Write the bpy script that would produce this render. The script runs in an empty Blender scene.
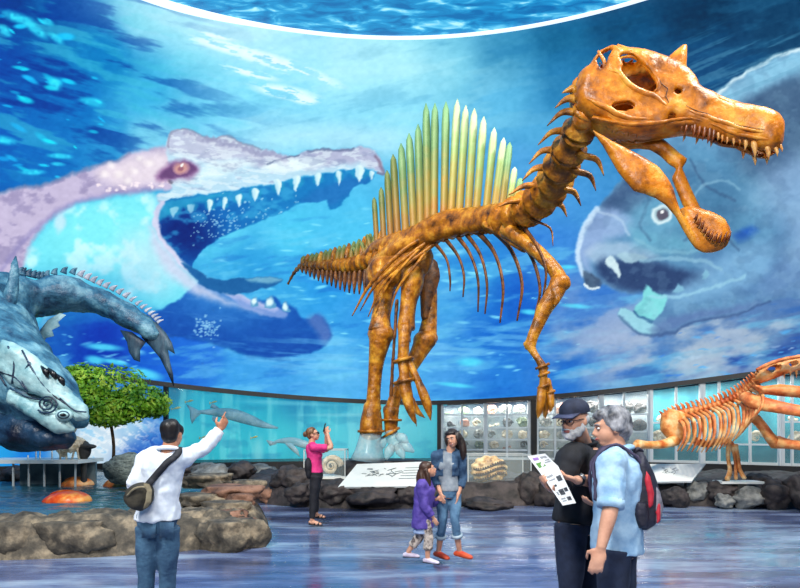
import bpy, bmesh, math, random
import numpy as np
from mathutils import Vector, Matrix, noise as mnoise
from mathutils.geometry import delaunay_2d_cdt

random.seed(7)
scene = bpy.context.scene
COL = scene.collection
PI = math.pi

# ------------------------------------------------------------------ camera
EYE, FPX, CX, HY = 1.65, 533.333, 400.0, 430.0      # eye height, focal length in pixels, centre column, horizon row
cam_data = bpy.data.cameras.new('camera')
cam = bpy.data.objects.new('camera', cam_data)
COL.objects.link(cam)
cam.location = (0, 0, EYE)
cam.rotation_euler = (math.radians(90), 0, 0)
cam_data.sensor_width = 36
cam_data.lens = 24
cam_data.shift_y = (HY - 294) / 800.0
cam_data.clip_end = 200
scene.camera = cam

# ------------------------------------------------------------------ world and lamps
world = bpy.data.worlds.new('world')
scene.world = world
world.use_nodes = True
world.node_tree.nodes['Background'].inputs[0].default_value = (0.25, 0.4, 0.62, 1)
world.node_tree.nodes['Background'].inputs[1].default_value = 0.10
vs = scene.view_settings
vs.view_transform = 'Standard'
vs.look = 'None'
vs.exposure = 0.0
vs.gamma = 1.0
vs.use_curve_mapping = False

def lamp(kind, name, loc, target, energy, color, size=1.0, spot=None, blend=0.6):
    d = bpy.data.lights.new(name, kind)
    d.energy = energy
    d.color = color
    if kind == 'AREA':
        d.size = size
    else:
        d.shadow_soft_size = size
    if kind == 'SPOT':
        d.spot_size = math.radians(spot)
        d.spot_blend = blend
    o = bpy.data.objects.new(name, d)
    COL.objects.link(o)
    o.location = loc
    o.rotation_euler = (Vector(target) - Vector(loc)).to_track_quat('-Z', 'Y').to_euler()
    return o

lamp('AREA', 'hall_lamp_front', (-4.5, -2.5, 11.0), (-0.5, 8, 1.0), 1900, (1.0, 0.97, 0.93), 2.4)
lamp('AREA', 'fill_lamp_low', (1.5, -4.5, 6.0), (0.3, 6.5, 1.2), 520, (1.0, 0.97, 0.94), 2.5)  # unseen fill lamp added behind the camera to brighten the visitors' fronts
lamp('AREA', 'hall_lamp_side', (8.0, 4.0, 13.0), (2.0, 9, 3.0), 1500, (1.0, 0.93, 0.84), 2.5)
lamp('SPOT', 'skull_spot', (6.5, 1.5, 12.5), (2.6, 7.0, 5.2), 1250, (1.0, 0.80, 0.50), 0.25, 34)
lamp('SPOT', 'skeleton_spot', (-1.5, 2.5, 13.5), (0.3, 12.0, 4.5), 5200, (1.0, 0.80, 0.50), 0.3, 40)
lamp('SPOT', 'reptile_spot', (5.5, 4.5, 11.5), (8.0, 11.8, 1.8), 3000, (1.0, 0.84, 0.62), 0.3, 34)
lamp('SPOT', 'pool_spot', (-2.5, 3.0, 12.0), (-5.5, 8.8, 0.5), 2600, (1.0, 0.95, 0.88), 0.4, 44)

# ------------------------------------------------------------------ small tools
def P(px, py, Y):
    """a point at depth Y seen at photo pixel (px, py)"""
    return Vector(((px - CX) / FPX * Y, Y, EYE + (HY - py) / FPX * Y))

def srgb(c):
    return tuple(((v / 255.0) / 12.92 if v / 255.0 <= 0.04045 else ((v / 255.0 + 0.055) / 1.055) ** 2.4) for v in c)

def tag(o, label=None, cat=None, group=None, kind=None):
    if label: o['label'] = label
    if cat: o['category'] = cat
    if group: o['group'] = group
    if kind: o['kind'] = kind
    return o

def empty(name, loc, label=None, cat=None, group=None):
    o = bpy.data.objects.new(name, None)
    o.empty_display_size = 0.2
    COL.objects.link(o)
    o.location = loc
    return tag(o, label, cat, group)

MATS = {}
def mat(name, c1, c2=None, rough=0.6, scale=6.0, bump=0.0, bscale=None, metal=0.0, c3=None, spec=0.5,
        stretch=None, emit=None, estr=1.0, alpha=1.0, detail=6.0, lo=0.35, hi=0.65, trans=0.0):
    """a procedural principled material: up to three sRGB colours mixed by noise in object space"""
    if name in MATS: return MATS[name]
    m = bpy.data.materials.new(name)
    m.use_nodes = True
    nt = m.node_tree
    b = nt.nodes['Principled BSDF']
    b.inputs['Roughness'].default_value = rough
    b.inputs['Metallic'].default_value = metal
    b.inputs['Specular IOR Level'].default_value = spec
    b.inputs['Base Color'].default_value = (*srgb(c1), 1)
    b.inputs['Alpha'].default_value = alpha
    b.inputs['Transmission Weight'].default_value = trans
    tc = nt.nodes.new('ShaderNodeTexCoord')
    mp = nt.nodes.new('ShaderNodeMapping')
    nt.links.new(tc.outputs['Object'], mp.inputs['Vector'])
    if stretch: mp.inputs['Scale'].default_value = stretch
    if c2 is not None:
        n = nt.nodes.new('ShaderNodeTexNoise')
        n.inputs['Scale'].default_value = scale
        n.inputs['Detail'].default_value = detail
        n.inputs['Roughness'].default_value = 0.62
        nt.links.new(mp.outputs[0], n.inputs['Vector'])
        r = nt.nodes.new('ShaderNodeValToRGB')
        r.color_ramp.elements[0].position = lo
        r.color_ramp.elements[0].color = (*srgb(c1), 1)
        r.color_ramp.elements[1].position = hi
        r.color_ramp.elements[1].color = (*srgb(c2), 1)
        if c3 is not None:
            e = r.color_ramp.elements.new((lo + hi) / 2)
            e.color = (*srgb(c3), 1)
        nt.links.new(n.outputs['Fac'], r.inputs['Fac'])
        nt.links.new(r.outputs['Color'], b.inputs['Base Color'])
        if emit: nt.links.new(r.outputs['Color'], b.inputs['Emission Color'])
    elif emit:
        b.inputs['Emission Color'].default_value = (*srgb(c1), 1)
    if emit: b.inputs['Emission Strength'].default_value = estr
    if bump:
        n2 = nt.nodes.new('ShaderNodeTexNoise')
        n2.inputs['Scale'].default_value = bscale or scale * 3
        n2.inputs['Detail'].default_value = 5
        nt.links.new(mp.outputs[0], n2.inputs['Vector'])
        bp = nt.nodes.new('ShaderNodeBump')
        bp.inputs['Strength'].default_value = bump
        bp.inputs['Distance'].default_value = 0.03
        nt.links.new(n2.outputs['Fac'], bp.inputs['Height'])
        nt.links.new(bp.outputs['Normal'], b.inputs['Normal'])
    MATS[name] = m
    return m

def wpos(o):
    v = Vector((0, 0, 0))
    while o is not None:
        v += o.location
        o = o.parent
    return v

def link_mesh(me, name, m, parent=None, smooth=True, origin=None):
    """me holds world coordinates; the object's origin goes to its parent's origin, or to `origin`"""
    o = bpy.data.objects.new(name, me)
    COL.objects.link(o)
    off = wpos(parent) if parent else (Vector(origin) if origin is not None else None)
    if off is not None and off.length > 0:
        me.transform(Matrix.Translation(-off))
    if parent: o.parent = parent
    elif origin is not None: o.location = origin
    for mm in (m if isinstance(m, (list, tuple)) else [m]):
        me.materials.append(mm)
    if smooth and len(me.polygons):
        me.polygons.foreach_set('use_smooth', [True] * len(me.polygons))
    me.update()
    return o

def catmull(pts, n=6, closed=False):
    """smooth polyline through tuples of any width"""
    pts = [np.array(p, float) for p in pts]
    N = len(pts)
    out = []
    for i in range(N if closed else N - 1):
        if closed:
            p0, p1, p2, p3 = pts[(i - 1) % N], pts[i], pts[(i + 1) % N], pts[(i + 2) % N]
        else:
            p1, p2 = pts[i], pts[i + 1]
            p0 = pts[i - 1] if i > 0 else 2 * p1 - p2
            p3 = pts[i + 2] if i + 2 < N else 2 * p2 - p1
        for k in range(n):
            t = k / n
            out.append(0.5 * (2 * p1 + (p2 - p0) * t + (2 * p0 - 5 * p1 + 4 * p2 - p3) * t * t + (3 * p1 - p0 - 3 * p2 + p3) * t ** 3))
    if not closed: out.append(pts[-1])
    return out

class MB:
    """collects shapes into one mesh, in world coordinates"""
    def __init__(s):
        s.v = []; s.f = []; s.mi = []; s.cur = 0
    def add(s, vs_, fs):
        b = len(s.v)
        s.v += [tuple(v) for v in vs_]
        s.f += [tuple(i + b for i in f) for f in fs]
        s.mi += [s.cur] * len(fs)
        return s
    def loft(s, rings, cap=True):
        n = len(rings[0])
        vs_ = [p for r in rings for p in r]
        fs = []
        for i in range(len(rings) - 1):
            for k in range(n):
                a, b_ = i * n + k, i * n + (k + 1) % n
                fs.append((a, b_, b_ + n, a + n))
        if cap:
            fs.append(tuple(range(n))[::-1])
            fs.append(tuple((len(rings) - 1) * n + k for k in range(n)))
        return s.add(vs_, fs)
    def tube(s, pts, rad, n=10, flat=1.0, up=None, sm=0, cap=True):
        """swept tube; rad = one radius or one per point; flat = second radius / first; up = direction of the first"""
        pts = [Vector(p) for p in pts]
        if not hasattr(rad, '__len__'): rad = [rad] * len(pts)
        if not hasattr(flat, '__len__'): flat = [flat] * len(pts)
        if sm:
            q = catmull([(*p, r, f) for p, r, f in zip(pts, rad, flat)], sm)
            pts = [Vector(a[:3]) for a in q]; rad = [max(1e-4, a[3]) for a in q]; flat = [a[4] for a in q]
        rings = []
        u = None
        for i, p in enumerate(pts):
            t = (pts[min(i + 1, len(pts) - 1)] - pts[max(i - 1, 0)])
            if t.length < 1e-9: t = Vector((0, 0, 1))
            t.normalize()
            if up is not None:
                a = Vector(up) - t * t.dot(Vector(up))
            elif u is not None:
                a = u - t * t.dot(u)
            else:
                a = t.orthogonal()
            if a.length < 1e-6: a = t.orthogonal()
            a.normalize(); u = a
            b_ = t.cross(a)
            rings.append([p + a * (math.cos(2 * PI * k / n) * rad[i]) + b_ * (math.sin(2 * PI * k / n) * rad[i] * flat[i]) for k in range(n)])
        return s.loft(rings, cap)
    def ball(s, c, r, n=12, m=8, ax=None):
        c = Vector(c)
        r = (r, r, r) if not hasattr(r, '__len__') else r
        X, Y, Z = ax if ax else (Vector((1, 0, 0)), Vector((0, 1, 0)), Vector((0, 0, 1)))
        vs_ = [c + Z * r[2]]
        for j in range(1, m):
            ph = PI * j / m
            for k in range(n):
                th = 2 * PI * k / n
                vs_.append(c + X * (r[0] * math.sin(ph) * math.cos(th)) + Y * (r[1] * math.sin(ph) * math.sin(th)) + Z * (r[2] * math.cos(ph)))
        vs_.append(c - Z * r[2])
        fs = [(0, 1 + k, 1 + (k + 1) % n) for k in range(n)]
        for j in range(m - 2):
            for k in range(n):
                a, b_ = 1 + j * n + k, 1 + j * n + (k + 1) % n
                fs.append((a, a + n, b_ + n, b_))
        L = len(vs_) - 1
        fs += [(L, L - n + (k + 1) % n, L - n + k) for k in range(n)]
        return s.add(vs_, fs)
    def box(s, c, size, ax=None):
        c = Vector(c)
        X, Y, Z = ax if ax else (Vector((1, 0, 0)), Vector((0, 1, 0)), Vector((0, 0, 1)))
        vs_ = [c + X * (size[0] / 2 * i) + Y * (size[1] / 2 * j) + Z * (size[2] / 2 * k) for i in (-1, 1) for j in (-1, 1) for k in (-1, 1)]
        return s.add(vs_, [(0, 1, 3, 2), (4, 6, 7, 5), (0, 4, 5, 1), (2, 3, 7, 6), (0, 2, 6, 4), (1, 5, 7, 3)])
    def bar(s, a, b, w, d, up=(0, 0, 1)):
        a, b = Vector(a), Vector(b)
        t = (b - a); L = t.length; t.normalize()
        u = Vector(up) - t * t.dot(Vector(up))
        if u.length < 1e-6: u = t.orthogonal()
        u.normalize()
        return s.box((a + b) / 2, (L, w, d), (t, t.cross(u), u))
    def mesh(s, name='m'):
        me = bpy.data.meshes.new(name)
        me.from_pydata(s.v, [], s.f)
        if any(s.mi): me.polygons.foreach_set('material_index', s.mi)
        me.update()
        return me
    def build(s, name, m, parent=None, smooth=True, origin=None, remesh=None, relax=0, wrinkle=None):
        me = s.mesh(name)
        if remesh: me = remeshed(me, remesh, relax)
        if wrinkle: wrinkled(me, *wrinkle)
        o = link_mesh(me, name, m, parent, smooth, origin)
        return o

def remeshed(me, voxel, relax=0):
    """fuse all shells of a mesh into one continuous skin"""
    o = bpy.data.objects.new('tmp', me)
    COL.objects.link(o)
    r = o.modifiers.new('r', 'REMESH')
    r.mode = 'VOXEL'; r.voxel_size = voxel; r.use_smooth_shade = True
    if relax:
        q = o.modifiers.new('s', 'SMOOTH')
        q.iterations = relax; q.factor = 0.5
    dg = bpy.context.evaluated_depsgraph_get()
    out = bpy.data.meshes.new_from_object(o.evaluated_get(dg))
    nm = me.name
    bpy.data.objects.remove(o)
    bpy.data.meshes.remove(me)
    out.name = nm
    out.materials.clear()
    return out

def wrinkled(me, amp, scale, stretch=(1, 1, 1), seed=0.0):
    """push vertices along their normals by fractal noise"""
    for v in me.vertices:
        c = Vector((v.co.x * stretch[0], v.co.y * stretch[1], v.co.z * stretch[2])) * scale + Vector((seed, seed * 1.7, -seed))
        v.co += v.normal * (amp * mnoise.fractal(c, 1.0, 2.0, 3))
    me.update()

def in_poly(x, y, poly):
    c = False
    j = len(poly) - 1
    for i in range(len(poly)):
        xi, yi = poly[i][0], poly[i][1]; xj, yj = poly[j][0], poly[j][1]
        if (yi > y) != (yj > y) and x < (xj - xi) * (y - yi) / (yj - yi) + xi: c = not c
        j = i
    return c

def seg_dist(x, y, poly):
    best = 1e9
    n = len(poly)
    for i in range(n):
        ax, ay = poly[i][0], poly[i][1]; bx, by = poly[(i + 1) % n][0], poly[(i + 1) % n][1]
        dx, dy = bx - ax, by - ay
        L = dx * dx + dy * dy
        t = 0 if L == 0 else max(0, min(1, ((x - ax) * dx + (y - ay) * dy) / L))
        d = (x - ax - t * dx) ** 2 + (y - ay - t * dy) ** 2
        if d < best: best = d
    return math.sqrt(best)

def plate(mb, outline, place, nrm, half, wall=None, holes=(), far_holes=None, step=5.0, round_px=None, off=0.0, edge=0.12):
    """a bone of traced side outline with real thickness.
    place(x, y) -> point on its middle plane, nrm = unit normal of that plane (away from the viewer),
    half = half thickness (number or f(x, y)), rounded off over round_px towards the edge;
    wall = shell thickness when hollow (then near holes and far holes are cut separately)."""
    xs = [p[0] for p in outline]; ys = [p[1] for p in outline]
    rp = round_px or 0.3 * min(max(xs) - min(xs), max(ys) - min(ys))
    def side(hs, sgn):
        pts = [(p[0], p[1]) for p in outline]
        edges = [(i, (i + 1) % len(outline)) for i in range(len(outline))]
        for h in hs:
            b = len(pts)
            pts += [(p[0], p[1]) for p in h]
            edges += [(b + i, b + (i + 1) % len(h)) for i in range(len(h))]
        x = min(xs) + step / 2
        row = 0
        while x < max(xs):
            y = min(ys) + (step / 2 if row % 2 else step)
            while y < max(ys):
                if in_poly(x, y, outline) and seg_dist(x, y, outline) > step * 0.45 and not any(in_poly(x, y, h) or seg_dist(x, y, h) < step * 0.45 for h in hs):
                    pts.append((x, y))
                y += step
            x += step * 0.87
            row += 1
        V, _, F, *_ = delaunay_2d_cdt([Vector(p) for p in pts], edges, [], 0, 1e-4)
        F = [f for f in F if in_poly(sum(V[i].x for i in f) / 3, sum(V[i].y for i in f) / 3, outline) and not any(in_poly(sum(V[i].x for i in f) / 3, sum(V[i].y for i in f) / 3, h) for h in hs)]
        W = []
        for v in V:
            d = min(1.0, seg_dist(v.x, v.y, outline) / rp)
            h = half(v.x, v.y) if callable(half) else half
            W.append(h * (edge + (1 - edge) * math.sqrt(1 - (1 - d) ** 2)))
        return V, F, W
    def border(F):
        cnt = {}
        for f in F:
            for i in range(3):
                a, b = f[i], f[(i + 1) % 3]
                if (b, a) in cnt: cnt.pop((b, a))
                else: cnt[(a, b)] = 1
        return list(cnt)
    nrm = Vector(nrm)
    if wall is None:
        V, F, W = side(holes, -1)
        n = len(V)
        pts = [place(v.x, v.y) + nrm * (off - w) for v, w in zip(V, W)] + [place(v.x, v.y) + nrm * (off + w) for v, w in zip(V, W)]
        fs = [tuple(f) for f in F] + [tuple(i + n for i in f[::-1]) for f in F] + [(b, a, a + n, b + n) for a, b in border(F)]
        mb.add(pts, fs)
    else:
        for sgn, hs in ((-1, holes), (1, holes if far_holes is None else far_holes)):
            V, F, W = side(hs, sgn)
            n = len(V)
            pts = [place(v.x, v.y) + nrm * (off + sgn * w) for v, w in zip(V, W)] + [place(v.x, v.y) + nrm * (off + sgn * max(w - wall, 0.0)) for v, w in zip(V, W)]
            fs = [tuple(f) for f in F] + [tuple(i + n for i in f[::-1]) for f in F] + [(b, a, a + n, b + n) for a, b in border(F)]
            mb.add(pts, fs)
    return mb

def recalc(o):
    bm = bmesh.new()
    bm.from_mesh(o.data)
    bmesh.ops.recalc_face_normals(bm, faces=bm.faces)
    bm.to_mesh(o.data)
    bm.free()
    return o

def resample(pts, n):
    L = [0]
    for i in range(len(pts) - 1): L.append(L[-1] + (pts[i + 1] - pts[i]).length)
    out = []
    for k in range(n):
        s_ = L[-1] * k / (n - 1); j = 0
        while j < len(pts) - 2 and L[j + 1] < s_: j += 1
        out.append(pts[j].lerp(pts[j + 1], (s_ - L[j]) / max(1e-9, L[j + 1] - L[j])))
    return out
def snapped(o, pts, out, n=40):
    """a smooth line laid on the surface of an object"""
    from mathutils.bvhtree import BVHTree
    off = wpos(o)
    bv = BVHTree.FromPolygons([v.co + off for v in o.data.vertices], [tuple(f.vertices) for f in o.data.polygons])
    line = resample([Vector(a) for a in catmull([tuple(q) for q in pts], 8)], n)
    res = []
    for q in line:
        loc, nn, *_ = bv.find_nearest(q)
        res.append((loc + nn * out, nn))
    sm_ = [sum((res[max(0, min(n - 1, i + d))][0] for d in (-2, -1, 0, 1, 2)), Vector()) / 5 for i in range(n)]
    return sm_, [a[1] for a in res]
def ribbon(mb, line, nrms, w, t):
    rings = []
    for i, q in enumerate(line):
        tg = (line[min(i + 1, len(line) - 1)] - line[max(i - 1, 0)]).normalized()
        nn = nrms[i]; sd = tg.cross(nn).normalized(); nn = sd.cross(tg)
        rings.append([q + sd * w + nn * t, q - sd * w + nn * t, q - sd * w - nn * t, q + sd * w - nn * t])
    return mb.loft(rings)

# ================================================================== the round hall and its painted-water screen
R = 20.0
ZTOP = 16.3
def zbot(th):                     # lower edge of the screen, rising gently to the sides
    return 2.72 + 0.75 * min(1.0, (abs(th - 0.04) / 0.55)) ** 1.6

# ---- picture of the screen, painted with numpy in the picture's own coordinates
def hash2(ix, iy, s):
    h = (ix.astype(np.int64) * 374761393 + iy.astype(np.int64) * 668265263 + s * 974711) & 0x7fffffff
    h = ((h ^ (h >> 13)) * 1274126177) & 0x7fffffff
    return ((h ^ (h >> 16)) & 0xffff) / 65535.0
def vnoise(x, y, s=0):
    ix, iy = np.floor(x), np.floor(y)
    fx, fy = x - ix, y - iy
    fx = fx * fx * (3 - 2 * fx); fy = fy * fy * (3 - 2 * fy)
    a, b = hash2(ix, iy, s), hash2(ix + 1, iy, s)
    c, d = hash2(ix, iy + 1, s), hash2(ix + 1, iy + 1, s)
    return (a + (b - a) * fx) * (1 - fy) + (c + (d - c) * fx) * fy
def fbm(x, y, s=0, o=5):
    t = 0; amp = 0.5; tot = 0
    for i in range(o):
        t = t + amp * vnoise(x * 2 ** i, y * 2 ** i, s + i * 17)
        tot += amp; amp *= 0.55
    return t / tot
def sstep(a, b, x):
    t = np.clip((x - a) / (b - a), 0, 1)
    return t * t * (3 - 2 * t)

class Picture:
    def __init__(s, X, Y):
        s.X, s.Y = X.astype(np.float32), Y.astype(np.float32)
        s.C = np.zeros((len(X), 3), np.float32)
    def idw(s, pts, pw=3.2):
        num = np.zeros((len(s.X), 3), np.float32); den = np.zeros(len(s.X), np.float32)
        for x, y, r, g, b in pts:
            w = 1.0 / (((s.X - x) ** 2 + (s.Y - y) ** 2) + 120.0) ** (pw / 2)
            num += w[:, None] * np.array([r, g, b], np.float32); den += w
        return num / den[:, None]
    def sd(s, poly, closed=True):
        """signed distance to a polygon, negative inside (or plain distance to an open line)"""
        d = np.full(len(s.X), 1e9, np.float32)
        ins = np.zeros(len(s.X), bool)
        n = len(poly)
        for i in range(n if closed else n - 1):
            ax, ay = poly[i][:2]; bx, by = poly[(i + 1) % n][:2]
            dx, dy = bx - ax, by - ay
            L = dx * dx + dy * dy + 1e-9
            t = np.clip(((s.X - ax) * dx + (s.Y - ay) * dy) / L, 0, 1)
            d = np.minimum(d, (s.X - ax - t * dx) ** 2 + (s.Y - ay - t * dy) ** 2)
            if closed:
                cr = ((ay > s.Y) != (by > s.Y)) & (s.X < dx * (s.Y - ay) / (dy if abs(dy) > 1e-9 else 1e-9) + ax)
                ins ^= cr
        d = np.sqrt(d)
        return np.where(ins, -d, d) if closed else d
    def shape(s, pts, soft=1.0, sm=5):
        return sstep(soft, -soft, s.sd(catmull(pts, sm, True)))
    def line(s, pts, w, soft=1.0, sm=5):
        return sstep(w + soft, w - soft * 0.5, s.sd(catmull(pts, sm), False))
    def ell(s, x, y, a, b, ang=0, soft=0.3):
        c, q = math.cos(math.radians(ang)), math.sin(math.radians(ang))
        u = ((s.X - x) * c + (s.Y - y) * q) / a; v = (-(s.X - x) * q + (s.Y - y) * c) / b
        return sstep(1 + soft, 1 - soft, np.sqrt(u * u + v * v))
    def put(s, m, col):
        col = np.array(col, np.float32)
        s.C += (col - s.C) * np.clip(m, 0, 1)[:, None]

WATER = [(0,0,0,55,140),(60,8,8,90,165),(0,60,0,70,165),(100,50,10,120,190),(150,15,120,200,230),(0,130,2,85,180),(80,110,8,110,190),
 (150,90,60,170,220),(200,40,110,200,232),(250,100,110,205,240),(300,50,100,196,235),(350,80,140,215,242),(400,60,150,220,238),(400,110,130,208,238),
 (450,70,110,190,222),(500,55,62,140,185),(560,40,22,98,145),(620,30,10,68,110),(700,15,8,48,85),(780,8,15,60,100),(560,90,40,120,175),
 (540,130,84,164,214),(500,100,96,178,222),(520,170,84,158,216),(560,190,72,146,212),(700,60,18,70,120),(640,70,12,80,130),(0,172,8,100,185),(50,150,12,105,188),
 (110,140,40,140,205),(150,130,110,195,230),(260,130,140,210,240),(230,225,80,195,232),(300,230,60,185,232),(350,235,60,180,230),(260,262,25,140,212),(330,285,15,130,215),
 (370,330,30,130,215),(360,280,30,140,220),(430,230,70,175,228),(470,270,35,130,210),(520,300,22,92,195),(480,330,22,98,200),(450,365,60,140,218),
 (400,385,60,150,222),(350,370,70,160,226),(250,375,45,140,220),(200,355,18,90,205),(150,365,20,90,205),(100,345,8,50,170),(60,335,20,85,180),
 (440,300,60,150,220),(545,240,60,130,212),(570,300,74,126,202),(580,340,80,125,195),(620,350,120,145,195),(560,380,30,105,200),(500,380,40,120,210),(700,360,120,145,185),(770,340,105,135,180),
 (660,380,60,110,180),(740,372,35,70,155),(790,360,40,70,150),(-80,200,0,70,160),(-80,380,5,60,150),(880,100,60,90,130),(880,300,60,100,160)]

def paint_screen(X, Y):
    p = Picture(X, Y)
    rng = random.Random(5)
    wx = X + 14 * (fbm(X / 60, Y / 60, 3, 3) - .5) * 2; wy = Y + 14 * (fbm(X / 60, Y / 60, 9, 3) - .5) * 2
    q = Picture(wx, wy)
    p.C = q.idw(WATER)
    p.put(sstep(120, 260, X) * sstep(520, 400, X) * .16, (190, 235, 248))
    # slanting bands of darker and lighter water
    u = X * 0.97 + Y * 0.24; v = -X * 0.24 + Y * 0.97
    n1 = fbm(u / 70, v / 13, 21, 5)
    upper = sstep(210, 120, Y)
    left = sstep(330, 60, X)
    p.put(upper * left * sstep(.52, .68, n1) * .85, (0, 55, 150))
    p.put(upper * left * sstep(.47, .33, n1) * .55, (70, 185, 215))
    p.put(upper * (1 - left) * sstep(.54, .74, fbm((X * .97 - Y * .2) / 60, (Y + X * .2) / 14, 41, 5)) * .22, (24, 105, 165))
    p.put(upper * (1 - left) * sstep(600, 420, X) * sstep(.48, .30, fbm((X * .97 - Y * .2) / 60, (Y + X * .2) / 14, 41, 5)) * .30, (175, 228, 242))
    p.put(upper * sstep(480, 620, X) * sstep(.47, .30, fbm((X * .97 - Y * .2) / 60, (Y + X * .2) / 14, 41, 5)) * .22, (60, 130, 175))
    n2 = fbm((X * .98 - Y * .15) / 46, (Y * .98 + X * .15) / 9, 55, 5)
    lower = sstep(180, 250, Y)
    p.put(lower * sstep(.56, .74, n2) * .26, (15, 80, 185))
    p.put(lower * sstep(.48, .28, n2) * .42, (120, 205, 238))
    # sheen of the surface: broken white patches, then painted cove glow
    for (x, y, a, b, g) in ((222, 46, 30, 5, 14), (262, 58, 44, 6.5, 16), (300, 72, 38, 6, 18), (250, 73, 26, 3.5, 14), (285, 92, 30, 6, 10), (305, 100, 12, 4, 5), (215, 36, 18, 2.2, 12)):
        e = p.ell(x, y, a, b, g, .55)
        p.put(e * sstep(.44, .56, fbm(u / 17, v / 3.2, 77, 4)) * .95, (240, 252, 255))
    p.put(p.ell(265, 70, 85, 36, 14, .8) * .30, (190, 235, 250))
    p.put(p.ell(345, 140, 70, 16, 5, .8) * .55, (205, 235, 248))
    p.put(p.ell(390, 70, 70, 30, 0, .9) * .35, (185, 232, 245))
    p.put(p.ell(235, 24, 120, 30, 10, .95) * .55, (222, 244, 252))  # soft glow under the cove, painted into the picture as pale colour
    # small bright fish
    for k in range(75):
        x, y = rng.uniform(-60, 105), rng.uniform(4, 185)
        if rng.random() < x / 200: continue
        a = rng.uniform(2, 9); m_ = p.ell(x, y, a, a * rng.uniform(.18, .4), rng.uniform(-5, 40), .5)
        p.put(m_ * rng.uniform(.4, .95), (30, 205 + rng.randint(-20, 30), 250))
    for (x, y, a, b, g) in ((18, 18, 16, 5, 20), (36, 30, 12, 4, 38), (56, 38, 8, 3, 35), (92, 102, 11, 4, 14), (55, 84, 7, 5, 50), (5, 31, 7, 4, 40), (47, 22, 6, 3, 20), (60, 156, 11, 2.4, 3), (32, 172, 11, 2.6, 2), (4, 140, 10, 4, 10), (58, 164, 6, 1.8, 5)):
        p.put(p.ell(x, y, a, b, g, .6) * (.55 + .45 * vnoise(X / 3, Y / 3, 4)), (60, 220, 250))
    for k in range(170):
        x, y = rng.choice(((rng.uniform(200, 390), rng.uniform(205, 300)), (rng.uniform(420, 580), rng.uniform(230, 375)), (rng.uniform(60, 160), rng.uniform(330, 395)), (rng.uniform(330, 560), rng.uniform(260, 390))))
        a = rng.uniform(1.5, 7)
        p.put(p.ell(x, y, a, a * rng.uniform(.14, .3), rng.uniform(-14, 16), .6) * rng.uniform(.3, .8), (140, 225, 250))
    for (x, y, a, b, g) in ((103, 347, 17, 3.2, 5), (95, 360, 9, 4, 10), (115, 362, 13, 2.4, 12), (146, 374, 15, 4.6, 14), (160, 386, 11, 3, -12), (470, 362, 11, 4, 0), (455, 385, 16, 2, 6), (530, 312, 9, 2.4, 4), (575, 306, 13, 2, 4), (567, 267, 9, 2, 0)):
        p.put(p.ell(x, y, a, b, g, .6) * .85, (90, 215, 245))
    # ---------------- open-mouthed marine reptile (edges roughened)
    p.X = (X + 5.0 * (fbm(X / 9, Y / 9, 301, 4) - .5)).astype(np.float32); p.Y = (Y + 5.0 * (fbm(X / 9, Y / 9, 311, 4) - .5)).astype(np.float32)
    back = [(-60,215),(0,194),(20,187),(45,185),(65,177),(90,168),(120,160),(128,153),(150,149),(166,147),(168,138),(174,130),(184,129),(196,132),(206,138),(225,136),(240,143),(262,149),(290,156),(305,152),(318,149),(335,150),(352,148),(366,147),(377,152),(384,168),(383,173),(376,172),(366,170),(330,174),(280,184),(230,192),(185,199),(160,205),(156,226),(170,250),(190,270),(225,290),(252,300),(290,313),(306,320),(317,314),(328,324),(332,335),(325,346),(308,353),(280,358),(250,355),(225,346),(190,337),(150,333),(100,322),(40,330),(-60,330)]
    body = p.shape(back, 2.2, 4)
    fade = sstep(345, 270, Y - (X - 120) * .14)
    p.put(body * np.maximum(fade, sstep(110, 230, X)), (60, 160, 215))
    # throat: glowing pale cyan
    thr = p.shape([(20,262),(45,225),(75,205),(110,196),(148,192),(157,208),(155,228),(166,252),(190,274),(215,290),(190,305),(150,310),(110,300),(70,300),(35,330),(10,330)], 9, 4)
    p.put(thr, (110, 214, 236))
    p.put(thr * p.ell(118, 240, 75, 46, 0, .7) * .7, (140, 235, 242))
    p.put(thr * sstep(.46, .66, fbm(X / 26, Y / 26, 91, 4)) * .75, (214, 245, 250))
    p.put(p.ell(150, 262, 32, 26, 50, .8) * body * .8, (190, 225, 240))
    p.put(p.ell(60, 222, 5, 10, 10, .6) * .8, (205, 225, 242))
    p.put(p.ell(72, 300, 70, 30, -6, .8) * .35 * body, (20, 110, 190))
    # neck and brow: pinkish grey hide
    hide = p.shape([(-60,215),(0,194),(20,187),(45,185),(65,177),(90,168),(120,160),(128,153),(150,149),(166,147),(180,160),(186,175),(170,190),(150,190),(110,195),(75,204),(48,222),(28,250),(15,290),(0,310),(-60,300)], 3.5, 4)
    p.put(hide, (196, 180, 212))
    p.put(hide * sstep(.5, .7, fbm(X / 14, Y / 10, 33, 4)) * .7, (150, 135, 178))
    p.put(hide * p.shape([(95,172),(125,160),(165,152),(178,165),(165,180),(120,186)], 8) * .8, (232, 214, 226))
    p.put(p.line([(0,272),(20,245),(48,219),(75,203),(110,194),(150,190)], 1.6, 4) * .45, (130, 120, 180))
    p.put(p.line([(0,194),(20,187),(45,185),(65,177),(90,168),(120,160),(130,153)], 1.0, 2.5) * .4, (110, 100, 145))
    for k in range(26):
        x = rng.uniform(95, 172); y = 188 - (x - 95) * .06 + rng.uniform(-3, 3)
        p.put(p.ell(x, y, rng.uniform(1, 2.6), rng.uniform(.8, 1.6), 0, .6) * .9, (245, 225, 235))
    for (x, y) in ((105, 175), (119, 174), (134, 171), (150, 163), (128, 180), (112, 166), (140, 158)):
        p.put(p.ell(x, y, 4, 3, 0, .8) * .6, (250, 238, 240))
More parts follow.
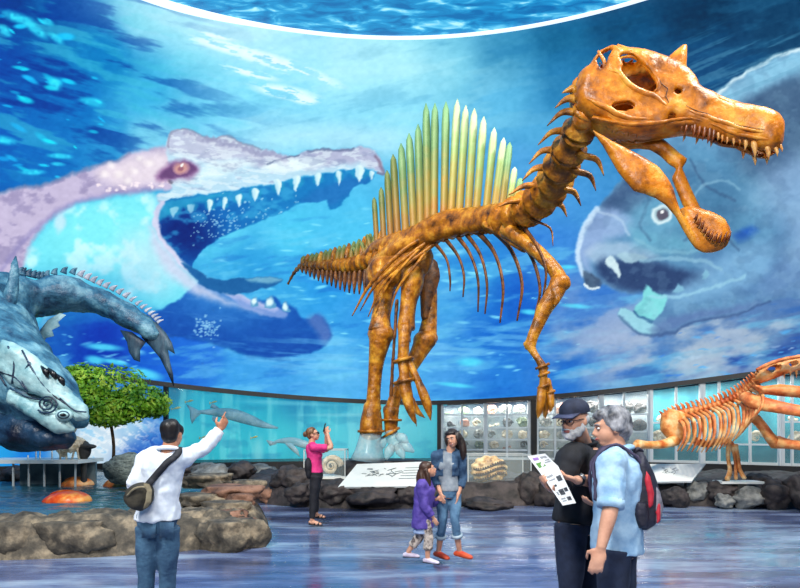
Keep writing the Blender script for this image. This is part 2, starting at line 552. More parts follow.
    # snout
    sn = p.shape([(166,150),(168,138),(174,130),(184,129),(196,132),(206,138),(225,136),(240,143),(262,149),(290,156),(305,152),(318,149),(335,150),(352,148),(366,147),(377,152),(384,168),(383,173),(370,168),(330,172),(280,182),(230,190),(185,197),(160,204),(158,195),(172,188)], 1.6, 4)
    p.put(sn, (182, 212, 234))
    p.put(sn * p.shape([(166,150),(170,134),(178,129),(196,131),(225,136),(262,149),(300,156),(290,166),(262,168),(235,160),(205,160),(190,155)], 4) * .8, (176, 172, 204))
    p.put(sn * p.shape([(300,156),(318,149),(352,147),(372,148),(384,160),(382,172),(360,164),(330,166),(305,170)], 4) * .85, (178, 172, 204))
    p.put(sn * p.shape([(205,164),(235,160),(258,163),(225,170)], 3), (212, 228, 240))
    p.put(sn * p.shape([(178,172),(215,168),(236,170),(205,180),(180,182)], 4), (205, 228, 240))
    p.put(sn * p.shape([(262,168),(290,158),(325,160),(318,167),(285,172)], 3), (226, 238, 246))
    p.put(sn * sstep(.52, .7, fbm(X / 16, Y / 7, 13, 4)) * .5, (140, 146, 184)); p.put(sn * sstep(.5, .64, fbm((X + Y) / 12, (Y - X * .15) / 3, 17, 4)) * .55, (226, 236, 246))
    p.put(p.line([(168,147),(170,136),(176,130),(186,129),(198,133),(208,139),(226,136),(240,143),(262,149)], .8, 1.6) * .5, (105, 95, 130))
    p.put(p.line([(308,152),(320,149),(340,151),(354,148)], .8, 1.4) * .7, (95, 100, 140))
    p.put(p.line([(268,165),(285,158),(300,155)], .5, 1.2) * .7, (80, 90, 130))
    p.put(p.line([(376,156),(383,168),(384,174),(379,172)], 1.2, 1.4) * .7, (125, 100, 130))
    p.put(p.ell(205, 150, 60, 22, 6, .9) * .16, (255, 250, 252))
    for k in range(16):
        x = 186 + k * 6.6; y = 132 + k * 1.7 + rng.uniform(-2, 2)
        p.put(p.shape([(x - 4, y + 4), (x, y - 2.2), (x + 3, y + 1), (x + 5, y + 5)], 1.2, 2) * .6, (150, 146, 182))
        p.put(p.ell(x + 1, y + 6, 3.5, 2, 15, .6) * .5, (214, 214, 232))
    # eye
    p.put(p.shape([(155,178),(166,165),(182,160),(194,164),(199,170),(188,178),(168,180)], 4), (150, 105, 155))
    p.put(p.shape([(160,177),(168,168),(182,162),(194,166),(196,170),(184,177)], 2), (110, 70, 120))
    p.put(p.ell(181, 168.5, 9.2, 6.4, 0, .18), (178, 128, 150)); p.put(p.ell(181, 168.5, 6.4, 4.6, 0, .2), (205, 150, 150)); p.put(p.ell(181, 168.5, 3, 3, 0, .3), (160, 100, 120))
    p.put(p.ell(182, 165, 1.6, 1.5, 0, .4), (255, 245, 240)); p.put(p.ell(171, 181, 3, 1.5, 20, .5) * .7, (95, 85, 110))
    # mouth
    mouth_pts = [(160,205),(185,198),(230,191),(280,183),(330,173),(362,168),(374,174),(370,182),(357,185),(348,196),(336,208),(329,208),(326,200),(318,201),(300,204),(282,212),(262,220),(240,229),(218,239),(203,250),(194,262),(190,268),(178,256),(164,240),(157,222)]
    mo = p.shape(mouth_pts, 1.2, 3)
    p.put(mo, (25, 120, 190))
    p.put(mo * sstep(300, 180, X) * .5, (10, 70, 165))
    p.put(mo * p.ell(185, 232, 32, 22, 30, .8), (2, 35, 120))
    p.put(mo * sstep(.48, .3, fbm(X / 22, Y / 12, 61, 4)) * .6, (70, 170, 220))
    p.put(mo * p.shape([(157,222),(160,205),(185,198),(230,191),(225,197),(190,205),(168,216)], 3) * .8, (50, 160, 205))
    p.put(mo * p.shape([(330,205),(300,200),(340,180),(372,172),(366,184),(348,196)], 4) * .7, (40, 110, 185))
    for (x, y, n, s_) in ((216, 225, 90, 13), (290, 215, 50, 14), (245, 215, 40, 16)):
        for k in range(n):
            p.put(p.ell(x + rng.gauss(0, s_), y + rng.gauss(0, s_ * .6), .8, .7, 0, .6) * mo * .7, (170, 215, 240))
    # gums over each tooth, then the teeth
    teeth = [(174,212,5,5.5),(190,208,5,5),(209,205,3.4,8),(225,203,3,6.5),(239,199,3.4,7),(256,194,4.4,7),(278,186,4.6,9),(297,183,4.6,9.5),(318,179,3.4,8),(339,177,3.2,8.5),(360,173,6,9),(372,174,3,6)]
    for x, y, a, b in teeth:
        p.put(p.ell(x, y - 1, a * 1.5, b * .8, 0, .25) * .6 * (mo), (40, 150, 195))
    for x, y, a, b in teeth:
        t = p.shape([(x - a * .75, y - b * .55), (x + a * .1, y - b * .75), (x + a * .85, y - b * .45), (x + a * .45, y + b * .35), (x, y + b), (x - a * .5, y + b * .35)], .9, 3)
        p.put(t * (.92 if x > 200 else .5), (228, 243, 250))
        p.put(t * p.ell(x - a * .5, y, a * .5, b, 0, .6) * .4, (150, 200, 225))
    # lip from the corner of the mouth along the lower jaw
    lip = [(162,204),(157,214),(157,228),(168,248),(186,267),(205,279),(225,291),(250,301),(275,310)]
    jaw = p.shape([(205,280),(225,290),(252,300),(258,300),(266,301),(270,296),(277,298),(282,305),(287,303),(296,308),(300,316),(310,319),(318,313),(328,324),(332,335),(325,346),(308,353),(280,358),(250,355),(225,346),(190,337),(160,334),(140,320),(170,305)], 2.0, 4)
    p.put(jaw, (25, 88, 178))
    p.put(jaw * sstep(300, 345, Y - (X - 250) * .12) * .6, (18, 70, 165))
    p.put(jaw * p.ell(215, 300, 40, 22, 25, .8) * .55, (60, 130, 205))
    p.put(jaw * sstep(.55, .7, fbm(X / 30, (Y - X * .1) / 5, 71, 4)) * .35, (70, 130, 205))
    for k in range(70):
        p.put(p.ell(206 + rng.gauss(0, 7), 327 + rng.gauss(0, 6), 1.1, .8, 0, .6) * .8, (150, 200, 235))
    p.put(p.shape([(150,225),(160,240),(178,262),(200,282),(230,300),(262,312),(240,306),(205,298),(175,280),(155,252)], 6) * .85, (205, 205, 232))
    p.put(p.line(lip, 2.0, 2.2) * .9, (216, 205, 232))
    p.put(p.shape([(230,292),(255,302),(285,312),(284,319),(262,314),(238,303)], 2) * .75, (150, 165, 220))
    for x, y, a, b in ((255, 302, 4, 5), (270, 303, 5.5, 7), (286, 308, 4.5, 6)):
        t = p.shape([(x - a, y + b * .5), (x - a * .3, y - b), (x + a * .4, y - b * .8), (x + a, y + b * .7)], 1, 3)
        p.put(t, (90, 150, 195)); p.put(t * p.ell(x - .5, y - 1, a * .6, b * .6, 20, .5), (215, 235, 245))
    p.put(p.shape([(308,320),(318,313),(328,324),(332,335),(325,345),(318,335)], 4) * .55, (120, 130, 190))
    # tongue
    tg = p.shape([(182,262),(200,272),(216,280),(240,279),(262,277),(278,277),(284,279),(274,285),(252,292),(230,294),(212,290),(196,280)], 1.2, 4)
    p.put(tg, (30, 95, 160)); p.put(tg * p.shape([(245,280),(265,276),(284,278),(268,283)], 2), (110, 165, 200))
    # belly line fading into the blue
    p.put(p.line([(160,334),(190,338),(225,347),(255,357),(290,360)], 1.0, 2) * .3, (10, 50, 140))
    # pale drifts of silt below it
    silt = sstep(.42, .66, fbm((X - Y * .4) / 50, (Y + X * .2) / 20, 141, 5))
    p.put(p.ell(700, 345, 140, 38, -4, .6) * silt * .8, (176, 186, 205))
    p.put(p.ell(605, 320, 40, 42, 0, .8) * silt * .6, (150, 165, 205))
    p.put(p.ell(455, 280, 30, 60, 0, .8) * silt * .5, (120, 190, 232))
    p.put(p.ell(400, 350, 180, 22, -5, .8) * sstep(.5, .7, fbm((X + Y * 2) / 70, (Y - X * .06) / 6, 151, 4)) * .6, (120, 190, 235))
    for k in range(40):
        a = rng.uniform(2, 7)
        p.put(p.ell(rng.uniform(660, 860), rng.uniform(330, 378), a, a * .22, rng.uniform(-12, 10), .6) * rng.uniform(.3, .9), rng.choice(((60, 120, 220), (190, 215, 240), (90, 170, 235))))
    # ---------------- broad armoured fish on the right
    fish = [(716,96),(735,80),(760,65),(785,53),(830,42),(900,40),(900,330),(800,298),(770,301),(735,315),(700,321),(672,333),(650,336),(632,329),(621,318),(620,311),(626,309),(634,313),(643,302),(646,292),(628,293),(612,288),(599,283),(597,288),(587,286),(581,272),(576,256),(578,240),(588,222),(600,206),(612,192),(625,175),(650,140)]
    fb = p.shape(fish, 2.4, 4)
    p.put(fb, (108, 150, 192))
    p.put(fb * sstep(.45, .62, fbm(X / 44, Y / 36, 121, 5)) * .45, (78, 112, 160))
    p.put(fb * p.shape([(700,100),(735,92),(800,70),(860,70),(860,190),(800,180),(760,200),(728,160)], 18) * .8, (68, 88, 122))
    p.put(fb * p.shape([(716,96),(760,66),(800,50),(860,42),(860,62),(800,72),(750,96),(725,112)], 7), (140, 190, 222))
    p.put(p.line([(716,96),(735,80),(760,65),(785,53),(830,42)], 1.2, 2.5) * .9, (228, 244, 252))
    p.put(fb * p.shape([(735,215),(745,190),(775,165),(810,150),(860,150),(860,290),(800,290),(765,290),(790,240),(770,215)], 16) * .8, (138, 168, 208))
    p.put(fb * p.ell(690, 215, 62, 40, 0, .8) * .7, (92, 160, 190))
    p.put(fb * p.ell(700, 170, 45, 30, 20, .8) * .6, (90, 145, 185))
    p.put(fb * p.ell(640, 250, 75, 60, 0, .9) * .25, (70, 104, 156))
    p.put(fb * p.shape([(602,208),(612,192),(632,176),(655,178),(648,200),(630,212),(612,215)], 6) * .9, (66, 88, 130))
    p.put(fb * p.shape([(576,256),(578,240),(588,222),(602,208),(626,214),(632,232),(606,240),(590,255),(590,272)], 6) * .85, (150, 170, 215))
    p.put(p.line([(598,208),(588,222),(579,240),(577,256),(582,274)], 2.0, 2.5) * .9, (205, 222, 246))
    p.put(fb * p.shape([(586,252),(605,242),(640,246),(660,255),(640,262),(612,258),(600,266)], 4) * .6, (190, 205, 228))
    p.put(fb * p.shape([(650,178),(690,165),(730,175),(745,205),(725,245),(690,258),(665,240),(690,215),(680,195)], 14) * .5, (62, 96, 140))
    p.put(fb * p.shape([(628,225),(650,232),(690,238),(700,250),(665,256),(636,248)], 7) * .6, (120, 182, 208))
    p.put(fb * p.shape([(700,256),(745,250),(790,262),(860,270),(860,300),(780,300),(735,296)], 12) * .5, (84, 116, 170))
    # mouth hollow, teeth, jaw
    p.put(fb * p.shape([(598,262),(625,258),(660,262),(690,272),(715,270),(700,286),(675,293),(646,293),(625,290),(603,281)], 6), (48, 66, 112))
    p.put(fb * p.shape([(690,280),(715,262),(745,245),(775,245),(765,275),(735,290),(700,300),(672,300)], 8) * .8, (128, 172, 212))
    p.put(p.shape([(604,262),(611,255),(618,264),(619,279),(613,270)], 1.2, 3), (205, 222, 232))
    p.put(p.shape([(618,254),(632,252),(648,258),(636,263),(622,261)], 1.6, 3) * .9, (168, 196, 214))
    p.put(p.shape([(583,270),(600,280),(598,288),(587,286)], 1.6, 3) * .8, (60, 70, 100))
    p.put(p.line([(585,284),(592,288),(599,287)], .8, 1) , (225, 235, 245))
    p.put(p.shape([(645,284),(652,290),(663,295),(668,298),(664,310),(652,322),(640,318),(634,310),(642,300)], 1.4, 3), (130, 208, 216))
    p.put(p.shape([(620,311),(626,309),(634,313),(648,320),(660,330),(650,336),(632,329),(621,318)], 1.4, 3), (150, 200, 220))
    p.put(p.line([(634,312),(644,318),(652,322)], 1, 1.6) * .8, (50, 90, 140))
    p.put(p.shape([(655,325),(690,312),(735,306),(760,302),(735,314),(700,320),(672,333),(655,336)], 5) * .7, (92, 110, 165))
    p.put(p.shape([(672,293),(678,285),(684,292)], 1.2, 2), (128, 175, 205)); p.put(p.shape([(701,279),(705,269),(710,276)], 1.2, 2), (128, 175, 205))
    p.put(fb * p.shape([(734,235),(750,226),(756,230),(745,240)], 5) * .8, (30, 80, 180))
    p.put(fb * sstep(.5, .64, fbm(X / 13, Y / 11, 131, 4)) * .14, (150, 185, 212))
    p.put(fb * sstep(.52, .66, fbm(X / 20, Y / 14, 137, 4)) * .14, (56, 76, 118))
    for pts_, w_, c_, a_ in (([(621,316),(632,329),(650,336),(672,333),(700,321),(735,315),(770,301)], 1.0, (60,80,130), .6), ([(640,262),(670,258),(705,262),(720,270)], 1.4, (150,190,215), .6), ([(652,296),(680,297),(710,288),(745,276)], 1.2, (160,205,228), .6), ([(635,185),(650,200),(640,222),(650,240)], 1.0, (60,84,125), .5), ([(690,160),(705,185),(735,200)], 1.0, (60,84,125), .5), ([(684,240),(700,232),(724,236),(738,250)], 1.2, (60,84,125), .5), ([(600,212),(620,220),(628,236)], 1.0, (190,208,232), .5)):
        p.put(p.line(pts_, w_, 1.8) * a_, c_)
    # eye with pale ring
    p.put(fb * p.ell(661, 218, 30, 18, 10, .8) * .5, (120, 175, 205))
    p.put(p.ell(662, 214.5, 10.5, 10, 0, .18), (222, 235, 242)); p.put(p.ell(662, 214.5, 8, 7.6, 0, .2), (165, 190, 205)); p.put(p.ell(662, 214.5, 6, 5.8, 0, .2), (95, 85, 105)); p.put(p.ell(662, 211.5, 1.8, 1.6, 0, .4), (250, 250, 252))
    p.put(p.line([(690,200),(705,185),(725,180),(740,190)], .8, 2) * .5, (150, 190, 215)); p.put(p.line([(635,240),(660,250),(690,252),(720,240)], .8, 2.5) * .4, (150, 195, 215))
    # faint ribs of light over the dark upper right
    p.put(sstep(.56, .7, fbm((X * .9 - Y * .45) / 120, (Y * .9 + X * .4) / 5, 161, 4)) * p.ell(735, 62, 90, 34, -22, .8) * .5, (90, 140, 175))
    p.C = 126 + (p.C - 126) * 1.10
    p.C[:, 1] += 7; p.C[:, 2] += 3
    fine = (fbm(X / 5, Y / 4, 171, 3) - .5)[:, None] * 18
    p.C += fine
    f01 = p.sd(catmull(back, 4, True)) < 0
    f02 = p.sd(catmull(fish, 4, True)) < 0
    return np.clip(p.C, 0, 255), f01, f02

def grid_mesh(name, V, F, C, mask=None):
    if mask is not None:
        F = F[mask]
        used = np.unique(F)
        remap = np.zeros(len(V), np.int64); remap[used] = np.arange(len(used))
        V, C, F = V[used], C[used], remap[F]
    me = bpy.data.meshes.new(name)
    me.vertices.add(len(V)); me.vertices.foreach_set('co', V.astype(np.float32).ravel())
    me.loops.add(F.size); me.loops.foreach_set('vertex_index', F.astype(np.int32).ravel())
    me.polygons.add(len(F)); me.polygons.foreach_set('loop_start', np.arange(0, F.size, 4, dtype=np.int32))
    me.update(calc_edges=True)
    a = me.color_attributes.new('picture', 'FLOAT_COLOR', 'POINT')
    c = C / 255.0
    lin = np.where(c <= 0.04045, c / 12.92, ((c + 0.055) / 1.055) ** 2.4)
    a.data.foreach_set('color', np.concatenate([lin, np.ones((len(lin), 1))], 1).astype(np.float32).ravel())
    return me

def screen_material(name, strength):
    m = bpy.data.materials.new(name)
    m.use_nodes = True
    nt = m.node_tree
    b = nt.nodes['Principled BSDF']
    at = nt.nodes.new('ShaderNodeAttribute'); at.attribute_name = 'picture'
    b.inputs['Base Color'].default_value = (0.01, 0.01, 0.012, 1)
    b.inputs['Roughness'].default_value = 0.8
    b.inputs['Specular IOR Level'].default_value = 0.1
    nt.links.new(at.outputs['Color'], b.inputs['Emission Color'])
    b.inputs['Emission Strength'].default_value = strength
    m.cycles.emission_sampling = 'NONE'
    return m
M_SCREEN = screen_material('lit_picture', 1.0)

pxs = np.arange(-60, 861, 1.0)
th_in = np.arctan((pxs - CX) / FPX)
ths = np.concatenate([np.arange(-1.30, th_in[0] - .004, .012), th_in, np.arange(th_in[-1] + .008, 1.30, .012)])
NR = 372
zb = np.array([zbot(t) for t in ths])
tt = np.linspace(0, 1, NR)
TH, TT = np.meshgrid(ths, tt, indexing='ij')
ZZ = zb[:, None] + (ZTOP - zb[:, None]) * TT
V = np.stack([R * np.sin(TH), R * np.cos(TH), ZZ], -1).reshape(-1, 3)
PXs = (CX + FPX * np.tan(TH)).ravel()
PYs = (HY - FPX * (ZZ - EYE) / (R * np.cos(TH))).ravel()
nT = len(ths)
ii, jj = np.meshgrid(np.arange(nT - 1), np.arange(NR - 1), indexing='ij')
a0 = (ii * NR + jj).ravel()
F = np.stack([a0, a0 + NR, a0 + NR + 1, a0 + 1], -1)
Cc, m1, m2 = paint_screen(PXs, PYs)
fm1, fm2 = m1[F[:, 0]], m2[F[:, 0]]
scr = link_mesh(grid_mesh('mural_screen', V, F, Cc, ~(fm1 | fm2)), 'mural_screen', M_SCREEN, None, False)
tag(scr, 'huge curved glowing blue underwater mural screen wrapping the round hall above the tank and cases', 'mural')
o = link_mesh(grid_mesh('pictured_marine_reptile', V, F, Cc, fm1), 'pictured_marine_reptile', M_SCREEN, scr, False)
o['label'] = 'pale pink and blue open-mouthed marine reptile pictured on the screen'
o = link_mesh(grid_mesh('pictured_armoured_fish', V, F, Cc, fm2 & ~fm1), 'pictured_armoured_fish', M_SCREEN, scr, False)
o['label'] = 'grey-blue broad-headed fish with pale-ringed eye pictured on the screen'

# ---- ring-shaped strips of wall
def arc_wall(r, z0, z1, t0, t1, depth=0.0, n=None):
    """a strip of round wall between two bearings; z0, z1 numbers or functions of the bearing; depth makes it solid"""
    mb = MB()
    n = n or max(4, int(abs(t1 - t0) / .03))
    f0 = z0 if callable(z0) else (lambda t: z0)
    f1 = z1 if callable(z1) else (lambda t: z1)
    rings = []
    for i in range(n + 1):
        t = t0 + (t1 - t0) * i / n
        s_, c_ = math.sin(t), math.cos(t)
        rings.append([Vector((r * s_, r * c_, f0(t))), Vector((r * s_, r * c_, f1(t))), Vector(((r + depth) * s_, (r + depth) * c_, f1(t))), Vector(((r + depth) * s_, (r + depth) * c_, f0(t)))])
    return mb.loft(rings) if depth else mb.add([q for rg in rings for q in rg[:2]], [(2 * i, 2 * i + 2, 2 * i + 3, 2 * i + 1) for i in range(n)])
def bearing(px): return math.atan((px - CX) / FPX)

M_DARKTRIM = mat('dark_trim', (16, 20, 26), (40, 34, 26), rough=.45, scale=3)
M_COVE = mat('cove_light', (235, 248, 255), rough=.6, emit=True, estr=1.0)
M_WALL = mat('dark_wall', (22, 34, 46), (34, 46, 60), rough=.8, scale=2)
o = arc_wall(R - .10, lambda t: zbot(t) - .14, lambda t: zbot(t) + .02, -1.3, 1.3, .16).build('trim_1', M_DARKTRIM, None, False); o['kind'] = 'structure'
# light cove along the top edge of the screen
mb = MB(); rings = []
for i in range(121):
    t = -1.3 + 2.6 * i / 120
    h = .02 + .15 * math.exp(-((t + .40) / .12) ** 2)
    d_ = Vector((math.sin(t), math.cos(t), 0))
    rings.append([d_ * (R - .12) + Vector((0, 0, ZTOP - h)), d_ * (R - .12) + Vector((0, 0, ZTOP + .04)), d_ * (R + .02) + Vector((0, 0, ZTOP + .04)), d_ * (R + .02) + Vector((0, 0, ZTOP - h))])
o = mb.loft(rings).build('trim_2', M_COVE, None, False); o['kind'] = 'structure'

# ceiling: rippling blue light
mb = MB()
ring = [Vector((math.sin(k * PI / 48) * 22.5, math.cos(k * PI / 48) * 22.5, ZTOP + .05)) for k in range(96)]
mb.add(ring + [q + Vector((0, 0, .2)) for q in ring], [tuple(range(96)), tuple(range(96, 192))[::-1]] + [(k, (k + 1) % 96, 96 + (k + 1) % 96, 96 + k) for k in range(96)])
M_CEIL = bpy.data.materials.new('rippling_ceiling')
M_CEIL.use_nodes = True
nt = M_CEIL.node_tree; b = nt.nodes['Principled BSDF']
b.inputs['Base Color'].default_value = (.02, .05, .08, 1); b.inputs['Roughness'].default_value = .7
tc = nt.nodes.new('ShaderNodeTexCoord'); mp = nt.nodes.new('ShaderNodeMapping')
mp.inputs['Rotation'].default_value = (0, 0, .9); mp.inputs['Scale'].default_value = (1.0, 3.4, 1)
nz = nt.nodes.new('ShaderNodeTexNoise'); nz.inputs['Scale'].default_value = .9; nz.inputs['Detail'].default_value = 5; nz.inputs['Distortion'].default_value = .6
rp = nt.nodes.new('ShaderNodeValToRGB')
rp.color_ramp.elements[0].position = .35; rp.color_ramp.elements[0].color = (*srgb((8, 96, 158)), 1)
rp.color_ramp.elements[1].position = .68; rp.color_ramp.elements[1].color = (*srgb((170, 228, 245)), 1)
e = rp.color_ramp.elements.new(.52); e.color = (*srgb((28, 140, 196)), 1)
e = rp.color_ramp.elements.new(.60); e.color = (*srgb((84, 184, 222)), 1)
nt.links.new(tc.outputs['Object'], mp.inputs['Vector']); nt.links.new(mp.outputs[0], nz.inputs['Vector'])
nt.links.new(nz.outputs['Fac'], rp.inputs['Fac']); nt.links.new(rp.outputs['Color'], b.inputs['Emission Color'])
b.inputs['Emission Strength'].default_value = 1.2
M_CEIL.cycles.emission_sampling = 'NONE'
o = mb.build('ceiling', M_CEIL, None, False); o['kind'] = 'structure'

# floor: polished blue-violet stone
M_FLOOR = bpy.data.materials.new('polished_blue_stone')
M_FLOOR.use_nodes = True
nt = M_FLOOR.node_tree; b = nt.nodes['Principled BSDF']
tc = nt.nodes.new('ShaderNodeTexCoord'); mp = nt.nodes.new('ShaderNodeMapping'); mp.inputs['Scale'].default_value = (.35, 1.6, 1)
n1 = nt.nodes.new('ShaderNodeTexNoise'); n1.inputs['Scale'].default_value = 1.1; n1.inputs['Detail'].default_value = 8; n1.inputs['Roughness'].default_value = .65
r1 = nt.nodes.new('ShaderNodeValToRGB')
r1.color_ramp.elements[0].position = .32; r1.color_ramp.elements[0].color = (*srgb((34, 44, 70)), 1)
r1.color_ramp.elements[1].position = .72; r1.color_ramp.elements[1].color = (*srgb((168, 190, 212)), 1)
e = r1.color_ramp.elements.new(.5); e.color = (*srgb((86, 98, 134)), 1)
n2 = nt.nodes.new('ShaderNodeTexNoise'); n2.inputs['Scale'].default_value = 1.6; n2.inputs['Detail'].default_value = 6
r2 = nt.nodes.new('ShaderNodeMapRange'); r2.inputs['From Min'].default_value = .3; r2.inputs['From Max'].default_value = .7; r2.inputs['To Min'].default_value = .08; r2.inputs['To Max'].default_value = .34
n3 = nt.nodes.new('ShaderNodeTexNoise'); n3.inputs['Scale'].default_value = 9; n3.inputs['Detail'].default_value = 3
bp = nt.nodes.new('ShaderNodeBump'); bp.inputs['Strength'].default_value = .12; bp.inputs['Distance'].default_value = .02
nt.links.new(tc.outputs['Object'], mp.inputs['Vector'])
for n_ in (n1, n2, n3): nt.links.new(mp.outputs[0], n_.inputs['Vector'])
nt.links.new(n1.outputs['Fac'], r1.inputs['Fac']); nt.links.new(r1.outputs['Color'], b.inputs['Base Color'])
nt.links.new(n2.outputs['Fac'], r2.inputs['Value']); nt.links.new(r2.outputs[0], b.inputs['Roughness'])
nt.links.new(n3.outputs['Fac'], bp.inputs['Height']); nt.links.new(bp.outputs['Normal'], b.inputs['Normal'])
b.inputs['Specular IOR Level'].default_value = .8
mb = MB()
ring = [Vector((math.sin(k * PI / 48) * 23, math.cos(k * PI / 48) * 23, 0)) for k in range(96)]
mb.add(ring + [q - Vector((0, 0, .2)) for q in ring], [tuple(range(96))[::-1], tuple(range(96, 192))] + [((k + 1) % 96, k, 96 + k, 96 + (k + 1) % 96) for k in range(96)])
o = mb.build('floor', M_FLOOR, None, False); o['kind'] = 'structure'
# outer back wall behind tank and cases, and the unlit rest of the round wall behind the viewer
o = arc_wall(22.2, 0, ZTOP + .05, -PI, PI, .2, 120).build('wall_back', M_WALL, None, False); o['kind'] = 'structure'
# ================================================================== the great sail-backed skeleton
M_BONE = mat('golden_bone', (54, 28, 4), (224, 164, 52), rough=.36, scale=4.0, bump=.8, bscale=11, c3=(164, 100, 12), lo=.3, hi=.7, spec=.45)
M_SKULL = mat('skull_bone', (92, 40, 4), (238, 180, 70), rough=.36, scale=3.6, bump=.6, bscale=9, c3=(206, 120, 12), lo=.3, hi=.72, spec=.45)
M_BONE_DARK = mat('brown_bone', (52, 26, 8), (140, 84, 24), rough=.5, scale=5, bump=.4, bscale=16)
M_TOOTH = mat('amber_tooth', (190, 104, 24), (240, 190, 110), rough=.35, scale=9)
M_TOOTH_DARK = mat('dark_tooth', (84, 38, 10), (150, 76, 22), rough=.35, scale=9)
M_RESIN = mat('clear_resin_cast', (214, 232, 236), (160, 200, 214), rough=.25, scale=5, alpha=.45)
M_STEEL = mat('brushed_steel', (120, 126, 132), rough=.35, metal=.9)
M_PLINTH = mat('dark_plinth', (40, 42, 46), (66, 64, 60), rough=.7, scale=4, bump=.3)

def spine_material(name, cols):
    """colour by the height within the bone, broken by noise"""
    m = bpy.data.materials.new(name)
    m.use_nodes = True
    nt = m.node_tree; b = nt.nodes['Principled BSDF']
    b.inputs['Roughness'].default_value = .5
    tc = nt.nodes.new('ShaderNodeTexCoord'); sx = nt.nodes.new('ShaderNodeSeparateXYZ')
    nt.links.new(tc.outputs['Generated'], sx.inputs[0])
    n = nt.nodes.new('ShaderNodeTexNoise'); n.inputs['Scale'].default_value = 3.5; n.inputs['Detail'].default_value = 5
    nt.links.new(tc.outputs['Object'], n.inputs['Vector'])
    ad = nt.nodes.new('ShaderNodeMath'); ad.operation = 'MULTIPLY_ADD'; ad.inputs[1].default_value = .55
    sb = nt.nodes.new('ShaderNodeMath'); sb.operation = 'SUBTRACT'; sb.inputs[1].default_value = .27
    nt.links.new(n.outputs['Fac'], ad.inputs[0]); nt.links.new(sx.outputs['Z'], sb.inputs[0]); nt.links.new(sb.outputs[0], ad.inputs[2])
    r = nt.nodes.new('ShaderNodeValToRGB')
    while len(r.color_ramp.elements) < len(cols): r.color_ramp.elements.new(.5)
    for e, (p, c) in zip(r.color_ramp.elements, cols):
        e.position = p; e.color = (*srgb(c), 1)
    nt.links.new(ad.outputs[0], r.inputs['Fac']); nt.links.new(r.outputs['Color'], b.inputs['Base Color'])
    return m
M_SAIL = [spine_material('sail_bone_brown', [(0, (150, 92, 24)), (.4, (140, 112, 40)), (.75, (98, 112, 52)), (1, (120, 140, 84))]),
          spine_material('sail_bone_green', [(0, (168, 108, 30)), (.3, (148, 132, 56)), (.65, (98, 136, 84)), (1, (120, 168, 120))]),
          spine_material('sail_bone_pale', [(0, (178, 124, 40)), (.28, (160, 146, 66)), (.62, (140, 172, 108)), (1, (186, 206, 170))])]

spino = empty('sail_backed_dinosaur_skeleton', (P(385, 462, 12.6)[0], 12.6, .9),
              'huge golden-brown dinosaur skeleton with tall sail of greenish spines and open long-snouted jaws', 'dinosaur skeleton')

# depth of the backbone as a function along the traced line (px, py, Y, radius in metres)
TAIL = [(288, 284, 17.0, .05), (294, 273, 16.6, .08), (303, 265, 16.0, .13), (316, 266, 15.4, .20), (332, 266, 14.7, .25), (350, 266, 13.9, .30), (368, 262, 13.2, .34), (386, 256, 12.6, .36)]
BACK = [(386, 256, 12.6, .36), (404, 248, 12.2, .33), (424, 238, 11.8, .30), (446, 230, 11.4, .28), (468, 225, 11.0, .27), (488, 222, 10.5, .28), (504, 221, 10.0, .30)]
NECK = [(504, 221, 10.0, .30), (517, 215, 9.6, .31), (532, 206, 9.2, .29), (545, 195, 8.8, .28), (555, 180, 8.3, .27), (562, 165, 7.9, .26), (569, 150, 7.6, .235), (576, 136, 7.35, .22), (583, 122, 7.1, .20), (589, 108, 6.95, .18)]
def along(path, n):
    c = catmull(path, 24)
    pts = [Vector(P(a[0], a[1], a[2])) for a in c]
    L = [0]
    for i in range(1, len(pts)): L.append(L[-1] + (pts[i] - pts[i - 1]).length)
    out = []
    j = 0
    for k in range(n + 1):
        s_ = L[-1] * k / n
        while j < len(L) - 2 and L[j + 1] < s_: j += 1
        f = (s_ - L[j]) / max(1e-9, L[j + 1] - L[j])
        out.append((pts[j].lerp(pts[j + 1], f), c[j][3] + (c[j + 1][3] - c[j][3]) * f, c[j][2] + (c[j + 1][2] - c[j][2]) * f))
    return out

def vertebra(a, b, r, m, parent, flare=1.25, dish=.82, name='vertebra'):
    """spool-shaped centrum from a to b"""
    d = b - a
    pr = [(0.0, .78), (.03, flare * .94), (.12, flare), (.26, dish * 1.02), (.55, dish), (.78, dish * 1.05), (.92, flare * .9), (1.0, .76)]
    mb = MB().tube([a + d * t for t, _ in pr], [r * q for _, q in pr], 16)
    return mb.build(name, m, parent)

# ---- tail
V_ = along(TAIL, 22)
for k in range(22):
    a, r, Y = V_[k]; b, r2, _ = V_[k + 1]
    vertebra(a, b, (r + r2) / 2 * .62, M_BONE, spino, 1.18, .9, 'tail_vertebra')
    if k >= 5:
        f = (k - 5) / 16
        px0 = CX + a.x / Y * FPX; py0 = HY - (a.z - EYE) / Y * FPX
        top = P(px0 + 1.0 + f * 2, py0 - (9 + 22 * f), Y)
        MB().tube([a, a.lerp(top, .6), top], [.11 + .03 * f, .11 + .02 * f, .04], 8, .55, sm=3).build('neural_spine', M_SAIL[0] if k % 3 else M_BONE, spino)
        if k < 20:
            bot = P(px0 - 1.0 - 2.5 * f, py0 + (8 + 28 * f), Y - .05)
            MB().tube([a, a.lerp(bot, .5) + Vector((-.02, 0, 0)), bot], [.09, .07 + .02 * f, .02], 8, .6, sm=3).build('chevron_bone', M_BONE_DARK, spino)

